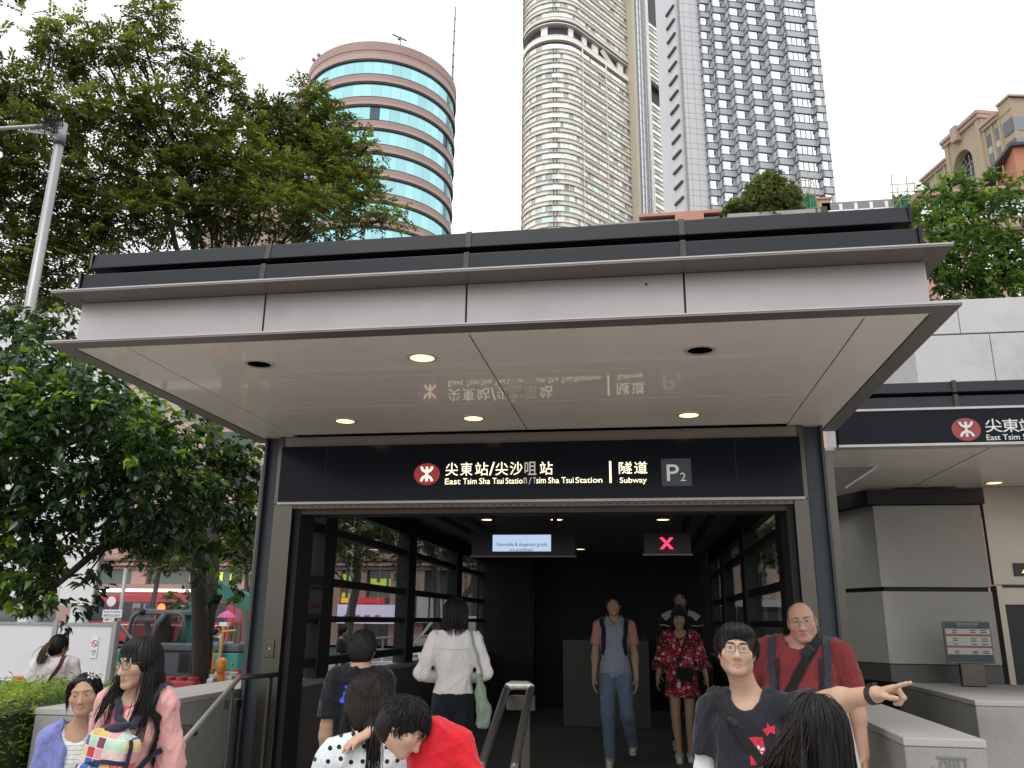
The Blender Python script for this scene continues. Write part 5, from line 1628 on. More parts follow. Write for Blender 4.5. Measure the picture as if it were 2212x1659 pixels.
for x in (bl_+1.7, br_-2):
    w_ = part('wheel', MB().tube([(x, YBu-.05, GZ+.35), (x, YBu+.25, GZ+.35)], .47, 20), M('tyre', (.02, .02, .02), .8), bs)
    part('rim', MB().tube([(x, YBu-.06, GZ+.35), (x, YBu-.051, GZ+.35)], .25, 16), m_galv, w_)
part('roof_unit', MB().box(bl_+2, br_-2, YBu+.4, YBu+2, bt+.001, bt+.16), M('bus_roof', (.35, .06, .06), .5), bs)

# --- teal excavator
m_teal = M('excavator_teal', (.055, .27, .23), .45, var=.10, vs=2, dirt=.25, dirt_scale=1.5)
m_cabf = M('cab_grey', (.085, .095, .105), .45, var=.1)
m_cabg = glass('cab_glass', (.55, .60, .60))
YE = 17.0
E_ = lambda x, y: at(x, y, YE)
ex = thing('excavator', 'teal excavator with dark cab parked behind the hoarding and tree trunk', 'excavator', (E_(370, 1400)[0], YE+.8, GZ))
a, b = E_(246, 1470), E_(520, 1392)
def bev_slab(x0, x1, y0, y1, z0, z1): return MB().box(x0, x1, y0, y1, z0, z1)
# rounded left end of the body
lft = E_(246, 1430)[0]; mid = E_(300, 1430)[0]
part('counterweight', MB().extrude([(lft+.10, YE, -1.25), (lft, YE, -.95), (lft+.02, YE, -.72), (lft+.14, YE, -.60), (mid, YE, -.60), (mid, YE, -1.25)], (0, 1.6, 0)), m_teal, ex, bev=.05)
part('engine_bay', MB().box(mid+.01, E_(463, 1430)[0], YE+.02, YE+1.55, -1.22, E_(400, 1408)[2]-.005), m_cabf, ex, bev=.03)
part('bonnet', MB().box(mid+.005, E_(515, 1430)[0], YE-.02, YE+1.58, E_(400, 1408)[2], E_(400, 1389)[2]), m_cabf, ex, bev=.04)
part('side_door', MB().box(E_(432, 1430)[0], E_(515, 1430)[0], YE-.03, YE+1.5, -1.22, E_(400, 1409)[2]), m_teal, ex, bev=.02)
for k in range(9):
    z = -1.1+k*.042
    part('grille_slat', MB().box(E_(385, 1430)[0], E_(428, 1430)[0], YE-.012, YE+.02, z, z+.018), m_black, ex)
part('track', MB().box(lft+.1, E_(505, 1430)[0], YE-.1, YE+.35, GZ, -1.27), m_black, ex, bev=.1)
# cab: curved roof frame, windows, seat
cl0, cl1, cr = E_(270, 1390)[0], E_(283, 1330)[0], E_(392, 1330)[0]
zb_, zr_ = -.60, E_(320, 1322)[2]
prof = [(cl0, zb_), (cl1, zr_-.12), (cl1+.12, zr_-.01), (cl1+.35, zr_+.03), (cr-.08, zr_), (cr+.02, zr_-.10), (cr+.12, zb_)]
part('cab_frame', MB().tube([(x, YE+.05, z) for x, z in prof], .045, 6), m_cabf, ex, smooth=True)
part('cab_frame', MB().tube([(x, YE+1.15, z) for x, z in prof], .045, 6), m_cabf, ex, smooth=True)
mx_ = E_(340, 1350)[0]
part('cab_pillar', MB().tube([(mx_-.08, YE+.03, zb_), (mx_-.02, YE+.03, zr_-.25), (mx_+.14, YE+.03, zr_-.03)], .07, 6), m_cabf, ex, smooth=True)
part('cab_roof', MB().extrude([(cl1+.02, YE, zr_-.06), (cl1+.2, YE, zr_+.02), (cr-.1, YE, zr_+.02), (cr, YE, zr_-.06)], (0, 1.2, 0)), m_cabf, ex, bev=.03)
part('cab_glass', MB().extrude([(cl0+.06, YE+.06, zb_+.05), (cl1+.06, YE+.06, zr_-.12), (mx_-.1, YE+.06, zr_-.1), (mx_-.14, YE+.06, zb_+.05)], (0, .01, 0)), m_cabg, ex)
part('cab_glass', MB().extrude([(mx_+.02, YE+.06, zb_+.05), (mx_+.06, YE+.06, zr_-.12), (cr-.08, YE+.06, zr_-.1), (cr+.04, YE+.06, zb_+.05)], (0, .01, 0)), m_cabg, ex)
part('seat', MB().box(cl0+.35, cl0+.6, YE+.4, YE+.9, zb_, zr_-.28), M('seat_tan', (.30, .14, .06), .7), ex, bev=.06)
part('work_lamp', MB().ball((cl1+.25, YE+.0, zr_+.0), .075), m_black, ex)
# boom
bp = [E_(362, 1390), E_(383, 1340), E_(405, 1290), E_(424, 1266)]
bm = MB()
for (p_, q_) in zip(bp[:-1], bp[1:]):
    p_, q_ = p_+[0, .7, 0], q_+[0, .7, 0]
    d = unit(q_-p_)
    s_ = np.cross(d, [0, 1, 0])
    bm.obox((p_+q_)/2, d*np.linalg.norm(q_-p_)*.52, np.array([0, .15, 0]), s_*.155)
part('boom', bm, m_teal, ex, bev=.02)
st0, st1 = E_(424, 1264)+[0, .7, 0], E_(545, 1318)+[0, .7, 0]
d = unit(st1-st0)
part('dipper_arm', MB().obox((st0+st1)/2, d*np.linalg.norm(st1-st0)*.52, np.array([0, .13, 0]), np.cross(d, [0, 1, 0])*.17), M('excavator_dark_teal', (.03, .15, .125), .5, var=.1), ex, bev=.02)
part('ram', MB().tube([E_(395, 1385)+[0, .5, 0], E_(425, 1345)+[0, .5, 0]], .035, 8), m_steel, ex, smooth=True)
part('ram_body', MB().tube([E_(378, 1300)+[0, .52, 0], E_(402, 1275)+[0, .52, 0]], .03, 8), m_cabf, ex)
for x, y in ((380, 1330), (392, 1300), (402, 1285)):
    c = E_(x, y)+[0, .5, 0]
    part('hose_clip', MB().obox(c, np.array([.10, 0, .03]), np.array([0, .03, 0]), np.array([0, 0, .03])), m_teal, ex)
part('exhaust', MB().tube([(mid+.1, YE+.7, -.5), (mid-.05, YE+.6, -.2)], .03, 6), m_galv, ex)

# --- traffic signs on a leaning pole
m_swhite = M('sign_white', (.74, .74, .74), .45, var=.03)
sp = thing('traffic_sign', 'round white traffic sign with a red rim above pale plates on a grey pole', 'traffic sign', (at(258, 1390, 16)[0], 16, GZ))
pl_ = at(272, 1228, 16); pb_ = at(257, 1350, 16)
part('pole', MB().tube([(pb_[0], 16, GZ), pb_, pl_], .040, 10), m_galv, sp, smooth=True)
c = at(241, 1299, 15.93)
rr_ = at(253, 1299, 15.93)[0]-c[0]
part('disc', MB().tube([(c[0], 15.93, c[2]), (c[0], 15.95, c[2])], rr_, 28), m_sred, sp)
part('disc_face', MB().tube([(c[0], 15.92, c[2]), (c[0], 15.929, c[2])], rr_*.80, 28), m_swhite, sp)
for x0, y0, x1, y1, tx in ((220, 1317, 264, 1334, ('Except franchised', '專利巴士除外')), (222, 1335, 247, 1344, ('←',))):
    a, b = at(x0, y1, 15.93), at(x1, y0, 15.93)
    p_ = part('plate', MB().box(a[0], b[0], 15.93, 15.945, a[2], b[2]), m_swhite, sp)
    for i, s_ in enumerate(tx):
        h = (b[2]-a[2])*(.30 if len(tx) > 1 else .7)
        lettering('lettering', s_, a[0]+.03, 15.926, b[2]-(b[2]-a[2])*(.42+.45*i) if len(tx) > 1 else a[2]+.02, (b[0]-a[0])-.06, h, m_gline, p_)
for i, (x0, x1, y0, y1) in enumerate(((286, 303, 1303, 1313), (309, 330, 1304, 1317), (388, 402, 1308, 1320))):
    a, b = at(x0, y1, 28), at(x1, y0, 28)
    t = thing('street_sign', ('small white plate sign over the excavator cab, left of the ringed one', 'small white plate sign with a violet ring over the excavator cab', 'small white plate sign right of the red traffic light')[i], 'sign', ((a[0]+b[0])/2, 28, GZ), 0, 'small plate signs across the street')
    part('plate', MB().box(a[0], b[0], 28, 28.02, a[2], b[2]), m_swhite, t)
    if i == 1:
        part('ring', MB().tube([((a[0]+b[0])/2, 27.99, (a[2]+b[2])/2), ((a[0]+b[0])/2, 27.999, (a[2]+b[2])/2)], .10, 16), M('violet', (.25, .2, .45), .5), t)
    part('post', MB().box((a[0]+b[0])/2-.03, (a[0]+b[0])/2+.03, 28.03, 28.08, GZ, a[2]+.05), m_galv, t)
tl = at(349, 1313, 30)
t = thing('traffic_light', 'traffic light showing red above the excavator cab', 'traffic light', (tl[0]+.1, 30, GZ))
part('housing', MB().box(tl[0]-.18, tl[0]+.30, 30, 30.3, tl[2]-.75, tl[2]+.22), m_black, t, bev=.03)
part('red_lens', MB().tube([(tl[0], 29.97, tl[2]), (tl[0], 29.999, tl[2])], .15, 18), emit('red_light', (1.0, .06, .02), 6), t)
part('amber_lens', MB().tube([(tl[0], 29.97, tl[2]-.33), (tl[0], 29.999, tl[2]-.33)], .10, 14), M('dead_amber', (.10, .04, .01), .3), t)
part('post', MB().box(tl[0]+.12, tl[0]+.24, 30.05, 30.2, GZ, tl[2]+.6), m_galv, t)

# --- water filled barriers, beacon, trestle, brown hoarding
m_wred = M('barrier_red', (.36, .035, .05), .45, var=.08, vs=5, dirt=.2)
m_wwht = M('barrier_white', (.68, .66, .64), .45, var=.05, vs=5, dirt=.25)
for i, (x0, x1, Yb, yt, mt, m2, lab) in enumerate(((356, 432, 12.0, 1461, m_wred, m_wwht, 'red water filled barrier with white squares behind the granite wall'),
                                             (426, 470, 12.25, 1456, m_wwht, m_wred, 'white water filled barrier with red squares next to the red one'),
                                             (468, 510, 12.5, 1451, m_wwht, m_wred, 'white water filled barrier under the orange beacon'),
                                             (506, 540, 12.8, 1447, m_wred, m_wwht, 'red water filled barrier touching the left column'))):
    a, b = at(x0, yt, Yb), at(x1, yt, Yb)
    t = thing('water_barrier', lab, 'barrier', ((a[0]+b[0])/2, Yb, GZ), 0, 'water filled barriers behind the wall')
    z1 = a[2]
    x0_, x1_ = a[0], b[0]
    part('body', MB().extrude([(x0_, Yb-.20, GZ), (x0_, Yb-.12, z1-.18), (x0_, Yb-.10, z1-.05), (x0_, Yb+.10, z1-.05), (x0_, Yb+.12, z1-.18), (x0_, Yb+.20, GZ)], (x1_-x0_-.02, 0, 0)), mt, t, bev=.03)
    n = 3
    for k in range(n):
        xc = x0_+(x1_-x0_)*(k+.5)/n
        part('lug', MB().cyl((xc, Yb), .075, z1-.055, z1+.0, 12), mt, t)
    for k in range(2):
        xc = x0_+(x1_-x0_)*(.28+.46*k)
        part('reflector_panel', MB().box(xc-.07, xc+.07, Yb-.165, Yb-.10, z1-.42, z1-.16), m2, t)
bc = at(478, 1440, 12.3)
t = thing('beacon', 'orange warning beacon standing on the white barrier', 'warning light', (bc[0], 12.3, bc[2]-.2))
m_or = M('amber_plastic', (.75, .25, .03), .3, var=.08, coat=.6)
part('lamp', MB().tube([(bc[0], 12.3, bc[2]-.11), (bc[0], 12.3, bc[2]-.02), (bc[0], 12.3, bc[2]+.10), (bc[0], 12.3, bc[2]+.13)], [.055, .075, .07, .03], 16), m_or, t, smooth=True)
part('base', MB().cyl((bc[0], 12.3), .07, bc[2]-.26, bc[2]-.112, 12), m_or, t)
bc2 = at(455, 1425, 16)
single('traffic_cone', MB().tube([(bc2[0], 16, GZ), (bc2[0], 16, bc2[2]+.15)], [.22, .05], 14).box(bc2[0]-.25, bc2[0]+.25, 15.75, 16.25, GZ, GZ+.04), M('safety_orange', (.62, .17, .025), .5), 'orange cone standing far behind the barriers', 'traffic cone')
bh0, bh1 = at(484, 1450, 17.5), at(521, 1350, 17.5)
t = thing('brown_hoarding', 'brown site hoarding with a pasted white notice beside the left column', 'hoarding', (bh0[0], 17.5, GZ))
m_bh = M('brown_board', (.125, .105, .09), .7, var=.15, vs=2)
for k in range(3):
    w_ = (bh1[0]-bh0[0])/3
    part('board', MB().box(bh0[0]+k*w_+.01, bh0[0]+(k+1)*w_-.01, 17.5, 17.55, GZ, bh1[2]), m_bh, t)
n0, n1 = at(489, 1408, 17.45), at(503, 1386, 17.45)
part('notice', MB().box(n0[0], n1[0], 17.47, 17.49, n0[2], n1[2]), M('grey_notice', (.42, .44, .47), .6), t)
c0, c1 = at(478, 1352, 17.4), at(496, 1344, 17.4)
part('light_box', MB().box(c0[0], c1[0], 17.3, 17.45, c0[2], c1[2]), m_swhite, t)
m_yel = M('trestle_yellow', (.42, .25, .04), .5, var=.1)
t = thing('yellow_trestle', 'yellow folding trestle leaning by the brown hoarding', 'trestle', (at(473, 1440, 16.9)[0], 16.9, GZ))
tp0, tp1, tp2, tp3 = at(484, 1353, 16.9), at(470, 1440, 16.9), at(478, 1445, 16.9), at(510, 1362, 16.9)
for nm, p_, q_ in (('leg', tp0, (tp1[0], 16.9, GZ)), ('leg', tp0, (tp2[0], 16.7, GZ)), ('cross_bar', at(480, 1365, 16.88), tp3)):
    part(nm, MB().tube([p_, q_], .03, 6), m_yel, t)
# street furniture seen through the left panes
m_whr = M('white_railing', (.66, .66, .66), .5)
a, b = at(868, 1380, 20), at(935, 1372, 20)
t = thing('railing', 'white roadside railing seen through the left glass wall', 'railing', (a[0], 20, GZ))
for k in range(3):
    part('rail', MB().tube([(a[0]-.9, 20, a[2]-k*.28), (b[0]+.4, 20.2, b[2]-k*.28)], .028, 6), m_whr, t)
for k in range(7):
    x = a[0]-.9+k*.42
    part('bar', MB().tube([(x, 20+.05*k, a[2]+.02), (x, 20+.05*k, GZ)], .022, 6), m_whr, t)
c = at(897, 1392, 15)
t = thing('warning_triangle', 'small white triangular warning board beyond the glass', 'sign', (c[0], 15, GZ))
part('board', MB().extrude([(c[0]-.20, 15, c[2]-.17), (c[0]+.17, 15, c[2]-.17), (c[0]+.08, 15, c[2]+.19)], (0, .03, 0)), m_swhite, t)
part('mark', MB().box(c[0]-.01, c[0]+.03, 14.992, 15, c[2]-.10, c[2]+.0), m_sred, t)
part('foot', MB().box(c[0]-.03, c[0]+.03, 15.04, 15.1, GZ, c[2]-.1), m_galv, t)
c = at(690, 1396, 14)
t = thing('keep_left_board', 'white board with a blue arrow disc and orange foot beyond the first pane', 'sign', (c[0], 14, GZ))
part('board', MB().box(c[0]-.15, c[0]+.15, 14, 14.03, c[2]-.12, c[2]+.16), m_swhite, t)
part('disc', MB().tube([(c[0]-.02, 13.98, c[2]+.02), (c[0]-.02, 13.999, c[2]+.02)], .095, 18), M('sign_blue', (.03, .12, .42), .4), t)
part('arrow', band([(c[0]+.03, c[2]+.06), (c[0]-.06, c[2]-.03)], .03, 13.975, .004), m_swhite, t)
part('foot', MB().box(c[0]-.16, c[0]+.16, 13.98, 14.06, GZ, c[2]-.13), M('safety_orange', (.62, .17, .025), .5), t)
a, b = at(632, 1425, 13), at(675, 1380, 13)
t = thing('utility_box', 'beige utility cabinet beyond the first pane of the glass wall', 'cabinet', ((a[0]+b[0])/2, 13.3, GZ))
part('body', MB().box(a[0], b[0], 13, 13.6, GZ, b[2]), M('beige_metal', (.42, .36, .28), .6, var=.08), t, bev=.015)
part('door', MB().box(a[0]+.04, b[0]-.04, 12.985, 12.999, GZ+.1, b[2]-.06), M('beige_metal_door', (.38, .33, .26), .6), t)
part('lid', MB().box(a[0]-.02, b[0]+.02, 12.97, 13.62, b[2]+.001, b[2]+.03), m_galv, t)
a, b = at(900, 1400, 30), at(965, 1348, 30)
t = thing('white_van', 'white van parked in the street beyond the third bay of the glass wall', 'van', ((a[0]+b[0])/2, 31, GZ))
zv = at(930, 1330, 30)[2]
m_van = M('van_white', (.66, .66, .66), .35, var=.03, coat=.5)
part('body', MB().extrude([(a[0], 30, GZ+.25), (a[0]-.05, 30, GZ+.9), (a[0]+.55, 30, zv-.05), (a[0]+.8, 30, zv), (a[0]+4.2, 30, zv), (a[0]+4.25, 30, GZ+.25)], (0, 1.8, 0)), m_van, t, bev=.06)
part('window', MB().extrude([(a[0]+.15, 29.99, GZ+1.05), (a[0]+.65, 29.99, zv-.15), (a[0]+1.5, 29.99, zv-.15), (a[0]+1.5, 29.99, GZ+1.05)], (0, .009, 0)), m_bglass, t)
for x in (a[0]+.9, a[0]+3.3):
    part('wheel', MB().tube([(x, 29.95, GZ+.3), (x, 30.2, GZ+.3)], .32, 18), M('tyre', (.02, .02, .02), .8), t)
c = at(490, 1327, 26)
t = thing('umbrella', 'open pink umbrella far down the street beside the left column', 'umbrella', (c[0], 26, GZ))
part('canopy', MB().tube([(c[0], 26, c[2]-.10), (c[0], 26, c[2]), (c[0], 26, c[2]+.12)], [.30, .22, .02], 12), M('pink_cloth', (.55, .10, .30), .7), t)
part('shaft', MB().tube([(c[0], 26, c[2]-.9), (c[0], 26, c[2]+.15)], .015, 5), m_black, t)
# seen through the right hand panes
rb = thing('rear_building', 'pale pink building with a grey canopy seen through the right glass wall', 'building', (5, 34, GZ))
part('wall', MB().box(1.5, 12, 34, 40, GZ, 9), m_mall2, rb)
part('canopy', MB().box(1.3, 12, 31.5, 34, .55, .80), m_wpan, rb)
for k in range(8):
    part('shopfront', MB().box(1.7+k*1.25, 2.75+k*1.25, 33.9, 34, GZ, .4), m_shopg, rb)
    part('window', MB().box(1.7+k*1.25, 2.6+k*1.25, 33.95, 34, 2.2, 3.6), m_shopg, rb)
street_tree('small tree seen through the right glass wall', [(1640, 1480), (1642, 1400), (1640, 1300), (1650, 1220)], 22, [(1650, 1180, 40, 0), (1610, 1200, 34, 0), (1680, 1150, 34, 0), (1600, 1150, 34, 0), (1650, 1230, 24, 0)], .1, 26)
# ================================================================ figure modelling (smooth-blended volumes turned into one mesh)
def axis(lo, hi, h, fine=()):
    """grid line positions from lo to hi, spaced h, or closer inside the fine intervals (a, b, hf)"""
    out = [lo]
    while out[-1] < hi:
        x = out[-1]
        step = h
        for a, b, hf in fine:
            if a-h*.5 <= x < b: step = min(step, hf)
            elif x < a < x+h: step = max(hf, a-x)
        out.append(x+step)
    return np.array(out, np.float32)

class Field:
    def __init__(s, lo, hi, h, fx=(), fy=(), fz=()):
        s.ax = [axis(lo[0], hi[0], h, fx), axis(lo[1], hi[1], h, fy), axis(lo[2], hi[2], h, fz)]
        s.D = np.full([len(a) for a in s.ax], .5, np.float32)
    def sl(s, lo, hi):
        o = []
        for a, l, u in zip(s.ax, lo, hi):
            i, j = np.searchsorted(a, l), np.searchsorted(a, u)
            o.append(slice(max(0, i-1), min(len(a), j+1)))
        return tuple(o)
    def pts(s, q):
        X = s.ax[0][q[0]][:, None, None]; Y = s.ax[1][q[1]][None, :, None]; Z = s.ax[2][q[2]][None, None, :]
        return X, Y, Z
    def run(s, prims, grow=0.0):
        for p in prims:
            op, k = p['op'], p['k']
            m = k+.035
            q = s.sl(p['lo']-m, p['hi']+m)
            if any(x.stop <= x.start for x in q): continue
            d = p['fn'](*s.pts(q)).astype(np.float32)
            D = s.D[q]
            if op == 'add':
                h = np.maximum(k-np.abs(D-d), 0)
                s.D[q] = np.minimum(D, d)-(h*h/(4*k) if k > 0 else 0)
            elif op == 'sub':
                d = -d
                h = np.maximum(k-np.abs(D-d), 0)
                s.D[q] = np.maximum(D, d)+(h*h/(4*k) if k > 0 else 0)
    def mesh(s):
        D = s.D
        ins = D < 0
        c = np.zeros([n-1 for n in D.shape], np.int8)
        for a in (0, 1):
            for b in (0, 1):
                for e in (0, 1):
                    c += ins[a:a+c.shape[0], b:b+c.shape[1], e:e+c.shape[2]]
        act = (c > 0) & (c < 8)
        I, J, K = np.nonzero(act)
        n = len(I)
        idx = np.full(c.shape, -1, np.int32)
        idx[I, J, K] = np.arange(n)
        acc = np.zeros((n, 3)); cnt = np.zeros(n)
        ax = s.ax
        cor = [(a, b, e) for a in (0, 1) for b in (0, 1) for e in (0, 1)]
        for p in cor:
            for d in range(3):
                if p[d]: continue
                q = list(p); q[d] = 1
                v0 = D[I+p[0], J+p[1], K+p[2]]; v1 = D[I+q[0], J+q[1], K+q[2]]
                m = (v0 < 0) != (v1 < 0)
                t = np.where(m, v0/(v0-v1+1e-12), 0)
                P0 = np.stack([ax[0][I+p[0]], ax[1][J+p[1]], ax[2][K+p[2]]], 1)
                P1 = np.stack([ax[0][I+q[0]], ax[1][J+q[1]], ax[2][K+q[2]]], 1)
                acc += np.where(m[:, None], P0+(P1-P0)*t[:, None], 0)
                cnt += m
        V = acc/np.maximum(cnt, 1)[:, None]
        Q = []
        for d in range(3):
            a = [slice(None)]*3; b = [slice(None)]*3
            a[d] = slice(0, -1); b[d] = slice(1, None)
            s0, s1 = ins[tuple(a)], ins[tuple(b)]
            for flip in (0, 1):
                m = (s0 & ~s1) if not flip else (~s0 & s1)
                e = np.stack(np.nonzero(m), 1)
                u, w = [(1, 2), (2, 0), (0, 1)][d]
                ok = (e[:, u] > 0) & (e[:, w] > 0) & (e[:, u] < D.shape[u]-1) & (e[:, w] < D.shape[w]-1)
                e = e[ok]
                def cell(du, dw):
                    f = e.copy(); f[:, u] += du; f[:, w] += dw
                    return idx[f[:, 0], f[:, 1], f[:, 2]]
                q = np.stack([cell(-1, -1), cell(0, -1), cell(0, 0), cell(-1, 0)], 1)
                if flip: q = q[:, ::-1]
                Q.append(q)
        Q = np.concatenate(Q)
        Q = Q[(Q >= 0).all(1)]
        return V, Q

I3 = np.eye(3)
def cap(p0, p1, r0, r1=None, k=.03, op='add', sc=(1, 1, 1), fr=None, flat=False):
    """tapered capsule; sc stretches its section; fr=(R, c) puts it in another frame"""
    r1 = r0 if r1 is None else r1
    p0, p1 = np.asarray(p0, float), np.asarray(p1, float)
    if fr is not None:
        p0, p1 = fr[0]@p0+fr[1], fr[0]@p1+fr[1]
    sc = np.asarray(sc, float)
    a, b = p0/sc, p1/sc
    ba = b-a
    L2 = float(ba@ba)+1e-12
    smin_ = float(sc.min())
    rm = max(r0, r1)
    def fn(X, Y, Z):
        x, y, z = X/sc[0]-a[0], Y/sc[1]-a[1], Z/sc[2]-a[2]
        t = (x*ba[0]+y*ba[1]+z*ba[2])/L2
        tc_ = np.clip(t, 0, 1)
        d = np.sqrt((x-tc_*ba[0])**2+(y-tc_*ba[1])**2+(z-tc_*ba[2])**2)-(r0+(r1-r0)*tc_)
        if flat:                       # open cut at the far end
            d = np.maximum(d, (t-1)*math.sqrt(L2))
        return d*smin_ if smin_ != 1 else d
    return dict(fn=fn, op=op, k=k, lo=np.minimum(p0, p1)-rm*sc, hi=np.maximum(p0, p1)+rm*sc)

def ell(c, r, k=.03, op='add', R=None, fr=None):
    c = np.asarray(c, float); r = np.asarray(r, float)
    R = I3 if R is None else R
    if fr is not None:
        c = fr[0]@c+fr[1]
        R = fr[0]@R
    ext = np.sqrt(((R*r)**2).sum(1))
    def fn(X, Y, Z):
        x, y, z = X-c[0], Y-c[1], Z-c[2]
        u = (x*R[0, 0]+y*R[1, 0]+z*R[2, 0])/r[0]
        v = (x*R[0, 1]+y*R[1, 1]+z*R[2, 1])/r[1]
        w = (x*R[0, 2]+y*R[1, 2]+z*R[2, 2])/r[2]
        k0 = np.sqrt(u*u+v*v+w*w)+1e-9
        k1 = np.sqrt((u/r[0])**2+(v/r[1])**2+(w/r[2])**2)+1e-9
        return k0*(k0-1)/k1
    return dict(fn=fn, op=op, k=k, lo=c-ext, hi=c+ext)

def rbox(c, hw, rad, k=.02, op='add', R=None):
    c = np.asarray(c, float); hw = np.asarray(hw, float)
    R = I3 if R is None else R
    ext = np.abs(R)@hw+rad
    def fn(X, Y, Z):
        x, y, z = X-c[0], Y-c[1], Z-c[2]
        q = [np.abs(x*R[0, i]+y*R[1, i]+z*R[2, i])-(hw[i]-rad) for i in range(3)]
        o = np.sqrt(sum(np.maximum(v, 0)**2 for v in q))
        return o+np.minimum(np.maximum(np.maximum(q[0], q[1]), q[2]), 0)-rad
    return dict(fn=fn, op=op, k=k, lo=c-ext, hi=c+ext)

def half(nrm, off, lo, hi, k=.004):
    """cut away everything on the side nrm.p > off within lo..hi"""
    nrm = np.asarray(nrm, float)
    return dict(fn=lambda X, Y, Z: -(X*nrm[0]+Y*nrm[1]+Z*nrm[2]-off)+0*(X+Y+Z), op='sub', k=k, lo=np.asarray(lo, float), hi=np.asarray(hi, float))

def bounds(prims, pad=.03):
    ad = [p for p in prims if p['op'] == 'add']
    return np.min([p['lo'] for p in ad], 0)-pad, np.max([p['hi'] for p in ad], 0)+pad

def folds(V, amp, seed, stretch=(1, 1, .6), freq=22):
    """creases: a few warped waves"""
    r = np.random.default_rng(seed)
    P_ = V*np.asarray(stretch)
    d = np.zeros(len(V))
    w = sum(np.sin(P_@(unit(r.normal(size=3))*r.uniform(5, 10))+r.uniform(0, 6)) for _ in range(3))
    for i in range(5):
        kk = unit(r.normal(size=3))*freq*r.uniform(.6, 1.7)
        g = np.sin(P_@kk+w*1.1+r.uniform(0, 6))
        d += (1-np.abs(g))**4*r.uniform(.6, 1.3)-.2
    return d*amp/2.2

def vnormals(V, Q):
    n = np.zeros_like(V)
    fn_ = np.cross(V[Q[:, 2]]-V[Q[:, 0]], V[Q[:, 3]]-V[Q[:, 1]])
    for i in range(4): np.add.at(n, Q[:, i], fn_)
    return unit(n)

def relax(V, Q, it=1, f=.5):
    for _ in range(it):
        s = np.zeros_like(V); c = np.zeros(len(V))
        for i in range(4):
            np.add.at(s, Q[:, i], V[Q[:, (i+1) % 4]]+V[Q[:, (i+3) % 4]])
            np.add.at(c, Q[:, i], 2)
        V = V+(s/np.maximum(c, 1)[:, None]-V)*f
    return V

def volume(name, prims, h, mat, parent, fold=0.0, seed=0, fx=(), fy=(), fz=(), smooth_it=1, stretch=(1, 1, .6), freq=22, label=None):
    lo, hi = bounds(prims)
    F_ = Field(lo, hi, h, fx, fy, fz)
    F_.run(prims)
    V, Q = F_.mesh()
    if smooth_it: V = relax(V, Q, smooth_it, .5)
    if fold:
        V = V+vnormals(V, Q)*folds(V, fold, seed, stretch, freq)[:, None]
    me = np_mesh(name, V, Q)
    o = link(name, me, mat, parent, local=True)
    if label: o['label'] = label
    return o, V, Q

def bvh(V, Q):
    return BVHTree.FromPolygons([tuple(v) for v in V], [tuple(int(i) for i in q) for q in Q])

def rot(yaw=0, pitch=0, roll=0):
    """head turned left/right, nodded down (+) and leaned, in degrees; columns are the head's x, y, z"""
    y, p, r_ = map(math.radians, (yaw, pitch, roll))
    Rz = np.array([[math.cos(y), -math.sin(y), 0], [math.sin(y), math.cos(y), 0], [0, 0, 1]])
    Rx = np.array([[1, 0, 0], [0, math.cos(p), -math.sin(p)], [0, math.sin(p), math.cos(p)]])
    Ry = np.array([[math.cos(r_), 0, math.sin(r_)], [0, 1, 0], [-math.sin(r_), 0, math.cos(r_)]])
    return Rz@Rx@Ry

def skinmat(name, col, rough=.56):
    if name in MATS: return MATS[name]
    m = M(name, col, rough, var=.05, vs=26, bump=.05, bs=220, sss=.10, spec=.25)
    N, L = m.node_tree.nodes, m.node_tree.links
    b = N['Principled BSDF']
    src = b.inputs['Base Color'].links[0].from_socket
    a = N.new('ShaderNodeAttribute'); a.attribute_name = 'tint'
    mx = N.new('ShaderNodeMix'); mx.data_type = 'RGBA'; mx.blend_type = 'MULTIPLY'
    mx.inputs['Factor'].default_value = 1
    L.new(src, mx.inputs['A']); L.new(a.outputs['Color'], mx.inputs['B'])
    L.new(mx.outputs['Result'], b.inputs['Base Color'])
    return m

def hairmat(name, c0, c1, rough=.48):
    if name in MATS: return MATS[name]
    m = bpy.data.materials.new(name); m.use_nodes = True
    N, L = m.node_tree.nodes, m.node_tree.links
    b = N['Principled BSDF']
    b.inputs['Roughness'].default_value = rough
    b.inputs['Specular IOR Level'].default_value = .22
    a = N.new('ShaderNodeAttribute'); a.attribute_name = 'tone'
    mx = N.new('ShaderNodeMix'); mx.data_type = 'RGBA'
    mx.inputs['A'].default_value = (*c0, 1); mx.inputs['B'].default_value = (*c1, 1)
    L.new(a.outputs['Fac'], mx.inputs['Factor'])
    L.new(mx.outputs['Result'], b.inputs['Base Color'])
    MATS[name] = m
    return m
H_BLACK = hairmat('black_hair', (.005, .0045, .0045), (.020, .017, .016))
H_BROWN = hairmat('dark_brown_hair', (.008, .006, .005), (.032, .022, .018))
H_GREY = hairmat('greying_hair', (.05, .045, .04), (.20, .18, .16))
H_OMBRE = hairmat('brown_tipped_hair', (.06, .038, .022), (.20, .13, .075))

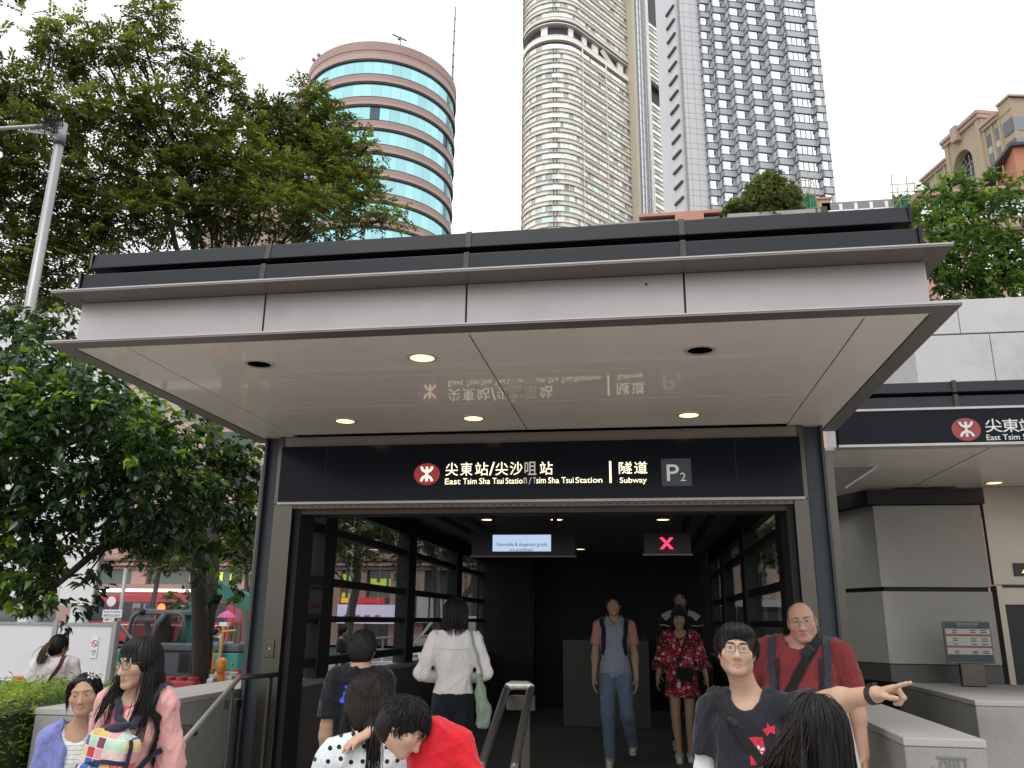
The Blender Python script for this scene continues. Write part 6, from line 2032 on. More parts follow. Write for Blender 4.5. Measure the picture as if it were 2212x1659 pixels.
def strands(name, paths, rad, mat, parent, seed=0, taper=.15, sides=4, tone=None):
    """paths (n, m, 3): each lock a thin tapering tube"""
    r = np.random.default_rng(seed)
    P_ = np.asarray(paths, float)
    n, m, _ = P_.shape
    T_ = np.gradient(P_, axis=1); T_ = unit(T_)
    ref = unit(r.normal(size=(n, 1, 3)))
    A_ = unit(np.cross(T_, ref)); B_ = np.cross(T_, A_)
    t = np.linspace(0, 1, m)
    prof = np.minimum(1, .6+t*3)*(1-(1-taper)*t**2.2)
    R_ = (np.asarray(rad)*np.ones(n))[:, None]*prof[None, :]
    an = np.arange(sides)*2*math.pi/sides
    V = P_[:, :, None, :]+R_[:, :, None, None]*(A_[:, :, None, :]*np.cos(an)[None, None, :, None]+B_[:, :, None, :]*np.sin(an)[None, None, :, None])
    base = (np.arange(n)*m*sides)[:, None, None]
    i = np.arange(m-1)[None, :, None]*sides; j = np.arange(sides)[None, None, :]; j1 = (j+1) % sides
    Q = np.stack([base+i+j, base+i+j1, base+i+sides+j1, base+i+sides+j], -1).reshape(-1, 4)
    me = np_mesh(name, V.reshape(-1, 3), Q)
    at_ = me.attributes.new('tone', 'FLOAT', 'POINT')
    tn = (r.random(n)**1.5 if tone is None else tone)
    at_.data.foreach_set('value', np.repeat(tn, m*sides).astype(np.float32))
    return link(name, me, mat, parent, local=True)

# ---------------------------------------------------------------- head
def head_prims(fr, f=1.0, male=True, jaw=1.0, nose=1.0, cheek=1.0, ch=1.0):
    """face and skull in the head frame: origin mid-head, face towards -y; f scales it"""
    S = lambda *v: np.array([v[0], v[1], v[2]*ch if v[2] < 0 else v[2]])*f
    P_ = [ell(S(0, .014, .026), S(.0755, .093, .088), .03, fr=fr),
          ell(S(0, -.020, -.032), S(.0575*jaw, .069, .076), .035, fr=fr),
          ell(S(0, -.071, -.099), S(.018*jaw, .017, .015), .03*f, fr=fr)]
    for s in (-1, 1):
        P_ += [cap(S(s*.046*jaw, .0, -.056), S(s*.018*jaw, -.060, -.097), .015*f, .011*f, .03*f, fr=fr),
               ell(S(s*.041, -.062, -.020), S(.023*cheek, .019, .020), .03*f, fr=fr),
               cap(S(s*.012, -.083, .030), S(s*.048, -.068, .030), .0085*f, .007*f, .02*f, fr=fr),
               ell(S(s*.031, -.099, .008), S(.0175, .015, .0125), .014*f, op='sub', fr=fr),
               ell(S(s*.031, -.0745, .006), S(.0165, .0125, .0135), .006*f, fr=fr)]
    P_ += [cap(S(0, -.083, .016), S(0, -.1035, -.033), .0075*f*nose, .0115*f*nose, .014*f, fr=fr),
           ell(S(0, -.104, -.0365), S(.0115*nose, .0105, .0095), .010*f, fr=fr)]
    for s in (-1, 1):
        P_ += [ell(S(s*.0115*nose, -.094, -.0405), S(.0085, .010, .0075), .008*f, fr=fr),
               ell(S(s*.0065*nose, -.099, -.0505), S(.0038, .005, .0035), .003*f, op='sub', fr=fr),
               cap(S(s*.0205, -.077, -.0650), S(s*.004, -.0855, -.0620), .0045*f, .0062*f, .008*f, fr=fr),
               cap(S(s*.018, -.078, -.0695), S(0, -.0855, -.0745), .0045*f, .0070*f, .008*f, fr=fr)]
        Re = rot(0, 0, 0)
        P_ += [ell(S(s*.0785, .012, -.004), S(.0085, .0185, .031), .008*f, R=rot(s*22, 8, 0), fr=fr),
               ell(S(s*.0865, .008, .0), S(.0055, .0105, .0185), .006*f, op='sub', R=rot(s*22, 8, 0), fr=fr)]
    return P_

def surf(bv, fr, x, z, off=0.0, far=.165):
    """point on the face in front of (x, z) of the head frame, pushed out by off"""
    o = fr[0]@np.array([x, -far, z])+fr[1]
    d = fr[0]@np.array([0, 1, 0])
    hit = bv.ray_cast(Vector(o), Vector(d))
    if hit[0] is None: return fr[0]@np.array([x, -.08, z])+fr[1]
    return np.array(hit[0])-d*off

m_eyew = M('eye_white', (.50, .48, .45), .25, var=.02, coat=.5)
m_iris = M('dark_iris', (.012, .008, .006), .15, coat=.6)
m_lid = M('lash_line', (.012, .009, .008), .5)
m_teeth = M('teeth', (.66, .62, .54), .3)
m_mouth = M('mouth_and_crease_shade', (.06, .012, .012), .5)
def face_parts(root, bv, fr, f, hair, eye_open=.0050, gaze=(0, 0), smile=0, brow=.0035, browz=.0245, ch=1.0):
    for s in (-1, 1):
        c = surf(bv, fr, s*.031*f, .0055*f, .0)
        c = fr[0].T@(c-fr[1])
        mb = MB()
        mb.ball((0, 0, 0), (.0132*f, .0058*f, eye_open*f), 16, 10)
        V = np.array(mb.v)
        # the outer corner sits a little higher and further back
        V[:, 2] += s*V[:, 0]*.10
        V[:, 1] += s*V[:, 0]*.22+.0018*f
        V = (fr[0]@(V+c).T).T+fr[1]
        e = link('eye', mesh_from('eye', [tuple(v) for v in V], mb.f, True), m_eyew, root, local=True)
        ib = MB().ball((0, 0, 0), (.0052*f, .0020*f, min(.0052, eye_open*.98)*f), 12, 8)
        Vi = np.array(ib.v)+np.array([gaze[0]*f, -.0043*f, gaze[1]*f])
        Vi = (fr[0]@(Vi+c).T).T+fr[1]
        link('iris', mesh_from('iris', [tuple(v) for v in Vi], ib.f, True), m_iris, e, local=True)
        # lash line over the eye and the brow above it
        ls = []
        for t in np.linspace(-1, 1, 9):
            x = s*.031*f+t*.0145*f
            z = .0055*f+(1-t*t)*(eye_open+.0012)*f+s*t*.0012*f
            ls.append(surf(bv, fr, x, z, .0012*f))
        q = MB().tube(ls, [.0006*f]+[.0013*f]*7+[.0008*f], 5)
        link('lashes', mesh_from('lashes', q.v, q.f, True), m_lid, root, local=True)
        bs_ = []
        for t in np.linspace(0, 1, 8):
            x = s*(.011+.040*t)*f
            z = (browz+.0055*math.sin(t*2.3))*f
            bs_.append(surf(bv, fr, x, z, .0008*f))
        q = MB().tube(bs_, [brow*.6*f]+[brow*f]*4+[brow*.8*f, brow*.5*f, .0006*f], 6)
        b_ = link('eyebrow', mesh_from('eyebrow', q.v, q.f, True), hair, root, local=True)
    if smile:
        ps = [surf(bv, fr, x*f, (-.0672*ch+smile*abs(x/.022)**2*.006)*f, -.0005) for x in np.linspace(-.022, .022, 9)]
        q = MB().tube(ps, [.0008*f]+[.0032*f*smile]*7+[.0008*f], 8)
        link('mouth', mesh_from('mouth', q.v, q.f, True), m_mouth, root, local=True)
        ps = [surf(bv, fr, x*f, (-.0652*ch+smile*abs(x/.022)**2*.006)*f, .0012) for x in np.linspace(-.016, .016, 7)]
        q = MB().tube(ps, [.0006*f]+[.0024*f*smile]*5+[.0006*f], 8)
        link('teeth', mesh_from('teeth', q.v, q.f, True), m_teeth, root, local=True)
    else:
        ps = [surf(bv, fr, x*f, (-.0670*ch-.002*abs(x/.02)**2)*f, -.0007) for x in np.linspace(-.021, .021, 9)]  # closed lips: dark crease line, its shade put into the colour
        q = MB().tube(ps, [.0005*f]+[.0013*f]*7+[.0005*f], 5)
        link('mouth', mesh_from('mouth', q.v, q.f, True), m_mouth, root, local=True)

def glasses(root, bv, fr, f, mat, w=.0225, hgt=.0185, round_=True, z0=.004, wire=.0013, lens=True):
    t = MB()
    lens_c = []
    for s in (-1, 1):
        c = fr[0].T@(surf(bv, fr, s*.031*f, z0*f)-fr[1])
        c[1] = min(c[1], -.088*f)-.010*f
        lens_c.append(c)
        pts = []
        for a in np.linspace(0, 2*math.pi, 25):
            ca, sa_ = math.cos(a), math.sin(a)
            e = .5 if not round_ else .85
            x = math.copysign(abs(ca)**e, ca)*w*f
            z = math.copysign(abs(sa_)**e, sa_)*hgt*f
            pts.append(fr[0]@(c+np.array([x, s*x*.18, z]))+fr[1])
        t.tube(pts, wire*f, 6, caps=False)
        side = [fr[0]@v+fr[1] for v in (c+np.array([s*w*f, .004*f, .006*f]), np.array([s*.074*f, -.055*f, c[2]+.008*f]), np.array([s*.081*f, .0, .010*f]), np.array([s*.082*f, .022*f, -.004*f]))]
        t.tube(side, wire*f, 6)
    b0, b1 = lens_c
    br = [fr[0]@(b0+(b1-b0)*u+np.array([0, -.003*math.sin(u*math.pi)*f, .006*f]))+fr[1] for u in np.linspace(.36, .64, 5)]
    t.tube(br, wire*f, 6)
    g_ = link('glasses', mesh_from('glasses', t.v, t.f, True), mat, root, local=True)
    if lens:
        for s, c in zip((-1, 1), lens_c):
            pts = []
            for a in np.linspace(0, 2*math.pi, 25)[:-1]:
                ca, sa_ = math.cos(a), math.sin(a)
                e = .5 if not round_ else .85
                x = math.copysign(abs(ca)**e, ca)*w*f*.97
                pts.append(fr[0]@(c+np.array([x, s*x*.18, math.copysign(abs(sa_)**e, sa_)*hgt*f*.97]))+fr[1])
            link('lens', mesh_from('lens', [tuple(p) for p in pts], [tuple(range(24))]), glass('spectacle_lens', (.95, .96, .96)), g_, local=True)
    return g_

# ---------------------------------------------------------------- hands
def hand_prims(w, d, palm, thumb, L=.185, curls=((.25, .3, .2),)*4, thumb_curl=.35, spread=.10, g=1.0, thumb_out=.75):
    """palm and five fingers from wrist w; d points down the hand, palm is the palm's facing, thumb the thumb's side"""
    d = unit(np.asarray(d, float)); palm = np.asarray(palm, float)
    palm = unit(palm-d*(palm@d)); th = np.asarray(thumb, float)
    th = unit(th-d*(th@d)-palm*(th@palm))
    w = np.asarray(w, float)
    u = L/.185
    P_ = []
    kn = [(.030, .090), (.011, .096), (-.009, .092), (-.027, .083)]
    fl_ = [(.044, .026, .021), (.048, .030, .022), (.045, .028, .021), (.034, .021, .019)]
    rr_ = [.0092, .0096, .0092, .0080]
    for (s, l), seg_, r0, cu in zip(kn, fl_, rr_, curls):
        base = w+d*.012*u+th*s*.45*u
        k_ = w+d*l*u+th*s*u
        P_.append(cap(base, k_, .0135*g*u, .0115*g*u, .014*u))
        a = 0.0
        fd = unit(d+th*s*spread*8*.25)
        p = k_
        r_ = r0*g*u
        for i in range(3):
            a += cu[i]
            v = fd*math.cos(a)+palm*math.sin(a)
            q = p+v*seg_[i]*u
            P_.append(cap(p, q, r_, r_*.92, .005*u))
            p, r_ = q, r_*.92
    P_.append(ell(w+d*.05*u+palm*.004*u, np.array([.036, .016, .05])*g*u, .015*u, R=np.stack([th, palm, d], 1)))
    b0 = w+d*.022*u+th*.026*u+palm*.006*u
    v1 = unit(th*thumb_out+d*.75+palm*.30)
    b1 = b0+v1*.038*u
    v2 = unit(v1*math.cos(thumb_curl)+(d*.8+palm*.5-th*.5)*math.sin(thumb_curl))
    b2 = b1+v2*.030*u
    b3 = b2+unit(v2+d*.3-th*.15)*.024*u
    P_ += [cap(w+d*.015*u+th*.012*u, b0, .014*g*u, .0135*g*u, .014*u), cap(b0, b1, .0135*g*u, .0112*g*u, .010*u), cap(b1, b2, .0112*g*u, .0100*g*u, .005*u), cap(b2, b3, .0100*g*u, .0085*g*u, .005*u)]
    return P_
RELAX = ((.25, .35, .25), (.30, .40, .30), (.35, .45, .30), (.40, .45, .30))
FIST = ((1.2, 1.5, .8),)*4
def torso(e, s, bw=1.0, bd=1.0, belly=0.0, fem=0.0, k=.05):
    """chest, waist and hips grown by e"""
    S = lambda *v: np.array(v)*s
    P_ = [ell(S(0, .005, 1.27), S(.148*bw, .100*bd, .160)+e, .04),
          ell(S(0, -.005-.02*belly, 1.10), S((.128-.012*fem)*bw+.03*belly, .090*bd+.05*belly, .15)+e, .05),
          ell(S(0, .005, .935), S((.143+.012*fem)*bw, .100*bd+.02*belly, .120)+e, .05),
          cap(S(-.130*bw, .010, 1.372), S(.130*bw, .010, 1.372), .043*s+e, k=.04),
          ell(S(0, .03, 1.35), S(.12*bw, .070*bd, .075)+e, .04)]
    for q in (-1, 1):
        P_.append(cap(S(0, .024, 1.432), S(q*.120*bw, .014, 1.385), .030*s+e, .034*s+e, .04))
        if fem: P_.append(ell(S(q*.068, -.078*bd, 1.250), S(.060, .048, .060)*(.8+.25*fem)+e*.6, .045))
    return P_

def person(label, loc, h, rz, skin, male=True, bw=1.0, bd=1.0, belly=0.0, fem=0.0, yaw=0, pitch=0, roll=0, head=(0, -.018, 1.588), hf=1.0, jaw=1.0, nose=1.0, cheek=1.0,
           arms=None, hands=None, legs=None, armr=1.0, legr=1.0, feet=True, fine_hand=None, hvox=.0045, body_vox=.011, neck=1.0, group=None, name='person', lipcol=(.62, .40, .40), stub=0.0, blush=0.0, full=True, ch=1.0):
    s = h/1.70
    t = thing(name, label, 'person', loc, math.radians(rz), group)
    S = lambda v: np.asarray(v, float)*s
    A_ = {'R': ((-.165*bw, .01, 1.368), (-.205*bw, .03, 1.095), (-.220*bw, -.03, .855)), 'L': ((.165*bw, .01, 1.368), (.205*bw, .03, 1.095), (.220*bw, -.03, .855))}
    if arms:
        for k_, v in arms.items(): A_[k_] = v
    L_ = {'R': ((-.085, .0, .90), (-.095, -.01, .49), (-.10, .02, .085)), 'L': ((.085, .0, .90), (.095, -.01, .49), (.10, .02, .085))}
    if legs: L_.update(legs)
    R = rot(yaw, pitch, roll)
    hc = S(head)
    fr = (R, hc)
    f = hf*.94
    P_ = torso(0.0, s, bw, bd, belly, fem)
    nr = (.049 if male else .041)*s*neck
    nb = S((0, .028, 1.42))
    top = hc+R@np.array([0, .012, -.045])*f
    P_ += [cap(nb, top, nr*1.08, nr, .03)]
    for k_ in 'RL':
        a, b, c = (S(v) for v in A_[k_])
        P_ += [cap(a, b, .042*s*armr, .037*s*armr, .025), cap(b, c, .037*s*armr, .0265*s*armr, .02), ell(b+(c-b)*.25, np.array([.040, .040, .040])*s*armr, .03)]
        hd_ = (hands or {}).get(k_, 'relax')
        if hd_ == 'relax':
            sg = -1 if k_ == 'R' else 1
            P_ += hand_prims(c, c-b+np.array([0, -.02, -.05]), np.array([-sg, .1, 0]), np.array([0, -1, 0]), L=.178*s*(1 if male else .93), curls=RELAX)
        elif hd_:
            P_ += hand_prims(c, **hd_)
    if full:
        for k_ in 'RL':
            a, b, c = (S(v) for v in L_[k_])
            P_ += [cap(a, b, .080*s*legr, .052*s*legr, .03), cap(b, c, .050*s*legr, .034*s*legr, .02), ell(b+(c-b)*.28+S((0, .018, 0)), S((.046, .048, .10))*legr, .03)]
            if feet: P_ += [cap(c+S((0, .03, -.045)), c+S((0, -.10, -.055)), .034*s, .028*s, .03)]
    else:
        P_ = [p for p in P_ if p['hi'][2] > .75*s]
    P_ += head_prims(fr, f, male, jaw, nose, cheek, ch)
    ext = np.array([.10, .13, .14])*f
    fxyz = [[(hc[i]-ext[i], hc[i]+ext[i], hvox)] for i in range(3)]
    if fine_hand is not None:
        for i in range(3): fxyz[i].append((fine_hand[0][i], fine_hand[1][i], .0042))
    lo, hi = bounds(P_)
    F_ = Field(lo, hi, body_vox, *fxyz)
    F_.run(P_)
    V, Q = F_.mesh()
    V = relax(V, Q, 1, .4)
    me = np_mesh('body', V, Q)
    # skin tint: lips, cheeks, beard shadow as colour of the skin itself
    q = (V-hc)@R/f
    tint = np.ones((len(V), 4), np.float32)
    lip = np.exp(-((q[:, 0]/.0195)**4+((q[:, 2]+.0685*ch)/.0095)**4))*(q[:, 1] < -.065)
    up = np.exp(-((np.abs(q[:, 0])-.043)/.02)**2-((q[:, 2]+.022)/.02)**2)*(q[:, 1] < -.03)*blush
    bd_ = np.clip((-.046-q[:, 2])/.02, 0, 1)*(q[:, 1] < -.02)*np.clip((q[:, 2]+.13)/.02, 0, 1)*stub*(1-lip)
    for i in range(3):
        tint[:, i] = 1-lip*(1-(1.05, .62, .60)[i])-up*(1-(1.0, .72, .68)[i])-bd_*(.30, .27, .22)[i]
    ca = me.attributes.new('tint', 'FLOAT_COLOR', 'POINT')
    ca.data.foreach_set('color', tint.ravel())
    body = link('body', me, skin, t, local=True)
    bv = bvh(V, Q)
    return dict(root=t, s=s, S=S, fr=fr, f=f, bv=bv, V=V, A=A_, L=L_, hc=hc, R=R, bw=bw, bd=bd, belly=belly, fem=fem, body=body)

class Place:
    """stature and stance of a figure from where its head and the pit of its neck stand at depth Y"""
    def __init__(q, Y, head, notch, gz, rz, dy=-.03, notch_z=1.395):
        hw, nw = at(*head, Y), at(*notch, Y)
        q.s = (nw[2]-gz)/notch_z
        q.h = 1.70*q.s
        q.rz = math.degrees(math.atan2(-nw[0], Y))+rz
        q.loc = (nw[0], Y, gz)
        h_ = q.loc_units(hw)
        q.head = (h_[0], h_[1]+dy, h_[2])
    def loc_units(q, w):
        a = -math.radians(q.rz)
        d = np.asarray(w, float)-np.array(q.loc)
        return np.array([math.cos(a)*d[0]-math.sin(a)*d[1], math.sin(a)*d[0]+math.cos(a)*d[1], d[2]])/q.s
    def dir(q, w):
        a = -math.radians(q.rz)
        return np.array([math.cos(a)*w[0]-math.sin(a)*w[1], math.sin(a)*w[0]+math.cos(a)*w[1], w[2]])

def to_world(p, v):
    rz_ = p['root'].rotation_euler[2]
    c, s_ = math.cos(rz_), math.sin(rz_)
    v = np.asarray(v, float)
    return np.stack([c*v[..., 0]-s_*v[..., 1], s_*v[..., 0]+c*v[..., 1], v[..., 2]], -1)+np.array(p['root'].location)
def to_local(p, v):
    rz_ = -p['root'].rotation_euler[2]
    v = np.asarray(v, float)-np.array(p['root'].location)
    c, s_ = math.cos(rz_), math.sin(rz_)
    return np.stack([c*v[..., 0]-s_*v[..., 1], s_*v[..., 0]+c*v[..., 1], v[..., 2]], -1)

def top(p, name, mat, e=.016, hem=.88, sleeve=.62, neck=(.078, .0), vneck=0.0, fold=.006, seed=1, sleeve_e=.016, h=.0095, cut=None, extra=(), belly=None, sleeves='RL', freq=22, flare=0.0, neckz=1.435, sleeve_mat=None):
    """shirt or jacket: sleeve is the covered share of the arm (0 to 2, 1 = elbow)"""
    s, S = p['s'], p['S']
    P_ = torso(e, s, p['bw'], p['bd'], p['belly'] if belly is None else belly, p['fem'])
    if flare:
        P_.append(cap(S((0, 0, 1.15)), S((0, 0, hem)), .13*s, (.16+flare)*s, .05, sc=(1.1*p['bw'], .8*p['bd'], 1)))
    SL = []
    for k_ in sleeves:
        a, b, c = (S(v) for v in p['A'][k_])
        r0 = .043*s+sleeve_e
        if sleeve <= 1:
            SL.append(cap(a, a+(b-a)*sleeve, r0, .044*s+sleeve_e*1.15, .035, flat=True))
        else:
            SL += [cap(a, b, r0, .042*s+sleeve_e, .035), cap(b, b+(c-b)*(sleeve-1), .042*s+sleeve_e, .031*s+sleeve_e*.9, .02, flat=True)]
    if sleeve_mat is None: P_ += SL
    lo, hi = bounds(P_)
    P_ += list(extra)
    big = (lo-1, hi+1)
    P_.append(half((0, 0, -1), -hem*s, *big))
    if neck:
        P_.append(cap(S((0, .012, neckz+.02)), S((0, -.02, neckz+.20)), neck[0]*s, neck[0]*s*1.1, .012, op='sub'))
        P_.append(cap(S((0, -.05, neckz+.005+neck[1])), S((0, -.14, neckz+.0+neck[1])), (neck[0]-.01)*s, (neck[0]-.008)*s, .012, op='sub'))
        if vneck:
            P_.append(cap(S((0, -.12, neckz)), S((0, -.12, neckz-vneck)), .05*s, .006*s, .01, op='sub', sc=(1, 2.5, 1)))
    if cut: P_ += cut
    o, V, Q = volume(name, P_, h, mat, p['root'], fold=fold, seed=seed, freq=freq)
    p[name] = (V, Q, bvh(V, Q))
    if sleeve_mat is not None:
        for c_ in SL: pass
        if sleeve <= 1:
            for c_ in SL: volume('sleeve', [c_], h, sleeve_mat, p['root'], fold=fold*.6, seed=seed+5)
    return o

def trousers(p, mat, e=.014, waist=.90, ankle=.06, fold=.006, seed=2, h=.011, name='trousers', flare=.0):
    s, S = p['s'], p['S']
    P_ = torso(e, s, p['bw'], p['bd'], p['belly'], p['fem'])[1:3]
    for k_ in 'RL':
        a, b, c = (S(v) for v in p['L'][k_])
        P_ += [cap(a, b, .080*s+e, .056*s+e, .03), cap(b, c+S((0, 0, ankle-.06)), .056*s+e, (.043+flare)*s+e, .03, flat=True)]
    lo, hi = bounds(P_)
    P_.append(half((0, 0, 1), waist*s, lo-1, hi+1))
    return volume(name, P_, h, mat, p['root'], fold=fold, seed=seed, stretch=(1, 1, .8))

def shoes(p, mat, sole):
    s, S = p['s'], p['S']
    for k_ in 'RL':
        c = S(p['L'][k_][2])
        o, V, Q = volume('shoe', [cap(c+S((0, .035, -.035)), c+S((0, -.125, -.048)), .042*s, .036*s, .03), cap(c+S((0, .03, .0)), c+S((0, .02, -.03)), .042*s, .045*s, .03), half((0, 0, -1), -(c[2]-.075*s), c-1, c+1)], .009, mat, p['root'])
        V2 = [cap(c+S((0, .035, -.075)), c+S((0, -.13, -.075)), .044*s, .040*s, .01, sc=(1, 1, .35))]
        volume('sole', V2, .010, sole, o)

def ribbon(name, path, width, mat, parent, bv=None, off=.004, th=.003, n=24, flat_dir=None):
    """a strap laid on a surface: path is resampled, pulled on to bv and given width and thickness"""
    path = np.asarray(path, float)
    seg = np.r_[0, np.cumsum(np.linalg.norm(np.diff(path, axis=0), axis=1))]
    u = np.linspace(0, seg[-1], n)
    P_ = np.stack([np.interp(u, seg, path[:, i]) for i in range(3)], 1)
    for _ in range(2):
        P_[1:-1] = P_[1:-1]*.5+(P_[:-2]+P_[2:])*.25
    Nn = np.zeros_like(P_)
    for i, v in enumerate(P_):
        if bv is not None:
            loc, nr_, _, dist = bv.find_nearest(Vector(v))
            out = np.array(nr_)
            P_[i] = np.array(loc)+out*off
            Nn[i] = out
        else:
            Nn[i] = flat_dir
    for _ in range(3):
        Nn[1:-1] = Nn[1:-1]*.5+(Nn[:-2]+Nn[2:])*.25
        P_[1:-1] = P_[1:-1]*.6+(P_[:-2]+P_[2:])*.2
    T_ = unit(np.gradient(P_, axis=0))
    W = unit(np.cross(T_, Nn))
    Nn = np.cross(W, T_)
    V = np.stack([P_-W*width/2, P_+W*width/2, P_+W*width/2*.92+Nn*th, P_-W*width/2*.92+Nn*th], 1).reshape(-1, 3)
    Fq = []
    for i in range(n-1):
        for j in range(4):
            a, b = i*4+j, i*4+(j+1) % 4
            Fq.append((a, b, b+4, a+4))
    Fq += [(3, 2, 1, 0), tuple(range((n-1)*4, n*4))]
    return link(name, mesh_from(name, [tuple(v) for v in V], Fq), mat, parent, local=True)

def decal(name, poly, mat, parent, bv, off=.003, front=-1, sub=6):
    """flat print: polygon in the x-z plane dropped on to a garment from the front (or back)"""
    bm = bmesh.new()
    vs_ = [bm.verts.new((x, 0, z)) for x, z in poly]
    bm.faces.new(vs_)
    bmesh.ops.triangulate(bm, faces=bm.faces[:])
    bmesh.ops.subdivide_edges(bm, edges=bm.edges[:], cuts=sub, use_grid_fill=True)
    bmesh.ops.triangulate(bm, faces=bm.faces[:])
    for v in bm.verts:
        hit = bv.ray_cast(Vector((v.co.x, front*1.0, v.co.z)), Vector((0, -front, 0)))
        if hit[0] is not None: v.co = hit[0]+hit[1]*off
    me = bpy.data.meshes.new(name)
    bm.to_mesh(me); bm.free()
    return link(name, me, mat, parent, local=True)

# ---------------------------------------------------------------- hair
def scalp_dirs(n, seed, zmin=-.35, face=.55):
    """directions over the skull, keeping the face clear"""
    r = np.random.default_rng(seed)
    out = []
    while len(out) < n:
        v = unit(r.normal(size=3))
        if v[2] < zmin: continue
        if v[1] < -.30 and v[2] < face: continue
        out.append(v)
    return np.array(out)

def skull(d, f, g=0.0):
    """point on the skull ellipsoid grown by g"""
    return d*(np.array([.0775, .097, .090])*f+g)+np.array([0, .014, .026])*f

def hair_cap(p, mat, g=.012, hairline=.062, side=-.035, nape=-.07, name='hair', extra=(), seed=3, cutw=.066, tuft=True, rough=.0035, asym=0.0):
    fr, f = p['fr'], p['f']
    S = lambda *v: np.array(v)*f
    P_ = [ell(S(0, .016, .027), (np.array([.0775, .094, .090])+g)*f, .02, fr=fr), ell(S(0, .045, -.02), (np.array([.066, .062, .075])+g*.7)*f, .03, fr=fr)]
    P_ += list(extra)
    # clear the face, the ears and below the nape
    P_.append(ell(S(asym, -.115, -.065+hairline*.5), S(cutw, .085, .065+hairline*.5), .012*f, op='sub', fr=fr))
    P_.append(ell(S(0, -.09, -.09), S(.10, .10, .09), .012*f, op='sub', fr=fr))
    for s in (-1, 1):
        P_.append(ell(S(s*.085, -.0, -.045+side*.4), S(.02, .032, .045), .006*f, op='sub', fr=fr))
    P_.append(ell(S(0, .02, -.165+nape*.4), S(.12, .14, .075), .01*f, op='sub', fr=fr))
    lo, hi = bounds(P_)
    F_ = Field(lo, hi, .0046)
    F_.run(P_)
    V, Q = F_.mesh()
    V = relax(V, Q, 1, .5)
    q = (V-p['hc'])@p['R']/f
    # combed ridges radiating from the crown
    a = np.arctan2(q[:, 0], -(q[:, 1]-.045))
    rr_ = np.hypot(q[:, 0], q[:, 1]-.045)
    d = np.sin(a*31+np.sin(rr_*60)*1.2)+.6*np.sin(a*53+q[:, 2]*40)
    V = V+vnormals(V, Q)*(d*rough*.5*f)[:, None]
    me = np_mesh(name, V, Q)
    t = me.attributes.new('tone', 'FLOAT', 'POINT')
    t.data.foreach_set('value', np.clip(.35+.25*d, 0, 1).astype(np.float32))
    o = link(name, me, mat, p['root'], local=True)
    return o, bvh(V, Q)

def short_tufts(p, mat, n=260, L=.045, seed=4, lift=.010, zmin=-.1, face=.62, crown=(0, .05, .11), rad=.0032, fwd=0.0, g=.010):
    fr, f = p['fr'], p['f']
    r = np.random.default_rng(seed)
    D = scalp_dirs(n, seed, zmin, face)
    paths = []
    for d in D:
        b = skull(d, f, g*f*.8)
        away = b-np.array(crown)*f
        away = away-d*(away@d)
        away = unit(unit(away+1e-6)+np.array([0, -fwd, 0])+r.normal(size=3)*.25)
        l = L*f*r.uniform(.6, 1.2)
        lf = lift*f*r.uniform(.3, 1.3)
        pt = []
        for t in np.linspace(0, 1, 6):
            v = b+away*l*t
            # follow the skull round
            w = v-np.array([0, .014, .026])*f
            e = (np.array([.0775, .097, .090])*f+g*f)
            kq = np.linalg.norm(w/e)
            v = np.array([0, .014, .026])*f+w/kq+unit(w)*(lf*math.sin(t*2.2)-.002*f)
            pt.append(fr[0]@v+fr[1])
        paths.append(pt)
    return strands('hair_locks', paths, rad*f*r.uniform(.7, 1.3, n), mat, p['root'], seed)

def curve_locks(p, name, mat, n, b, bj, e, ej, m, mj, rad, seed, world=False, k=9):
    """a bunch of locks bowed from around b to around e by m at the middle, in the head frame or the figure's own"""
    r = np.random.default_rng(seed)
    fr, f = p['fr'], p['f']
    b, e, m = (np.asarray(v, float) for v in (b, e, m))
    if not world:
        b, e, m, bj, ej, mj = b*f, e*f, m*f, np.asarray(bj)*f, np.asarray(ej)*f, np.asarray(mj)*f
    B = b+r.normal(size=(n, 3))*bj; E_ = e+r.normal(size=(n, 3))*ej; Mi = (B+E_)/2+m+r.normal(size=(n, 3))*mj
    u = np.linspace(0, 1, k)[None, :, None]
    P_ = (1-u)**2*B[:, None]+2*u*(1-u)*Mi[:, None]+u*u*E_[:, None]
    if not world: P_ = P_@fr[0].T+fr[1]
    return strands(name, P_, rad*f*r.uniform(.6, 1.25, n), mat, p['root'], seed)

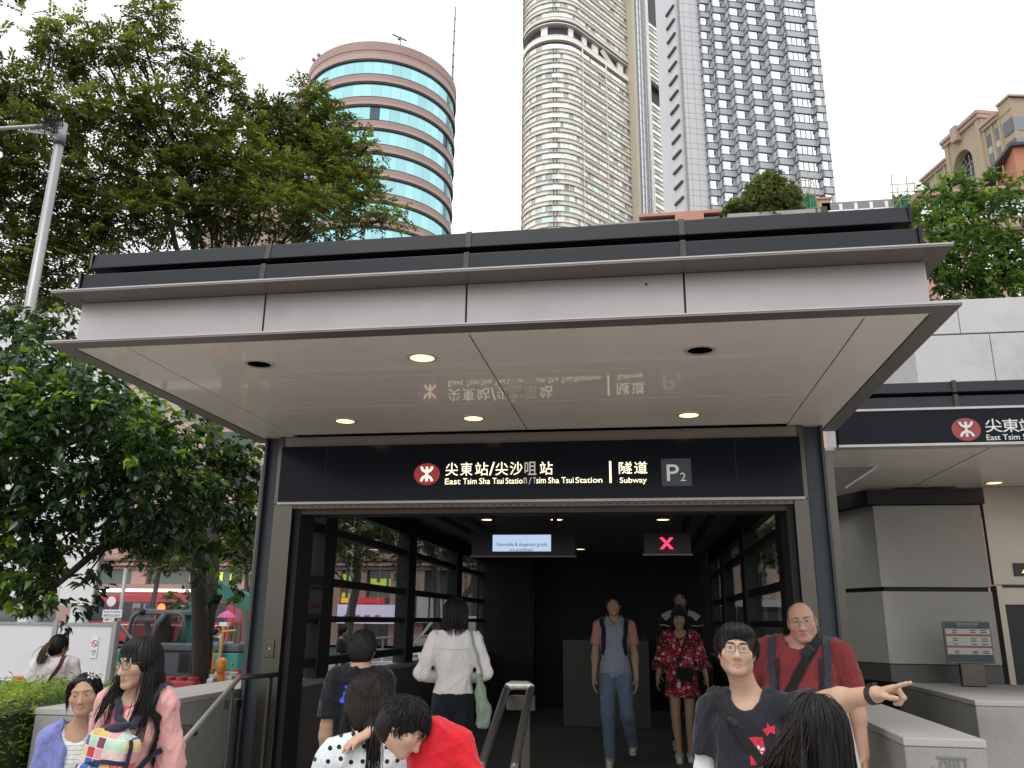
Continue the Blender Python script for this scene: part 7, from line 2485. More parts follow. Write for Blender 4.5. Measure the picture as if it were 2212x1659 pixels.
def long_locks(p, mat, n=240, length=.45, seed=5, zmin=-.15, face=.45, part=0.0, wave=.012, rad=.0048, drift=(0, 0, 0), g=.014, hug=None, m=16, spread=1.0, local_drop=True, keep=None, backcomb=0.0, flare=.45):
    """hair that runs over the skull from a parting and then hangs"""
    fr, f = p['fr'], p['f']
    r = np.random.default_rng(seed)
    D = scalp_dirs(n*2, seed, zmin, face)
    paths = []
    for d in D:
        if len(paths) >= n: break
        if keep is not None and not keep(d): continue
        b = skull(d, f, g*f)
        sgn = 1 if d[0] > part else -1
        c0 = np.array([0, .014, .026])*f
        e = np.array([.0775, .097, .090])*f+g*f+r.uniform(-.004, .005)*f
        l = length*r.uniform(.82, 1.05)
        step = l/(m-1)
        v = b.copy()
        down = fr[0].T@np.array([0, 0, -1.0])
        pts = [v.copy()]
        vel = unit(np.array([sgn*flare, .35+backcomb, 0])+down*.7)
        ph, wv = r.uniform(0, 6), r.normal(size=3)*wave
        for i in range(1, m):
            vel = unit(vel*.45+down*.75+np.asarray(drift)*(i/m))
            v = v+vel*step
            w = v-c0
            kq = np.linalg.norm(w/e)
            if kq < 1 and w[2] > -.09*f: v = c0+w/kq
            elif w[2] <= -.02*f:          # keep outside the neck column, hanging straight
                rr_ = math.hypot(v[0]/(.082*f), (v[1]-.02*f)/(.085*f))
                if rr_ < 1: v[0] /= max(rr_, .3); v[1] = .02*f+(v[1]-.02*f)/max(rr_, .3)
            q = v+wv*math.sin(ph+i*.55)*(i/m)
            pts.append(q.copy())
        pts = np.array([fr[0]@q+fr[1] for q in pts])
        if hug is not None:
            for i, q in enumerate(pts):
                loc, nr_, _, dist = hug.find_nearest(Vector(q))
                if loc is None: continue
                v_ = q-np.array(loc)
                if v_@np.array(nr_) < .012:
                    pts[i] = np.array(loc)+np.array(nr_)*(.012+.006*r.random())
        paths.append(pts)
    return strands('hair_locks', paths, rad*f*r.uniform(.7, 1.3, len(paths)), mat, p['root'], seed, sides=4)

# ---------------------------------------------------------------- cloth materials with a print
def cloth(name, col, rough=.85, **k):
    return M(name, col, rough, var=k.pop('var', .08), vs=k.pop('vs', 12), bump=k.pop('bump', 1.0), bs=k.pop('bs', 15), bd=.03, stretch=k.pop('stretch', (1, 1, .55)), sheen=k.pop('sheen', .15), spec=.25, **k)

def patterned(name, kind, base, c2, scale, rough=.85, extra=None):
    if name in MATS: return MATS[name]
    m = cloth(name, base, rough)
    N, L = m.node_tree.nodes, m.node_tree.links
    b = N['Principled BSDF']
    src = b.inputs['Base Color'].links[0].from_socket
    tc = N.new('ShaderNodeTexCoord')
    sp_ = N.new('ShaderNodeSeparateXYZ'); L.new(tc.outputs['Object'], sp_.inputs[0])
    cb_ = N.new('ShaderNodeCombineXYZ')
    L.new(sp_.outputs['X'], cb_.inputs['X']); L.new(sp_.outputs['Z'], cb_.inputs['Y'])
    def math_(op, a, bb=None, v=None):
        n = N.new('ShaderNodeMath'); n.operation = op
        if hasattr(a, 'is_output'): L.new(a, n.inputs[0])
        else: n.inputs[0].default_value = a
        if bb is not None:
            if hasattr(bb, 'is_output'): L.new(bb, n.inputs[1])
            else: n.inputs[1].default_value = bb
        return n.outputs[0]
    def mixc(fac, a, col):
        n = N.new('ShaderNodeMix'); n.data_type = 'RGBA'
        L.new(fac, n.inputs['Factor']); L.new(a, n.inputs['A'])
        if hasattr(col, 'is_output'): L.new(col, n.inputs['B'])
        else: n.inputs['B'].default_value = (*col, 1)
        return n.outputs['Result']
    if kind == 'dots':
        v = N.new('ShaderNodeTexVoronoi'); v.voronoi_dimensions = '2D'
        v.inputs['Scale'].default_value = scale; v.inputs['Randomness'].default_value = .35
        L.new(cb_.outputs[0], v.inputs['Vector'])
        out = mixc(math_('LESS_THAN', v.outputs['Distance'], .19), src, c2)
    elif kind == 'stripes':
        fz = math_('FRACT', math_('MULTIPLY', sp_.outputs['Z'], scale))
        out = mixc(math_('LESS_THAN', fz, .16), src, c2)
    elif kind == 'floral':
        out = src
        for sc, col, th, tex in ((scale, c2, .30, '2D'), (scale*1.35, extra, .20, '2D'), (scale*.7, (.10, .008, .014), .28, '2D'), (scale*3, (.62, .52, .52), .13, '2D')):
            v = N.new('ShaderNodeTexVoronoi'); v.voronoi_dimensions = tex
            v.inputs['Scale'].default_value = sc; v.inputs['Randomness'].default_value = 1
            nz = N.new('ShaderNodeTexNoise'); nz.inputs['Scale'].default_value = 40
            L.new(tc.outputs['Object'], nz.inputs['Vector'])
            ad = N.new('ShaderNodeVectorMath'); ad.operation = 'MULTIPLY_ADD'
            L.new(nz.outputs['Color'], ad.inputs[0]); ad.inputs[1].default_value = (.03, .03, .03)
            L.new(cb_.outputs[0], ad.inputs[2])
            L.new(ad.outputs[0], v.inputs['Vector'])
            out = mixc(math_('LESS_THAN', v.outputs['Distance'], th), out, col)
    elif kind == 'patchwork':
        mp = N.new('ShaderNodeMapping'); mp.inputs['Rotation'].default_value = (0, 0, .12)
        mp.inputs['Scale'].default_value = (scale, scale, 1)
        L.new(cb_.outputs[0], mp.inputs['Vector'])
        fl_ = N.new('ShaderNodeVectorMath'); fl_.operation = 'FLOOR'; L.new(mp.outputs[0], fl_.inputs[0])
        wn_ = N.new('ShaderNodeTexWhiteNoise'); wn_.noise_dimensions = '2D'; L.new(fl_.outputs[0], wn_.inputs['Vector'])
        rp = N.new('ShaderNodeValToRGB'); rp.color_ramp.interpolation = 'CONSTANT'
        cols = extra
        e = rp.color_ramp.elements
        e[0].color = (*cols[0], 1); e[1].position = 1/len(cols); e[1].color = (*cols[1], 1)
        for i in range(2, len(cols)):
            q = e.new(i/len(cols)); q.color = (*cols[i], 1)
        L.new(wn_.outputs['Value'], rp.inputs['Fac'])
        fr_ = N.new('ShaderNodeVectorMath'); fr_.operation = 'FRACTION'; L.new(mp.outputs[0], fr_.inputs[0])
        s2 = N.new('ShaderNodeSeparateXYZ'); L.new(fr_.outputs[0], s2.inputs[0])
        ln = math_('MAXIMUM', math_('LESS_THAN', s2.outputs['X'], .07), math_('LESS_THAN', s2.outputs['Y'], .07))
        out = mixc(ln, rp.outputs[0], c2)
    L.new(out, b.inputs['Base Color'])
    return m
# ================================================================ the people
SK_A = skinmat('skin_light', (.50, .32, .225))
SK_B = skinmat('skin_warm', (.43, .26, .17))
SK_C = skinmat('skin_ruddy', (.47, .265, .195))
SK_D = skinmat('skin_tan', (.42, .25, .165))
m_gwire = M('glasses_wire', (.03, .026, .024), .3, metal=.6)
m_gtort = M('glasses_tortoise', (.05, .03, .02), .25)
m_gsilver = M('glasses_silver', (.35, .32, .29), .25, metal=.9)
navy_strap = cloth('navy_webbing', (.012, .016, .035))
black_cloth = cloth('black_cloth', (.010, .010, .011))
white_sole = M('white_sole', (.6, .6, .58), .6)

def face_cam(x, y, extra=0):
    """turn (degrees) that faces the camera from (x, y)"""
    return math.degrees(math.atan2(-x, y))+extra
def head_at(px, py, Y):
    return at(px, py, Y)

# --- young man pointing (front right)
pl = Place(4.0, (1592, 1409), (1613, 1516), GZ, -2)
el_, wr_ = at(1792, 1516, 3.82), at(1893, 1500, 3.62)
p = person('young man in glasses and navy T-shirt pointing to the right with outstretched arm', pl.loc, pl.h, pl.rz, SK_A, bw=1.02, bd=1.15, belly=.3, yaw=4, pitch=-11, roll=3,
           head=pl.head, hf=.99, jaw=1.10, nose=1.05, cheek=1.12, stub=.45,
           arms={'L': ((.168, .0, 1.362), pl.loc_units(el_), pl.loc_units(wr_)), 'R': ((-.165, .01, 1.352), (-.20, .02, 1.09), (-.21, -.06, .86))},
           hands={'L': dict(d=pl.dir(at(1990, 1467, 3.48)-wr_), palm=pl.dir((-.10, .15, -.98)), thumb=pl.dir((-.45, -.85, .15)), L=.178, curls=((.0, .05, .05), (1.15, 1.45, .8), (1.25, 1.5, .85), (1.3, 1.5, .9)), thumb_curl=.75, thumb_out=.35, g=1.08)},
           armr=1.28, fine_hand=(pl.loc_units(wr_)*pl.s-np.array([.05, .26, .12]), pl.loc_units(wr_)*pl.s+np.array([.24, .06, .12])), full=False, body_vox=.009, hvox=.0040, neck=1.14)
t = p['root']; s = p['s']
top(p, 'tshirt', cloth('navy_tshirt', (.014, .015, .022)), e=.020, hem=.84, sleeve=.72, neck=(.074, -.004), fold=0.0119, seed=11, sleeve_e=.024, h=.0085)
o_, cap_bv = hair_cap(p, H_BLACK, g=.017, hairline=.058, side=-.01, cutw=.074, extra=[ell(np.array([0, -.030, .092])*p['f'], np.array([.074, .070, .040])*p['f'], .03, fr=p['fr'])])
short_tufts(p, H_BLACK, n=900, L=.06, seed=12, lift=.014, rad=.0019, fwd=.55, g=.018, face=.60)
# swept fringe over the forehead
r = np.random.default_rng(13)
fr, f = p['fr'], p['f']
paths = []
for k in range(190):
    u = r.uniform(-1, 1)
    b = np.array([u*.055-.005, -.060-.018*(1-u*u), .108-.02*abs(u)])
    e = np.array([u*.060+.012+r.normal()*.008, -.094+.022*u*u, .050+.018*max(0, -u-.1)+r.uniform(-.008, .014)+.012*max(0, u)])
    mid = (b+e)/2+np.array([0, -.016, .012])
    paths.append([fr[0]@((1-q)**2*b+2*q*(1-q)*mid+q*q*e)*1*f/1+fr[1] if False else fr[0]@(((1-q)**2*b+2*q*(1-q)*mid+q*q*e)*f)+fr[1] for q in np.linspace(0, 1, 7)])
strands('fringe', paths, .0022*f, H_BLACK, t, 14)
face_parts(t, p['bv'], fr, f, H_BLACK, eye_open=.0042, brow=.0026)
glasses(t, p['bv'], fr, f, m_gwire, w=.0245, hgt=.0185, round_=False)
V_, Q_, tb_ = p['tshirt']
A_ = p['A']
w0, w1 = p['S'](A_['L'][1]), p['S'](A_['L'][2])
wd = unit(w1-w0)
q_ = MB().tube([w1-wd*.030, w1-wd*.004], .0385*s, 20, caps=False); q_.tube([w1-wd*.030, w1-wd*.004], .0355*s, 20, caps=False)
wt = tag(link('smartwatch', mesh_from('strap', [tuple(v) for v in to_world(p, np.array(q_.v))], q_.f, True), M('watch_rubber', (.015, .02, .025), .5)), 'dark rubber wrist watch on the pointing arm of the young man', 'watch')
wc = w1-wd*.017+np.array([0, 0, .040])*s
q_ = MB().obox(to_world(p, wc), to_world(p, wc+wd*.015)-to_world(p, wc), to_world(p, wc+unit(np.cross(wd, [0, 0, 1]))*.015)-to_world(p, wc), np.array([0, 0, .005]))
part('watch_face', q_, M('watch_glass', (.02, .025, .03), .1), wt, local=True, bev=.002)
# white sleeve guard on the other arm
a, b, c = (p['S'](v) for v in A_['R'])
volume('sleeve_guard', [cap(a+(b-a)*.55, b, .058*s, .053*s, .02), cap(b, b+(c-b)*.8, .053*s, .040*s, .02)], .009, cloth('white_sleeve', (.62, .62, .62)), t, fold=0.0068, seed=3)
# chest strap, star and red badge print
ribbon('strap', p['S'](np.array([(-.165, .02, 1.46), (-.115, -.11, 1.385), (-.045, -.155, 1.29), (.04, -.17, 1.19), (.125, -.16, 1.09), (.175, -.12, 1.0)])), .040*s, black_cloth, t, tb_, off=.003, th=.005)
q_ = p['S']((-.072, -.165, 1.335))
volume('strap_buckle', [rbox(np.array(tb_.find_nearest(Vector(q_))[0])+np.array([0, -.010, 0]), (.024, .008, .013), .005, R=rot(0, 0, 40))], .004, M('buckle_black', (.012, .012, .013), .35), t)
m_pr = cloth('red_print', (.52, .028, .055), .7)
sx, sz = .062*s, 1.318*s
star = []
for k in range(10):
    rr_ = (.030 if k % 2 == 0 else .0125)*s
    an_ = math.pi/2+k*math.pi/5+.25
    star.append((sx+.028*s+rr_*math.cos(an_), sz-.025*s+rr_*math.sin(an_)))
decal('star_print', star, m_pr, t, tb_)
bx, bz = .040*s, 1.205*s
pq = decal('badge_print', [(bx-.034*s, bz+.055*s), (bx+.020*s, bz+.060*s), (bx+.040*s, bz-.052*s), (bx-.034*s, bz-.055*s)], m_pr, t, tb_)
for k in range(5):
    an_ = math.pi/2+k*2*math.pi/5+.2
    c0 = (bx+.004*s+.015*s*math.cos(an_), bz+.002*s+.015*s*math.sin(an_))
    decal('petal_print', [(c0[0]+.0095*s*math.cos(an_+w_)*(1.2 if abs(w_) < .1 or abs(w_-math.pi) < .1 else .7), c0[1]+.0095*s*math.sin(an_+w_)*(1.2 if abs(w_) < .1 or abs(w_-math.pi) < .1 else .7)) for w_ in np.linspace(0, 2*math.pi, 9)[:-1]], cloth('white_print', (.66, .62, .6), .7), t, tb_, off=.0045, sub=2)

# --- red shirted man behind him
pl = Place(5.6, (1734, 1344), (1727, 1396), GZ, -6)
p = person('balding man in glasses and dark red T-shirt with backpack straps beside the right column', pl.loc, pl.h, pl.rz, SK_C, bw=1.28, bd=1.3, belly=.8, yaw=4, pitch=2, roll=-6, head=pl.head, hf=1.10, jaw=1.12, nose=1.2, cheek=1.12, stub=.25, blush=.3,
           full=False, armr=1.2, hvox=.0042, arms={'R': ((-.212, .01, 1.36), (-.30, .05, 1.12), (-.26, -.14, .97))})
t = p['root']; s = p['s']
top(p, 'tshirt', cloth('dark_red_tshirt', (.20, .030, .032)), e=.024, hem=.80, sleeve=.80, neck=(.080, .012), fold=0.0136, seed=21, sleeve_e=.026)
hair_cap(p, H_GREY, g=.004, hairline=.11, side=-.01, cutw=.085, rough=.0015, extra=[ell(np.array([0, -.115, .06])*p['f'], np.array([.12, .115, .13])*p['f'], .02, op='sub', fr=p['fr']), ell(np.array([0, .0, .14])*p['f'], np.array([.055, .08, .06])*p['f'], .02, op='sub', fr=p['fr'])])
face_parts(t, p['bv'], p['fr'], p['f'], H_GREY, eye_open=.0036, brow=.0026)
glasses(t, p['bv'], p['fr'], p['f'], m_gsilver, w=.0255, hgt=.0185, round_=False, wire=.0010, z0=.001)
tb_ = p['tshirt'][2]
for sg in (-1, 1):
    ribbon('backpack_strap', p['S'](np.array([(sg*.135, .06, 1.43), (sg*.145, -.06, 1.40), (sg*.155, -.15, 1.31), (sg*.17, -.17, 1.19), (sg*.185, -.17, 1.06), (sg*.20, -.10, .98)])), .044*s, cloth('slate_webbing', (.030, .032, .045)), t, tb_, off=.004, th=.014)
    ribbon('strap_webbing', p['S'](np.array([(sg*.112, -.13, 1.34), (sg*.116, -.16, 1.24), (sg*.125, -.18, 1.12), (sg*.14, -.17, 1.0)])), .014*s, navy_strap, t, tb_, off=.006, th=.004)
ribbon('camera_strap', p['S'](np.array([(.125, .05, 1.46), (.092, -.09, 1.41), (.02, -.165, 1.29), (-.06, -.20, 1.16), (-.13, -.19, 1.04), (-.16, -.16, .97)])), .050*s, black_cloth, t, tb_, off=.006, th=.006)
q_ = p['S']((.072, -.155, 1.375))
volume('strap_pad', [rbox(np.array(tb_.find_nearest(Vector(q_))[0])+np.array([0, -.015, 0]), (.030, .016, .040), .012, R=rot(0, 10, 40))], .006, M('black_pad', (.016, .015, .015), .7), t)
decal('chest_mark', [(.135*s, 1.262*s), (.155*s, 1.265*s), (.15*s, 1.248*s), (.13*s, 1.246*s)], M('grey_mark', (.35, .36, .36), .6), t, tb_, sub=1)

# --- woman with glasses and pink hoodie (left)
pl = Place(3.8, (305, 1432), (292, 1506), GZ, -29)
pw = person('woman with glasses and long black hair in a pale pink hooded jacket', pl.loc, pl.h, pl.rz, SK_A, male=False, bw=.88, bd=1.0, fem=.9, yaw=-20, pitch=5, head=pl.head, hf=.98, jaw=.93, nose=.95, cheek=1.0, full=False, hvox=.0040,
            arms={'L': ((.152, .02, 1.36), (.205, .05, 1.09), (.195, -.02, .86)), 'R': ((-.150, .02, 1.36), (-.18, .04, 1.10), (-.14, -.16, .98))})
p = pw; t = p['root']; s = p['s']
top(p, 'rose_top', cloth('rose_top', (.46, .105, .145)), e=.010, hem=.82, sleeve=.12, neck=(.082, -.005), fold=0.0068, seed=31, h=.009)
jc = [cap(p['S']((-.015, -.22, 1.50)), p['S']((-.03, -.22, .75)), .052*s, .075*s, .02, op='sub', sc=(1, 2.4, 1))]
top(p, 'hooded_jacket', cloth('pale_pink_jacket', (.66, .345, .33)), e=.030, hem=.80, sleeve=1.85, neck=(.084, -.015), fold=0.0136, seed=32, sleeve_e=.022, cut=jc, extra=[cap(p['S']((-.10, .075, 1.43)), p['S']((.10, .075, 1.43)), .045*s, k=.04), ell(p['S']((0, .12, 1.37)), p['S']((.11, .05, .09)), .04)])
hair_cap(p, H_BLACK, g=.015, hairline=.02, side=-.09, nape=-.10, cutw=.058)
jb = p['hooded_jacket'][2]
long_locks(p, H_BLACK, n=1300, length=.48, seed=33, part=.0, wave=.010, rad=.0026, g=.014, face=.42, hug=jb, m=18, keep=lambda d: d[1] > -.02, backcomb=.30)
r = np.random.default_rng(34); fr, f = p['fr'], p['f']
paths = []
for k in range(200):
    u = r.uniform(-1, 1)
    b = np.array([u*.035, -.050-.014*(1-u*u), .116-.008*abs(u)])
    e = np.array([u*.066, -.088+.034*u*u, .030-.012*abs(u)+r.uniform(-.006, .006)])
    mid = (b+e)/2+np.array([u*.012, -.020, .016])
    paths.append([fr[0]@(((1-q)**2*b+2*q*(1-q)*mid+q*q*e)*f)+fr[1] for q in np.linspace(0, 1, 8)])
strands('fringe', paths, .0022*f, H_BLACK, t, 35)
face_parts(t, p['bv'], fr, f, H_BLACK, eye_open=.0044, gaze=(-.002, -.001), brow=.0014)
curve_locks(p, 'front_hair', H_BLACK, 420, p['hc']+p['R']@np.array([.075, .012, -.03]), .012, p['S']((.085, -.125, 1.235)), (.022, .012, .03), (.03, -.02, .02), .010, .0026, 36, world=True, k=12)
curve_locks(p, 'front_hair', H_BLACK, 380, p['hc']+p['R']@np.array([-.072, .020, -.03]), .012, p['S']((-.075, -.125, 1.25)), (.022, .012, .03), (-.03, -.01, .02), .010, .0026, 37, world=True, k=12)
glasses(t, p['bv'], fr, f, m_gtort, w=.0235, hgt=.0205, round_=True, wire=.0017)
# her patchwork backpack, worn in front
S_ = p['S']
pwk = patterned('patchwork_cloth', 'patchwork', (.6, .5, .5), (.66, .60, .60), 23, extra=[(.50, .045, .06), (.60, .40, .12), (.04, .11, .34), (.40, .58, .42), (.62, .48, .44), (.55, .12, .07), (.16, .04, .10), (.62, .50, .22), (.60, .30, .33)])
bpk = thing('backpack', 'colourful patchwork backpack with navy straps worn on the front of the pink hooded woman', 'backpack', tuple(to_world(p, S_((.03, -.24, 1.06)))), p['root'].rotation_euler[2])
R_b = rot(-14, -6, 12)
def vol_on(root, src, name, prims, h, mat, **k):
    """build in the wearer's frame, then hang it on its own root"""
    o, V, Q = volume(name, prims, h, mat, None, **k)
    if name == 'pack_body': vol_on.bv = bvh(V, Q)
    W = to_world(src, V)
    inv = np.array(root.location)
    c, s2 = math.cos(-root.rotation_euler[2]), math.sin(-root.rotation_euler[2])
    d = W-inv
    L_ = np.stack([c*d[:, 0]-s2*d[:, 1], s2*d[:, 0]+c*d[:, 1], d[:, 2]], -1)
    o.data.vertices.foreach_set('co', L_.astype(np.float32).ravel())
    o.data.update()
    o.parent = root
    return o
vol_on(bpk, p, 'pack_body', [rbox(S_((.02, -.225, 1.085)), np.array([.118, .078, .185])*s, .05*s, R=R_b), cap(S_((.05, -.225, 1.21)), S_((.06, -.205, 1.265)), .06*s, .032*s, .04)], .009, pwk, fold=0.0102, seed=36, freq=16)
vol_on(bpk, p, 'pack_pocket', [rbox(S_((.0, -.30, 1.02)), np.array([.10, .035, .11])*s, .03*s, R=R_b)], .009, pwk, fold=0.0068, seed=37)
navy = cloth('navy_trim', (.016, .020, .038), .7)
vol_on(bpk, p, 'drawstring_top', [cap(S_((.02, -.235, 1.272)), S_((.11, -.225, 1.295)), .024*s, .018*s, .03), ell(S_((.06, -.24, 1.275)), S_((.036, .028, .024)), .02)], .007, navy, fold=0.0068, seed=38)
def rib_on(root, src, name, pts, width, mat, bv=None, off=.004, th=.004, flat=None):
    o = ribbon(name, pts, width, mat, None, bv, off, th, flat_dir=flat)
    n = len(o.data.vertices); co = np.empty(n*3, np.float32); o.data.vertices.foreach_get('co', co)
    W = to_world(src, co.reshape(-1, 3)); d = W-np.array(root.location)
    c, s2 = math.cos(-root.rotation_euler[2]), math.sin(-root.rotation_euler[2])
    L_ = np.stack([c*d[:, 0]-s2*d[:, 1], s2*d[:, 0]+c*d[:, 1], d[:, 2]], -1)
    o.data.vertices.foreach_set('co', L_.astype(np.float32).ravel()); o.data.update()
    o.parent = root
    return o
rib_on(bpk, p, 'strap', S_(np.array([(.09, -.225, 1.29), (.115, -.17, 1.345), (.13, -.10, 1.40), (.135, -.02, 1.43), (.125, .06, 1.42)])), .038*s, navy, jb, .006, .006)
rib_on(bpk, p, 'strap', S_(np.array([(.03, -.225, 1.29), (.0, -.17, 1.345), (-.04, -.10, 1.40), (-.075, -.02, 1.43)])), .034*s, navy, p['rose_top'][2], .010, .006)
rib_on(bpk, p, 'webbing', S_(np.array([(.09, -.22, .95), (.13, -.17, 1.04), (.165, -.10, 1.11), (.185, -.04, 1.16)])), .026*s, navy, jb, .008, .005)
pkb = vol_on.bv
rib_on(bpk, p, 'pack_trim', S_(np.array([(-.11, -.245, 1.11), (-.05, -.33, 1.135), (.05, -.32, 1.15), (.13, -.255, 1.14)])), .020*s, navy, pkb, .003, .005)
rib_on(bpk, p, 'pack_trim', S_(np.array([(.14, -.26, 1.225), (.15, -.27, 1.125), (.135, -.28, 1.015), (.105, -.28, .93)])), .018*s, navy, pkb, .003, .006)

# --- girl in the lavender jacket
pl = Place(4.35, (185, 1501), (168, 1582), GZ, -8)
p = person('girl with tied back hair and silver clip in an open lavender jacket', pl.loc, pl.h, pl.rz, SK_B, male=False, bw=1.0, bd=.95, yaw=-5, pitch=0, roll=-5, head=pl.head, hf=.98, jaw=1.02, nose=.85, cheek=1.12, full=False, hvox=.0038, blush=.5, neck=1.0, ch=.88)
t = p['root']; s = p['s']
tee = patterned('striped_tee', 'stripes', (.66, .68, .64), (.30, .42, .36), 46)
top(p, 'striped_tshirt', tee, e=.010, hem=.80, sleeve=.3, neck=(.084, -.022), fold=0.0068, seed=41)
jc = [cap(p['S']((.02, -.24, 1.50)), p['S']((.015, -.24, .75)), .072*s, .098*s, .015, op='sub', sc=(1, 2.4, 1))]
top(p, 'jacket', cloth('lavender_jacket', (.185, .205, .48)), e=.030, hem=.78, sleeve=1.9, neck=(.095, -.03), fold=0.0153, seed=42, sleeve_e=.026, cut=jc, extra=[cap(p['S']((-.095, .015, 1.445)), p['S']((-.12, -.06, 1.40)), .028*s, .020*s, .03), cap(p['S']((.095, .015, 1.445)), p['S']((.12, -.06, 1.40)), .028*s, .020*s, .03)])
hair_cap(p, H_BLACK, g=.008, hairline=.108, side=-.0, nape=-.05, cutw=.074)
short_tufts(p, H_BLACK, n=600, L=.06, seed=43, lift=.004, g=.009, face=.80, crown=(0, -.09, .10), rad=.0018)
fr, f = p['fr'], p['f']
curve_locks(p, 'side_hair', H_BLACK, 150, (.064, .045, -.03), .008, (.105, .045, -.13), (.022, .02, .025), (.02, 0, .01), .006, .0026, 44)
curve_locks(p, 'side_hair', H_BLACK, 90, (-.060, -.050, .075), .007, (-.080, -.030, -.04), (.004, .012, .02), (-.020, -.01, 0), .004, .0020, 45)
curve_locks(p, 'side_hair', H_BLACK, 60, (.058, -.050, .075), .007, (.080, -.020, -.02), (.004, .012, .02), (.018, -.01, 0), .004, .0020, 46)
face_parts(t, p['bv'], fr, f, H_BLACK, eye_open=.0050, gaze=(-.001, 0), smile=.8, brow=.0014, ch=.88)
hc_ = skull(unit(np.array([.42, -.55, .72])), f, .026*f)
q_ = MB()
for k in range(5):
    an_ = k*2*math.pi/5
    c_ = hc_+np.array([.017*math.cos(an_), -.006, .017*math.sin(an_)])*f
    q_.ball(fr[0]@c_+fr[1], .0085*f, 8, 6)
q_.ball(fr[0]@(hc_+np.array([0, -.01, 0])*f)+fr[1], .008*f, 8, 6)
q_.tube([fr[0]@(hc_+np.array([-.0, -.004, 0])*f)+fr[1], fr[0]@(hc_+np.array([.035, .01, -.02])*f)+fr[1]], .006*f, 6)
link('hair_clip', mesh_from('hair_clip', q_.v, q_.f, True), M('silver_clip', (.55, .56, .58), .3, metal=.5), t, local=True)
tb_ = p['striped_tshirt'][2]
ribbon('blue_strap', p['S'](np.array([(.115, -.12, 1.30), (.06, -.14, 1.20), (-.01, -.145, 1.08), (-.07, -.14, .95), (-.09, -.12, .86)])), .026*s, cloth('sky_blue_webbing', (.10, .30, .50)), t, tb_, off=.006, th=.004)
mpr = cloth('dark_print', (.02, .04, .06))
decal('shirt_print', [(.02*s, 1.03*s), (.055*s, 1.085*s), (.095*s, 1.09*s), (.10*s, 1.01*s), (.06*s, .975*s)], mpr, t, tb_, sub=2)
for a, b in (((-.01, 1.075), (.04, 1.02)), ((-.01, 1.075), (.03, 1.06)), ((-.005, 1.06), (.01, .98)), ((.01, .98), (.045, 1.02))):
    d_ = unit(np.array(b)-np.array(a)); n_ = np.array([-d_[1], d_[0]])*.0025
    decal('shirt_print', [tuple((np.array(a)+n_)*s), tuple((np.array(b)+n_)*s), tuple((np.array(b)-n_)*s), tuple((np.array(a)-n_)*s)], mpr, t, tb_, sub=3)

# --- woman with the ponytail, seen from behind, beyond the hedge
pl = Place(7.9, (128, 1397), (119, 1430), GZ, 180)
p = person('woman in a white T-shirt with brown tipped ponytail walking away behind the hedge', pl.loc, pl.h, pl.rz, SK_C, male=False, bw=1.12, bd=1.15, fem=.5, yaw=-48, pitch=3, head=pl.head, hf=1.0, full=False, hvox=.006)
t = p['root']; s = p['s']
top(p, 'tshirt', cloth('white_tshirt', (.66, .61, .60)), e=.026, hem=.80, sleeve=.85, neck=(.078, .0), fold=0.0136, seed=51, sleeve_e=.030, h=.012)
hair_cap(p, H_BLACK, g=.012, hairline=.075, side=-.02, cutw=.07)
fr, f = p['fr'], p['f']
curve_locks(p, 'ponytail', H_OMBRE, 320, (0, .115, .02), .012, (.02, .165, -.16), (.028, .02, .03), (.01, .07, .02), .01, .0036, 52)
q_ = MB().ball(fr[0]@(np.array([0, .118, .022])*f)+fr[1], (.019, .019, .014), 12, 8)
link('hair_tie', mesh_from('hair_tie', q_.v, q_.f, True), M('orange_tie', (.70, .10, .05), .6), t, local=True)
ribbon('bag_strap', p['S'](np.array([(-.08, .06, 1.46), (-.05, .14, 1.36), (.02, .16, 1.22), (.09, .15, 1.06), (.14, .12, .93)])) * np.array([1, 1, 1]), .042*s, cloth('maroon_webbing', (.10, .025, .035)), t, p['tshirt'][2], off=.004, th=.004)

# --- man in black, from behind
pl = Place(5.2, (783, 1404), (779, 1456), GZ, 176)
p = person('man in a black shirt with blue print seen from behind at the left', pl.loc, pl.h, pl.rz, SK_B, bw=.92, yaw=-8, pitch=8, head=pl.head, hf=1.0, hvox=.0048)
t = p['root']; s = p['s']
top(p, 'shirt', cloth('black_shirt', (.006, .007, .011)), e=.018, hem=.84, sleeve=.85, neck=(.072, .01), fold=0.0136, seed=61, sleeve_e=.026, extra=[cap(p['S']((0, .012, 1.44)), p['S']((0, .0, 1.475)), .070*s, .070*s, .01), cap(p['S']((0, .01, 1.43)), p['S']((0, -.005, 1.50)), .060*s, .060*s, .004, op='sub')])
trousers(p, cloth('dark_jeans', (.018, .022, .03)))
shoes(p, M('black_shoe', (.02, .02, .02), .5), white_sole)
hair_cap(p, H_BLACK, g=.013, hairline=.07, side=-.005, nape=-.045)
short_tufts(p, H_BLACK, n=600, L=.035, rad=.002, seed=62, lift=.008, zmin=-.45)
tb_ = p['shirt'][2]
m_blue = emit('glowing_blue_print', (.03, .08, .8), .18, (.03, .07, .62))  # shirt print with a faint glow of its own added to the blue
for x, z, r_ in ((.075, 1.325, .010), (.080, 1.285, .013), (.086, 1.265, .011), (.074, 1.30, .009), (.097, 1.245, .015)):
    decal('glowing_blue_print', [(-x*s*-1*1.0+r_*math.cos(a), z*s+r_*math.sin(a)) for a in np.linspace(0, 2*math.pi, 9)[:-1]], m_blue, t, tb_, front=1, sub=1)

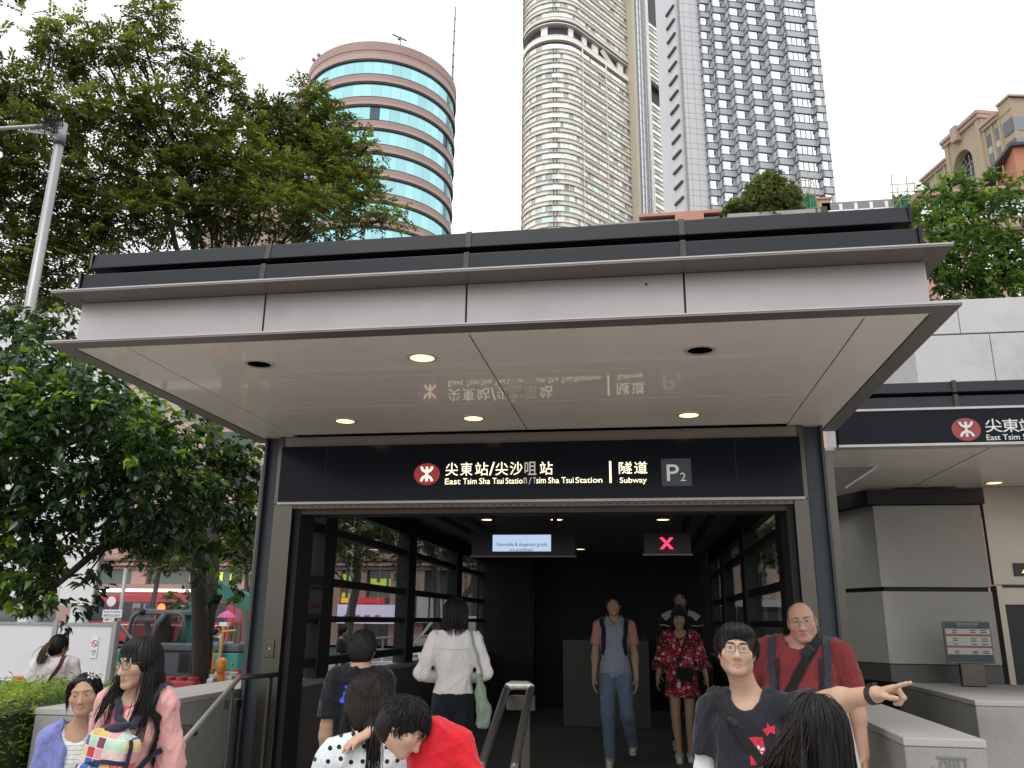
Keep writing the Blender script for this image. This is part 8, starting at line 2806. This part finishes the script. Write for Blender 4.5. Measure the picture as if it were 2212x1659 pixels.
# --- woman in the white blouse with the green tote
hx = at(985, 1296, 6.7)
pt_ = person('woman with bobbed black hair in a white blouse and black trousers walking in', (hx[0], 6.7, FZ), hx[2]-FZ-.005, face_cam(hx[0], 6.7, 180), SK_A, male=False, bw=1.0, fem=.3, yaw=-4, pitch=2, head=(0, -.02, 1.585), hvox=.006,
           arms={'L': ((.178, .01, 1.375), (.265, .06, 1.12), (.15, -.13, 1.06)), 'R': ((-.178, .01, 1.375), (-.262, .05, 1.12), (-.15, -.14, 1.05))})
p = pt_; t = p['root']; s = p['s']
top(p, 'blouse', cloth('white_blouse', (.72, .68, .66)), e=.032, hem=.955, sleeve=1.75, neck=(.072, .0), fold=0.0153, seed=71, sleeve_e=.020, flare=.0, h=.010)
ribbon('back_seam', p['S'](np.array([(-.15, .14, 1.31), (0, .15, 1.305), (.15, .14, 1.31)])), .006, cloth('blouse_seam', (.5, .45, .43)), t, p['blouse'][2], off=.0005, th=.001)
trousers(p, cloth('black_trousers', (.009, .011, .016)), waist=1.04, e=.014, flare=.012)
shoes(p, M('black_shoe', (.02, .02, .02), .5), M('black_sole', (.015, .015, .015), .7))
hair_cap(p, H_BLACK, g=.022, hairline=.05, side=-.20, nape=-.17, extra=[ell(np.array([0, .03, -.045])*p['f'], np.array([.090, .082, .085])*p['f'], .04, fr=p['fr'])])
long_locks(p, H_BLACK, n=1000, length=.20, seed=72, wave=.003, rad=.0022, g=.026, face=.5, m=12)
tote = thing('tote_bag', 'slim pale green tote bag hanging from the shoulder of the white bloused woman', 'tote bag', tuple(to_world(p, p['S']((-.22, .10, .90)))), p['root'].rotation_euler[2])
m_tote = cloth('sage_canvas', (.25, .33, .25))
vol_on(tote, p, 'bag_body', [cap(p['S']((-.205, .10, 1.10)), p['S']((-.245, .10, .84)), .030*s, .078*s, .03, sc=(.8, 1.5, 1)), rbox(p['S']((-.252, .10, .80)), np.array([.05, .12, .10])*s, .03, R=rot(0, 0, -8))], .010, m_tote, fold=0.0136, seed=73, freq=14)
rib_on(tote, p, 'bag_strap', p['S'](np.array([(-.205, .14, 1.10), (-.175, .13, 1.28), (-.135, .07, 1.445), (-.125, -.02, 1.46)])), .022*s, m_tote, p['blouse'][2], .006, .004)

# --- grey shirted man walking out
hx = at(1325, 1283, 9.5)
p = person('smiling man in a grey shirt with salmon sleeves and jeans walking out of the entrance', (hx[0], 9.5, FZ), hx[2]-FZ, face_cam(hx[0], 9.5, -2), SK_B, bw=1.0, yaw=-2, pitch=2, head=(0, -.025, 1.585), hvox=.0062, body_vox=.012,
           legs={'R': ((-.085, .0, .90), (-.08, -.10, .50), (-.07, -.06, .085)), 'L': ((.085, .0, .90), (.115, -.06, .49), (.16, .22, .17))})
t = p['root']; s = p['s']
m_salm = cloth('salmon_sleeve', (.52, .21, .165))
top(p, 'shirt', cloth('grey_shirt', (.27, .30, .36)), e=.022, hem=.845, sleeve=.70, neck=(.072, .01), fold=0.0119, seed=81, sleeve_e=.022, sleeve_mat=m_salm, vneck=.05, h=.011)
for sg in (-1, 1):
    ribbon('collar', p['S'](np.array([(sg*.068, .03, 1.475), (sg*.06, -.075, 1.455), (sg*.035, -.12, 1.40)])), .038*s, MATS['grey_shirt'], t, p['shirt'][2], off=.008, th=.004, n=10)
    ribbon('backpack_strap', p['S'](np.array([(sg*.12, .06, 1.45), (sg*.128, -.05, 1.42), (sg*.132, -.13, 1.32), (sg*.14, -.14, 1.18), (sg*.155, -.08, 1.08)])), .05*s, black_cloth, t, p['shirt'][2], off=.004, th=.012)
for z in (1.34, 1.26, 1.18, 1.10, 1.02, .94):
    decal('button', [(.005*math.cos(a), z*s+.005*math.sin(a)) for a in np.linspace(0, 2*math.pi, 7)[:-1]], M('button_white', (.6, .6, .6), .4), t, p['shirt'][2], sub=0)
trousers(p, cloth('blue_jeans', (.12, .165, .24), vs=5, var=.25))
shoes(p, M('pale_shoe', (.45, .44, .42), .6, var=.15), white_sole)
hair_cap(p, H_BLACK, g=.012, hairline=.075, side=-.005)
short_tufts(p, H_BLACK, n=160, L=.04, seed=82, lift=.012)
face_parts(t, p['bv'], p['fr'], p['f'], H_BLACK, eye_open=.0042, smile=1.0)
glasses(t, p['bv'], p['fr'], p['f'], m_gsilver, round_=False, wire=.0009, lens=False)

# --- woman in the red floral dress
hx = at(1466, 1312, 9.9)
p = person('smiling woman in a red floral dress and black beanie walking out of the entrance', (hx[0], 9.9, FZ), hx[2]-FZ-.01, face_cam(hx[0], 9.9, 0), SK_B, male=False, bw=.95, fem=.6, yaw=0, pitch=2, roll=4, head=(0, -.025, 1.575), hvox=.0062, body_vox=.012, legr=1.0,
           arms={'R': ((-.17, .01, 1.37), (-.235, .02, 1.12), (-.275, -.06, .91)), 'L': ((.17, .01, 1.37), (.24, .02, 1.12), (.285, -.05, .91))},
           legs={'R': ((-.085, .0, .90), (-.085, -.05, .49), (-.06, -.05, .085)), 'L': ((.085, .0, .90), (.075, .0, .49), (.07, .05, .085))})
t = p['root']; s = p['s']
fl_m = patterned('floral_cloth', 'floral', (.25, .010, .022), (.48, .035, .06), 9, extra=(.60, .42, .42))
s_, S_ = p['s'], p['S']
ext = [cap(S_((0, 0, 1.12)), S_((0, 0, .70)), .13*s, .215*s, .05, sc=(1.0, .8, 1))]
for k_, sg in (('R', -1), ('L', 1)):
    a, b, c = (S_(v) for v in p['A'][k_])
    ext.append(cap(b, b+(c-b)*.55, .052*s, .105*s, .03, flat=True))
top(p, 'dress', fl_m, e=.018, hem=.70, sleeve=.98, neck=(.075, -.01), fold=0.0170, seed=91, sleeve_e=.024, extra=ext, h=.011)
ribbon('bag_strap', S_(np.array([(.11, .05, 1.44), (.08, -.10, 1.36), (.02, -.15, 1.24), (-.05, -.15, 1.10), (-.03, -.16, 1.02)])), .018, black_cloth, t, p['dress'][2], off=.006, th=.004)
hair_cap(p, H_BROWN, g=.012, hairline=.05, side=-.20, nape=-.17)
long_locks(p, H_BROWN, n=420, length=.33, seed=92, wave=.012, rad=.0036, g=.012, face=.5, m=12, keep=lambda d: d[1] > -.25 or abs(d[0]) > .75)
fr, f = p['fr'], p['f']
o, V_, Q_ = volume('beanie', [ell(np.array([0, .014, .050])*f, np.array([.091, .108, .098])*f, .02, fr=fr), cap(np.array([0, .02, .10])*f, np.array([.0, .03, .125])*f, .06*f, .045*f, .04, fr=fr), ell(np.array([0, -.03, -.055])*f, np.array([.15, .16, .098])*f, .01, op='sub', fr=fr)], .008, cloth('black_knit', (.010, .010, .011)), t, fold=0.0051, seed=93)
face_parts(t, p['bv'], fr, f, H_BROWN, eye_open=.0045, smile=1.0)
shoes(p, M('white_shoe', (.6, .58, .56), .5), white_sole)
hb = thing('crossbody_bag', 'black crossbody bag at the waist of the woman in the floral dress', 'bag', tuple(to_world(p, S_((.03, -.22, .96)))), p['root'].rotation_euler[2])
vol_on(hb, p, 'bag_body', [rbox(S_((.035, -.215, .96)), np.array([.10, .05, .085])*s, .035, R=rot(6, 0, 6))], .011, black_cloth, fold=0.0085, seed=94)
vol_on(hb, p, 'bag_tag', [rbox(S_((-.035, -.262, .86)), np.array([.022, .006, .05])*s, .005)], .006, M('tag_cream', (.58, .45, .40), .5))
vol_on(hb, p, 'bag_tag', [rbox(S_((-.035, -.266, .892)), np.array([.023, .006, .018])*s, .005)], .006, M('tag_red', (.45, .03, .04), .5))

# --- man behind her
hx = at(1468, 1272, 10.8)
p = person('man in glasses and a dark jacket with cream shoulders behind the floral dress', (hx[0], 10.8, FZ), hx[2]-FZ, face_cam(hx[0], 10.8, 0), SK_D, bw=1.12, bd=1.1, pitch=2, head=(0, -.02, 1.585), hvox=.007, body_vox=.014)
t = p['root']; s = p['s']
top(p, 'jacket', cloth('dark_jacket', (.020, .016, .018)), e=.026, hem=.80, sleeve=1.8, neck=(.078, .0), fold=0.0119, seed=101, h=.013)
jb = p['jacket'][2]
for sg in (-1, 1):
    ribbon('shoulder_yoke', p['S'](np.array([(sg*.085, -.06, 1.455), (sg*.14, -.07, 1.43), (sg*.195, -.06, 1.375)])), .085*s, cloth('cream_yoke', (.50, .47, .40)), t, jb, off=.005, th=.003, n=12)
    ribbon('jacket_stripe', p['S'](np.array([(sg*.14, -.15, 1.29), (sg*.20, -.11, 1.30), (sg*.245, -.03, 1.30)])), .012*s, cloth('cream_yoke', (.50, .47, .40)), t, jb, off=.004, th=.002, n=10)
trousers(p, cloth('dark_jeans', (.018, .022, .03)))
shoes(p, M('pale_shoe', (.45, .44, .42), .6, var=.15), white_sole)
hair_cap(p, H_BLACK, g=.011, hairline=.08, side=.0)
face_parts(t, p['bv'], p['fr'], p['f'], H_BLACK)
glasses(t, p['bv'], p['fr'], p['f'], m_gsilver, round_=False, wire=.001, lens=False)

# --- polka dot woman with bowed head, carrying a child
pl = Place(3.1, (797, 1534), (812, 1618), GZ, 184, dy=-.06)
pd_ = person('woman in a polka dot blouse with a ponytail, seen from behind carrying a child', pl.loc, pl.h, pl.rz, SK_B, male=False, bw=1.10, fem=.3, yaw=2, pitch=14, roll=3, head=pl.head, hf=1.0, full=False, hvox=.0045,
             arms={'R': ((-.178, .0, 1.35), (-.23, -.10, 1.14), (-.10, -.27, 1.10)), 'L': ((.178, .0, 1.35), (.235, -.08, 1.13), (.08, -.28, 1.06))})
p = pd_; t = p['root']; s = p['s']
dots = patterned('polka_cloth', 'dots', (.60, .64, .66), (.012, .012, .014), 25)
top(p, 'blouse', dots, e=.020, hem=.85, sleeve=1.2, neck=(.074, .0), fold=0.0085, seed=111, sleeve_e=.022)
hair_cap(p, H_BROWN, g=.014, hairline=.06, side=-.045, nape=-.055, rough=.002)
short_tufts(p, H_BROWN, n=900, L=.085, seed=112, lift=.003, zmin=-.4, crown=(0, -.12, .12), rad=.0017, g=.0165)
fr, f = p['fr'], p['f']
w_ = fr[0]@(np.array([-.005, .098, -.058])*f)+fr[1]
curve_locks(p, 'ponytail', H_BROWN, 800, w_, .010, w_+np.array([-.01, .045, -.36]), (.020, .012, .05), (0, .065, .13), .012, .0022, 113, world=True, k=11)
curve_locks(p, 'loose_hair', H_BROWN, 60, (.078, .0, -.01), (.004, .03, .03), (.090, .01, -.09), (.012, .02, .03), (.014, 0, .01), .006, .0013, 115)

# child resting on her right shoulder, looking back over it
hc_w = at(872, 1572, 2.80)
ch = person('small child in a red jacket resting the head on the polka dot shoulder', (0, 0, 0), .95, 12, SK_A, male=False, bw=.80, bd=1.05, yaw=72, pitch=38, roll=14, head=(-.175, -.09, 1.455), hf=.80, jaw=1.05, nose=.8, cheek=1.3, ch=.84, full=False, hvox=.0040, body_vox=.008,
            arms={'R': ((-.12, .0, 1.34), (-.10, .10, 1.18), (-.04, .02, 1.06)), 'L': ((.17, .0, 1.36), (.235, -.10, 1.17), (.17, -.25, 1.05))},
            hands={'R': None, 'L': 'relax'}, blush=.3)
w_ = to_world(ch, ch['hc'])
ch['root'].location = tuple(hc_w-w_)
p = ch; t = p['root']; s = p['s']
top(p, 'red_jacket', cloth('bright_red_jacket', (.56, .012, .022), vs=30), e=.016, hem=.80, sleeve=1.9, sleeves='L', neck=None, fold=0.0085, seed=121, sleeve_e=.016, h=.008, freq=40)
hair_cap(p, H_BLACK, g=.012, hairline=.045, side=-.02, nape=-.05, rough=.0025)
short_tufts(p, H_BLACK, n=1100, L=.075, seed=122, rad=.0018, lift=.010, zmin=-.35, face=.42, crown=(.0, .055, .10), g=.012)
face_parts(t, p['bv'], p['fr'], p['f'], H_BLACK, eye_open=.0045, brow=.0018, ch=.84)
# the child's far hand laid on the woman's left shoulder
sh = at(770, 1612, 2.70)
loc, nr_, _, _ = pd_['blouse'][2].find_nearest(Vector(to_local(pd_, at(806, 1574, 2.98))))
wr = to_world(pd_, np.array(loc)+np.array(nr_)*.020)
wl_c = to_local(p, wr)
hp_ = hand_prims(wl_c, to_local(p, wr+np.array([-.055, -.045, -.030]))-wl_c, to_local(p, wr+np.array([0, .02, -.1]))-wl_c, to_local(p, wr+np.array([-.05, .08, .02]))-wl_c, L=.112, curls=((.15, .3, .25), (.15, .3, .25), (.2, .35, .25), (.25, .4, .3)), g=1.15)
elb = wl_c+to_local(p, np.array([.05, .15, -.05])+np.array(p['root'].location))
hp_.append(cap(wl_c, elb, .020, .028, .012))
o, V_, Q_ = volume('hand', hp_, .0032, SK_A, t, smooth_it=1)
ca = o.data.attributes.new('tint', 'FLOAT_COLOR', 'POINT')
ca.data.foreach_set('color', np.ones(len(V_)*4, np.float32))

# --- long haired woman at the lower right, nearest the camera
pl = Place(2.78, (1768, 1594), (1750, 1694), GZ, 172)
p = person('woman with long windblown black hair and lilac collar, nearest the camera at lower right', pl.loc, pl.h, pl.rz, SK_A, male=False, bw=.86, fem=.3, yaw=-20, pitch=6, roll=-8, head=pl.head, hf=.98, full=False, hvox=.006)
t = p['root']; s = p['s']
top(p, 'blouse', cloth('lilac_blouse', (.60, .55, .64)), e=.016, hem=.85, sleeve=1.1, neck=(.066, .012), fold=0.0085, seed=131)
hair_cap(p, H_BLACK, g=.016, hairline=.05, side=-.12, nape=-.12)
long_locks(p, H_BLACK, n=1300, length=.42, seed=132, wave=.010, rad=.0022, g=.014, face=.5, m=16, flare=.1)
fr, f = p['fr'], p['f']; r = np.random.default_rng(133)
paths = []
for k in range(900):     # the wind carries the outer hair down to the left
    d = unit(np.array([r.uniform(.1, 1.0), r.uniform(-.3, .9), r.uniform(-.3, .75)]))
    b = fr[0]@skull(d, f, .018*f)+fr[1]
    bw_ = to_world(p, b)
    e = at(1650+r.uniform(-22, 90), 1668+r.uniform(-20, 40), 2.50+r.uniform(-.05, .12))
    k1 = bw_+np.array([-.008-.02*r.random(), -.03, -.10+.03*r.random()])
    k2 = bw_*.35+e*.65+np.array([-.005, -.02, .03*r.random()])
    u = np.linspace(0, 1, 14)[:, None]
    q = (1-u)**3*bw_+3*u*(1-u)**2*k1+3*u*u*(1-u)*k2+u**3*e
    paths.append(to_local(p, q))
strands('blown_hair', paths, .0019*r.uniform(.5, 1.2, len(paths)), H_BROWN, t, 134)

# --- people far down the street
def passer(label, px, py, Y, h, rz, c1, c2, seed, group='people far down the street', skin=SK_B):
    hx = at(px, py, Y)
    p = person(label, (hx[0], Y, hx[2]-h), h, rz, skin, hvox=.02, body_vox=.024, group=group)
    top(p, 'shirt', cloth(*c1), e=.022, hem=.86, sleeve=.7, seed=seed, h=.024, fold=0)
    trousers(p, cloth(*c2), h=.024, fold=0)
    hair_cap(p, H_BLACK, g=.012)
passer('dark clothed pedestrian with a bag standing behind the leaning trunk at the left', 466, 1358, 25, 1.68, 150, ('dark_top', (.02, .02, .022)), ('dark_jeans', (.018, .022, .03)), 1)
passer('pedestrian in a pale blue shirt far behind the boom of the excavator', 473, 1352, 27, 1.70, 20, ('pale_blue_top', (.42, .46, .55)), ('dark_jeans', (.018, .022, .03)), 2)
passer('pedestrian in light clothes bending behind the excavator bonnet', 412, 1362, 24, 1.66, 60, ('sky_top', (.25, .36, .55)), ('grey_slacks', (.2, .2, .2)), 3)
passer('pedestrian with a yellow bag seen through the widest pane of the glass wall', 742, 1352, 17, 1.68, 100, ('dark_top', (.02, .02, .022)), ('dark_jeans', (.018, .022, .03)), 4)
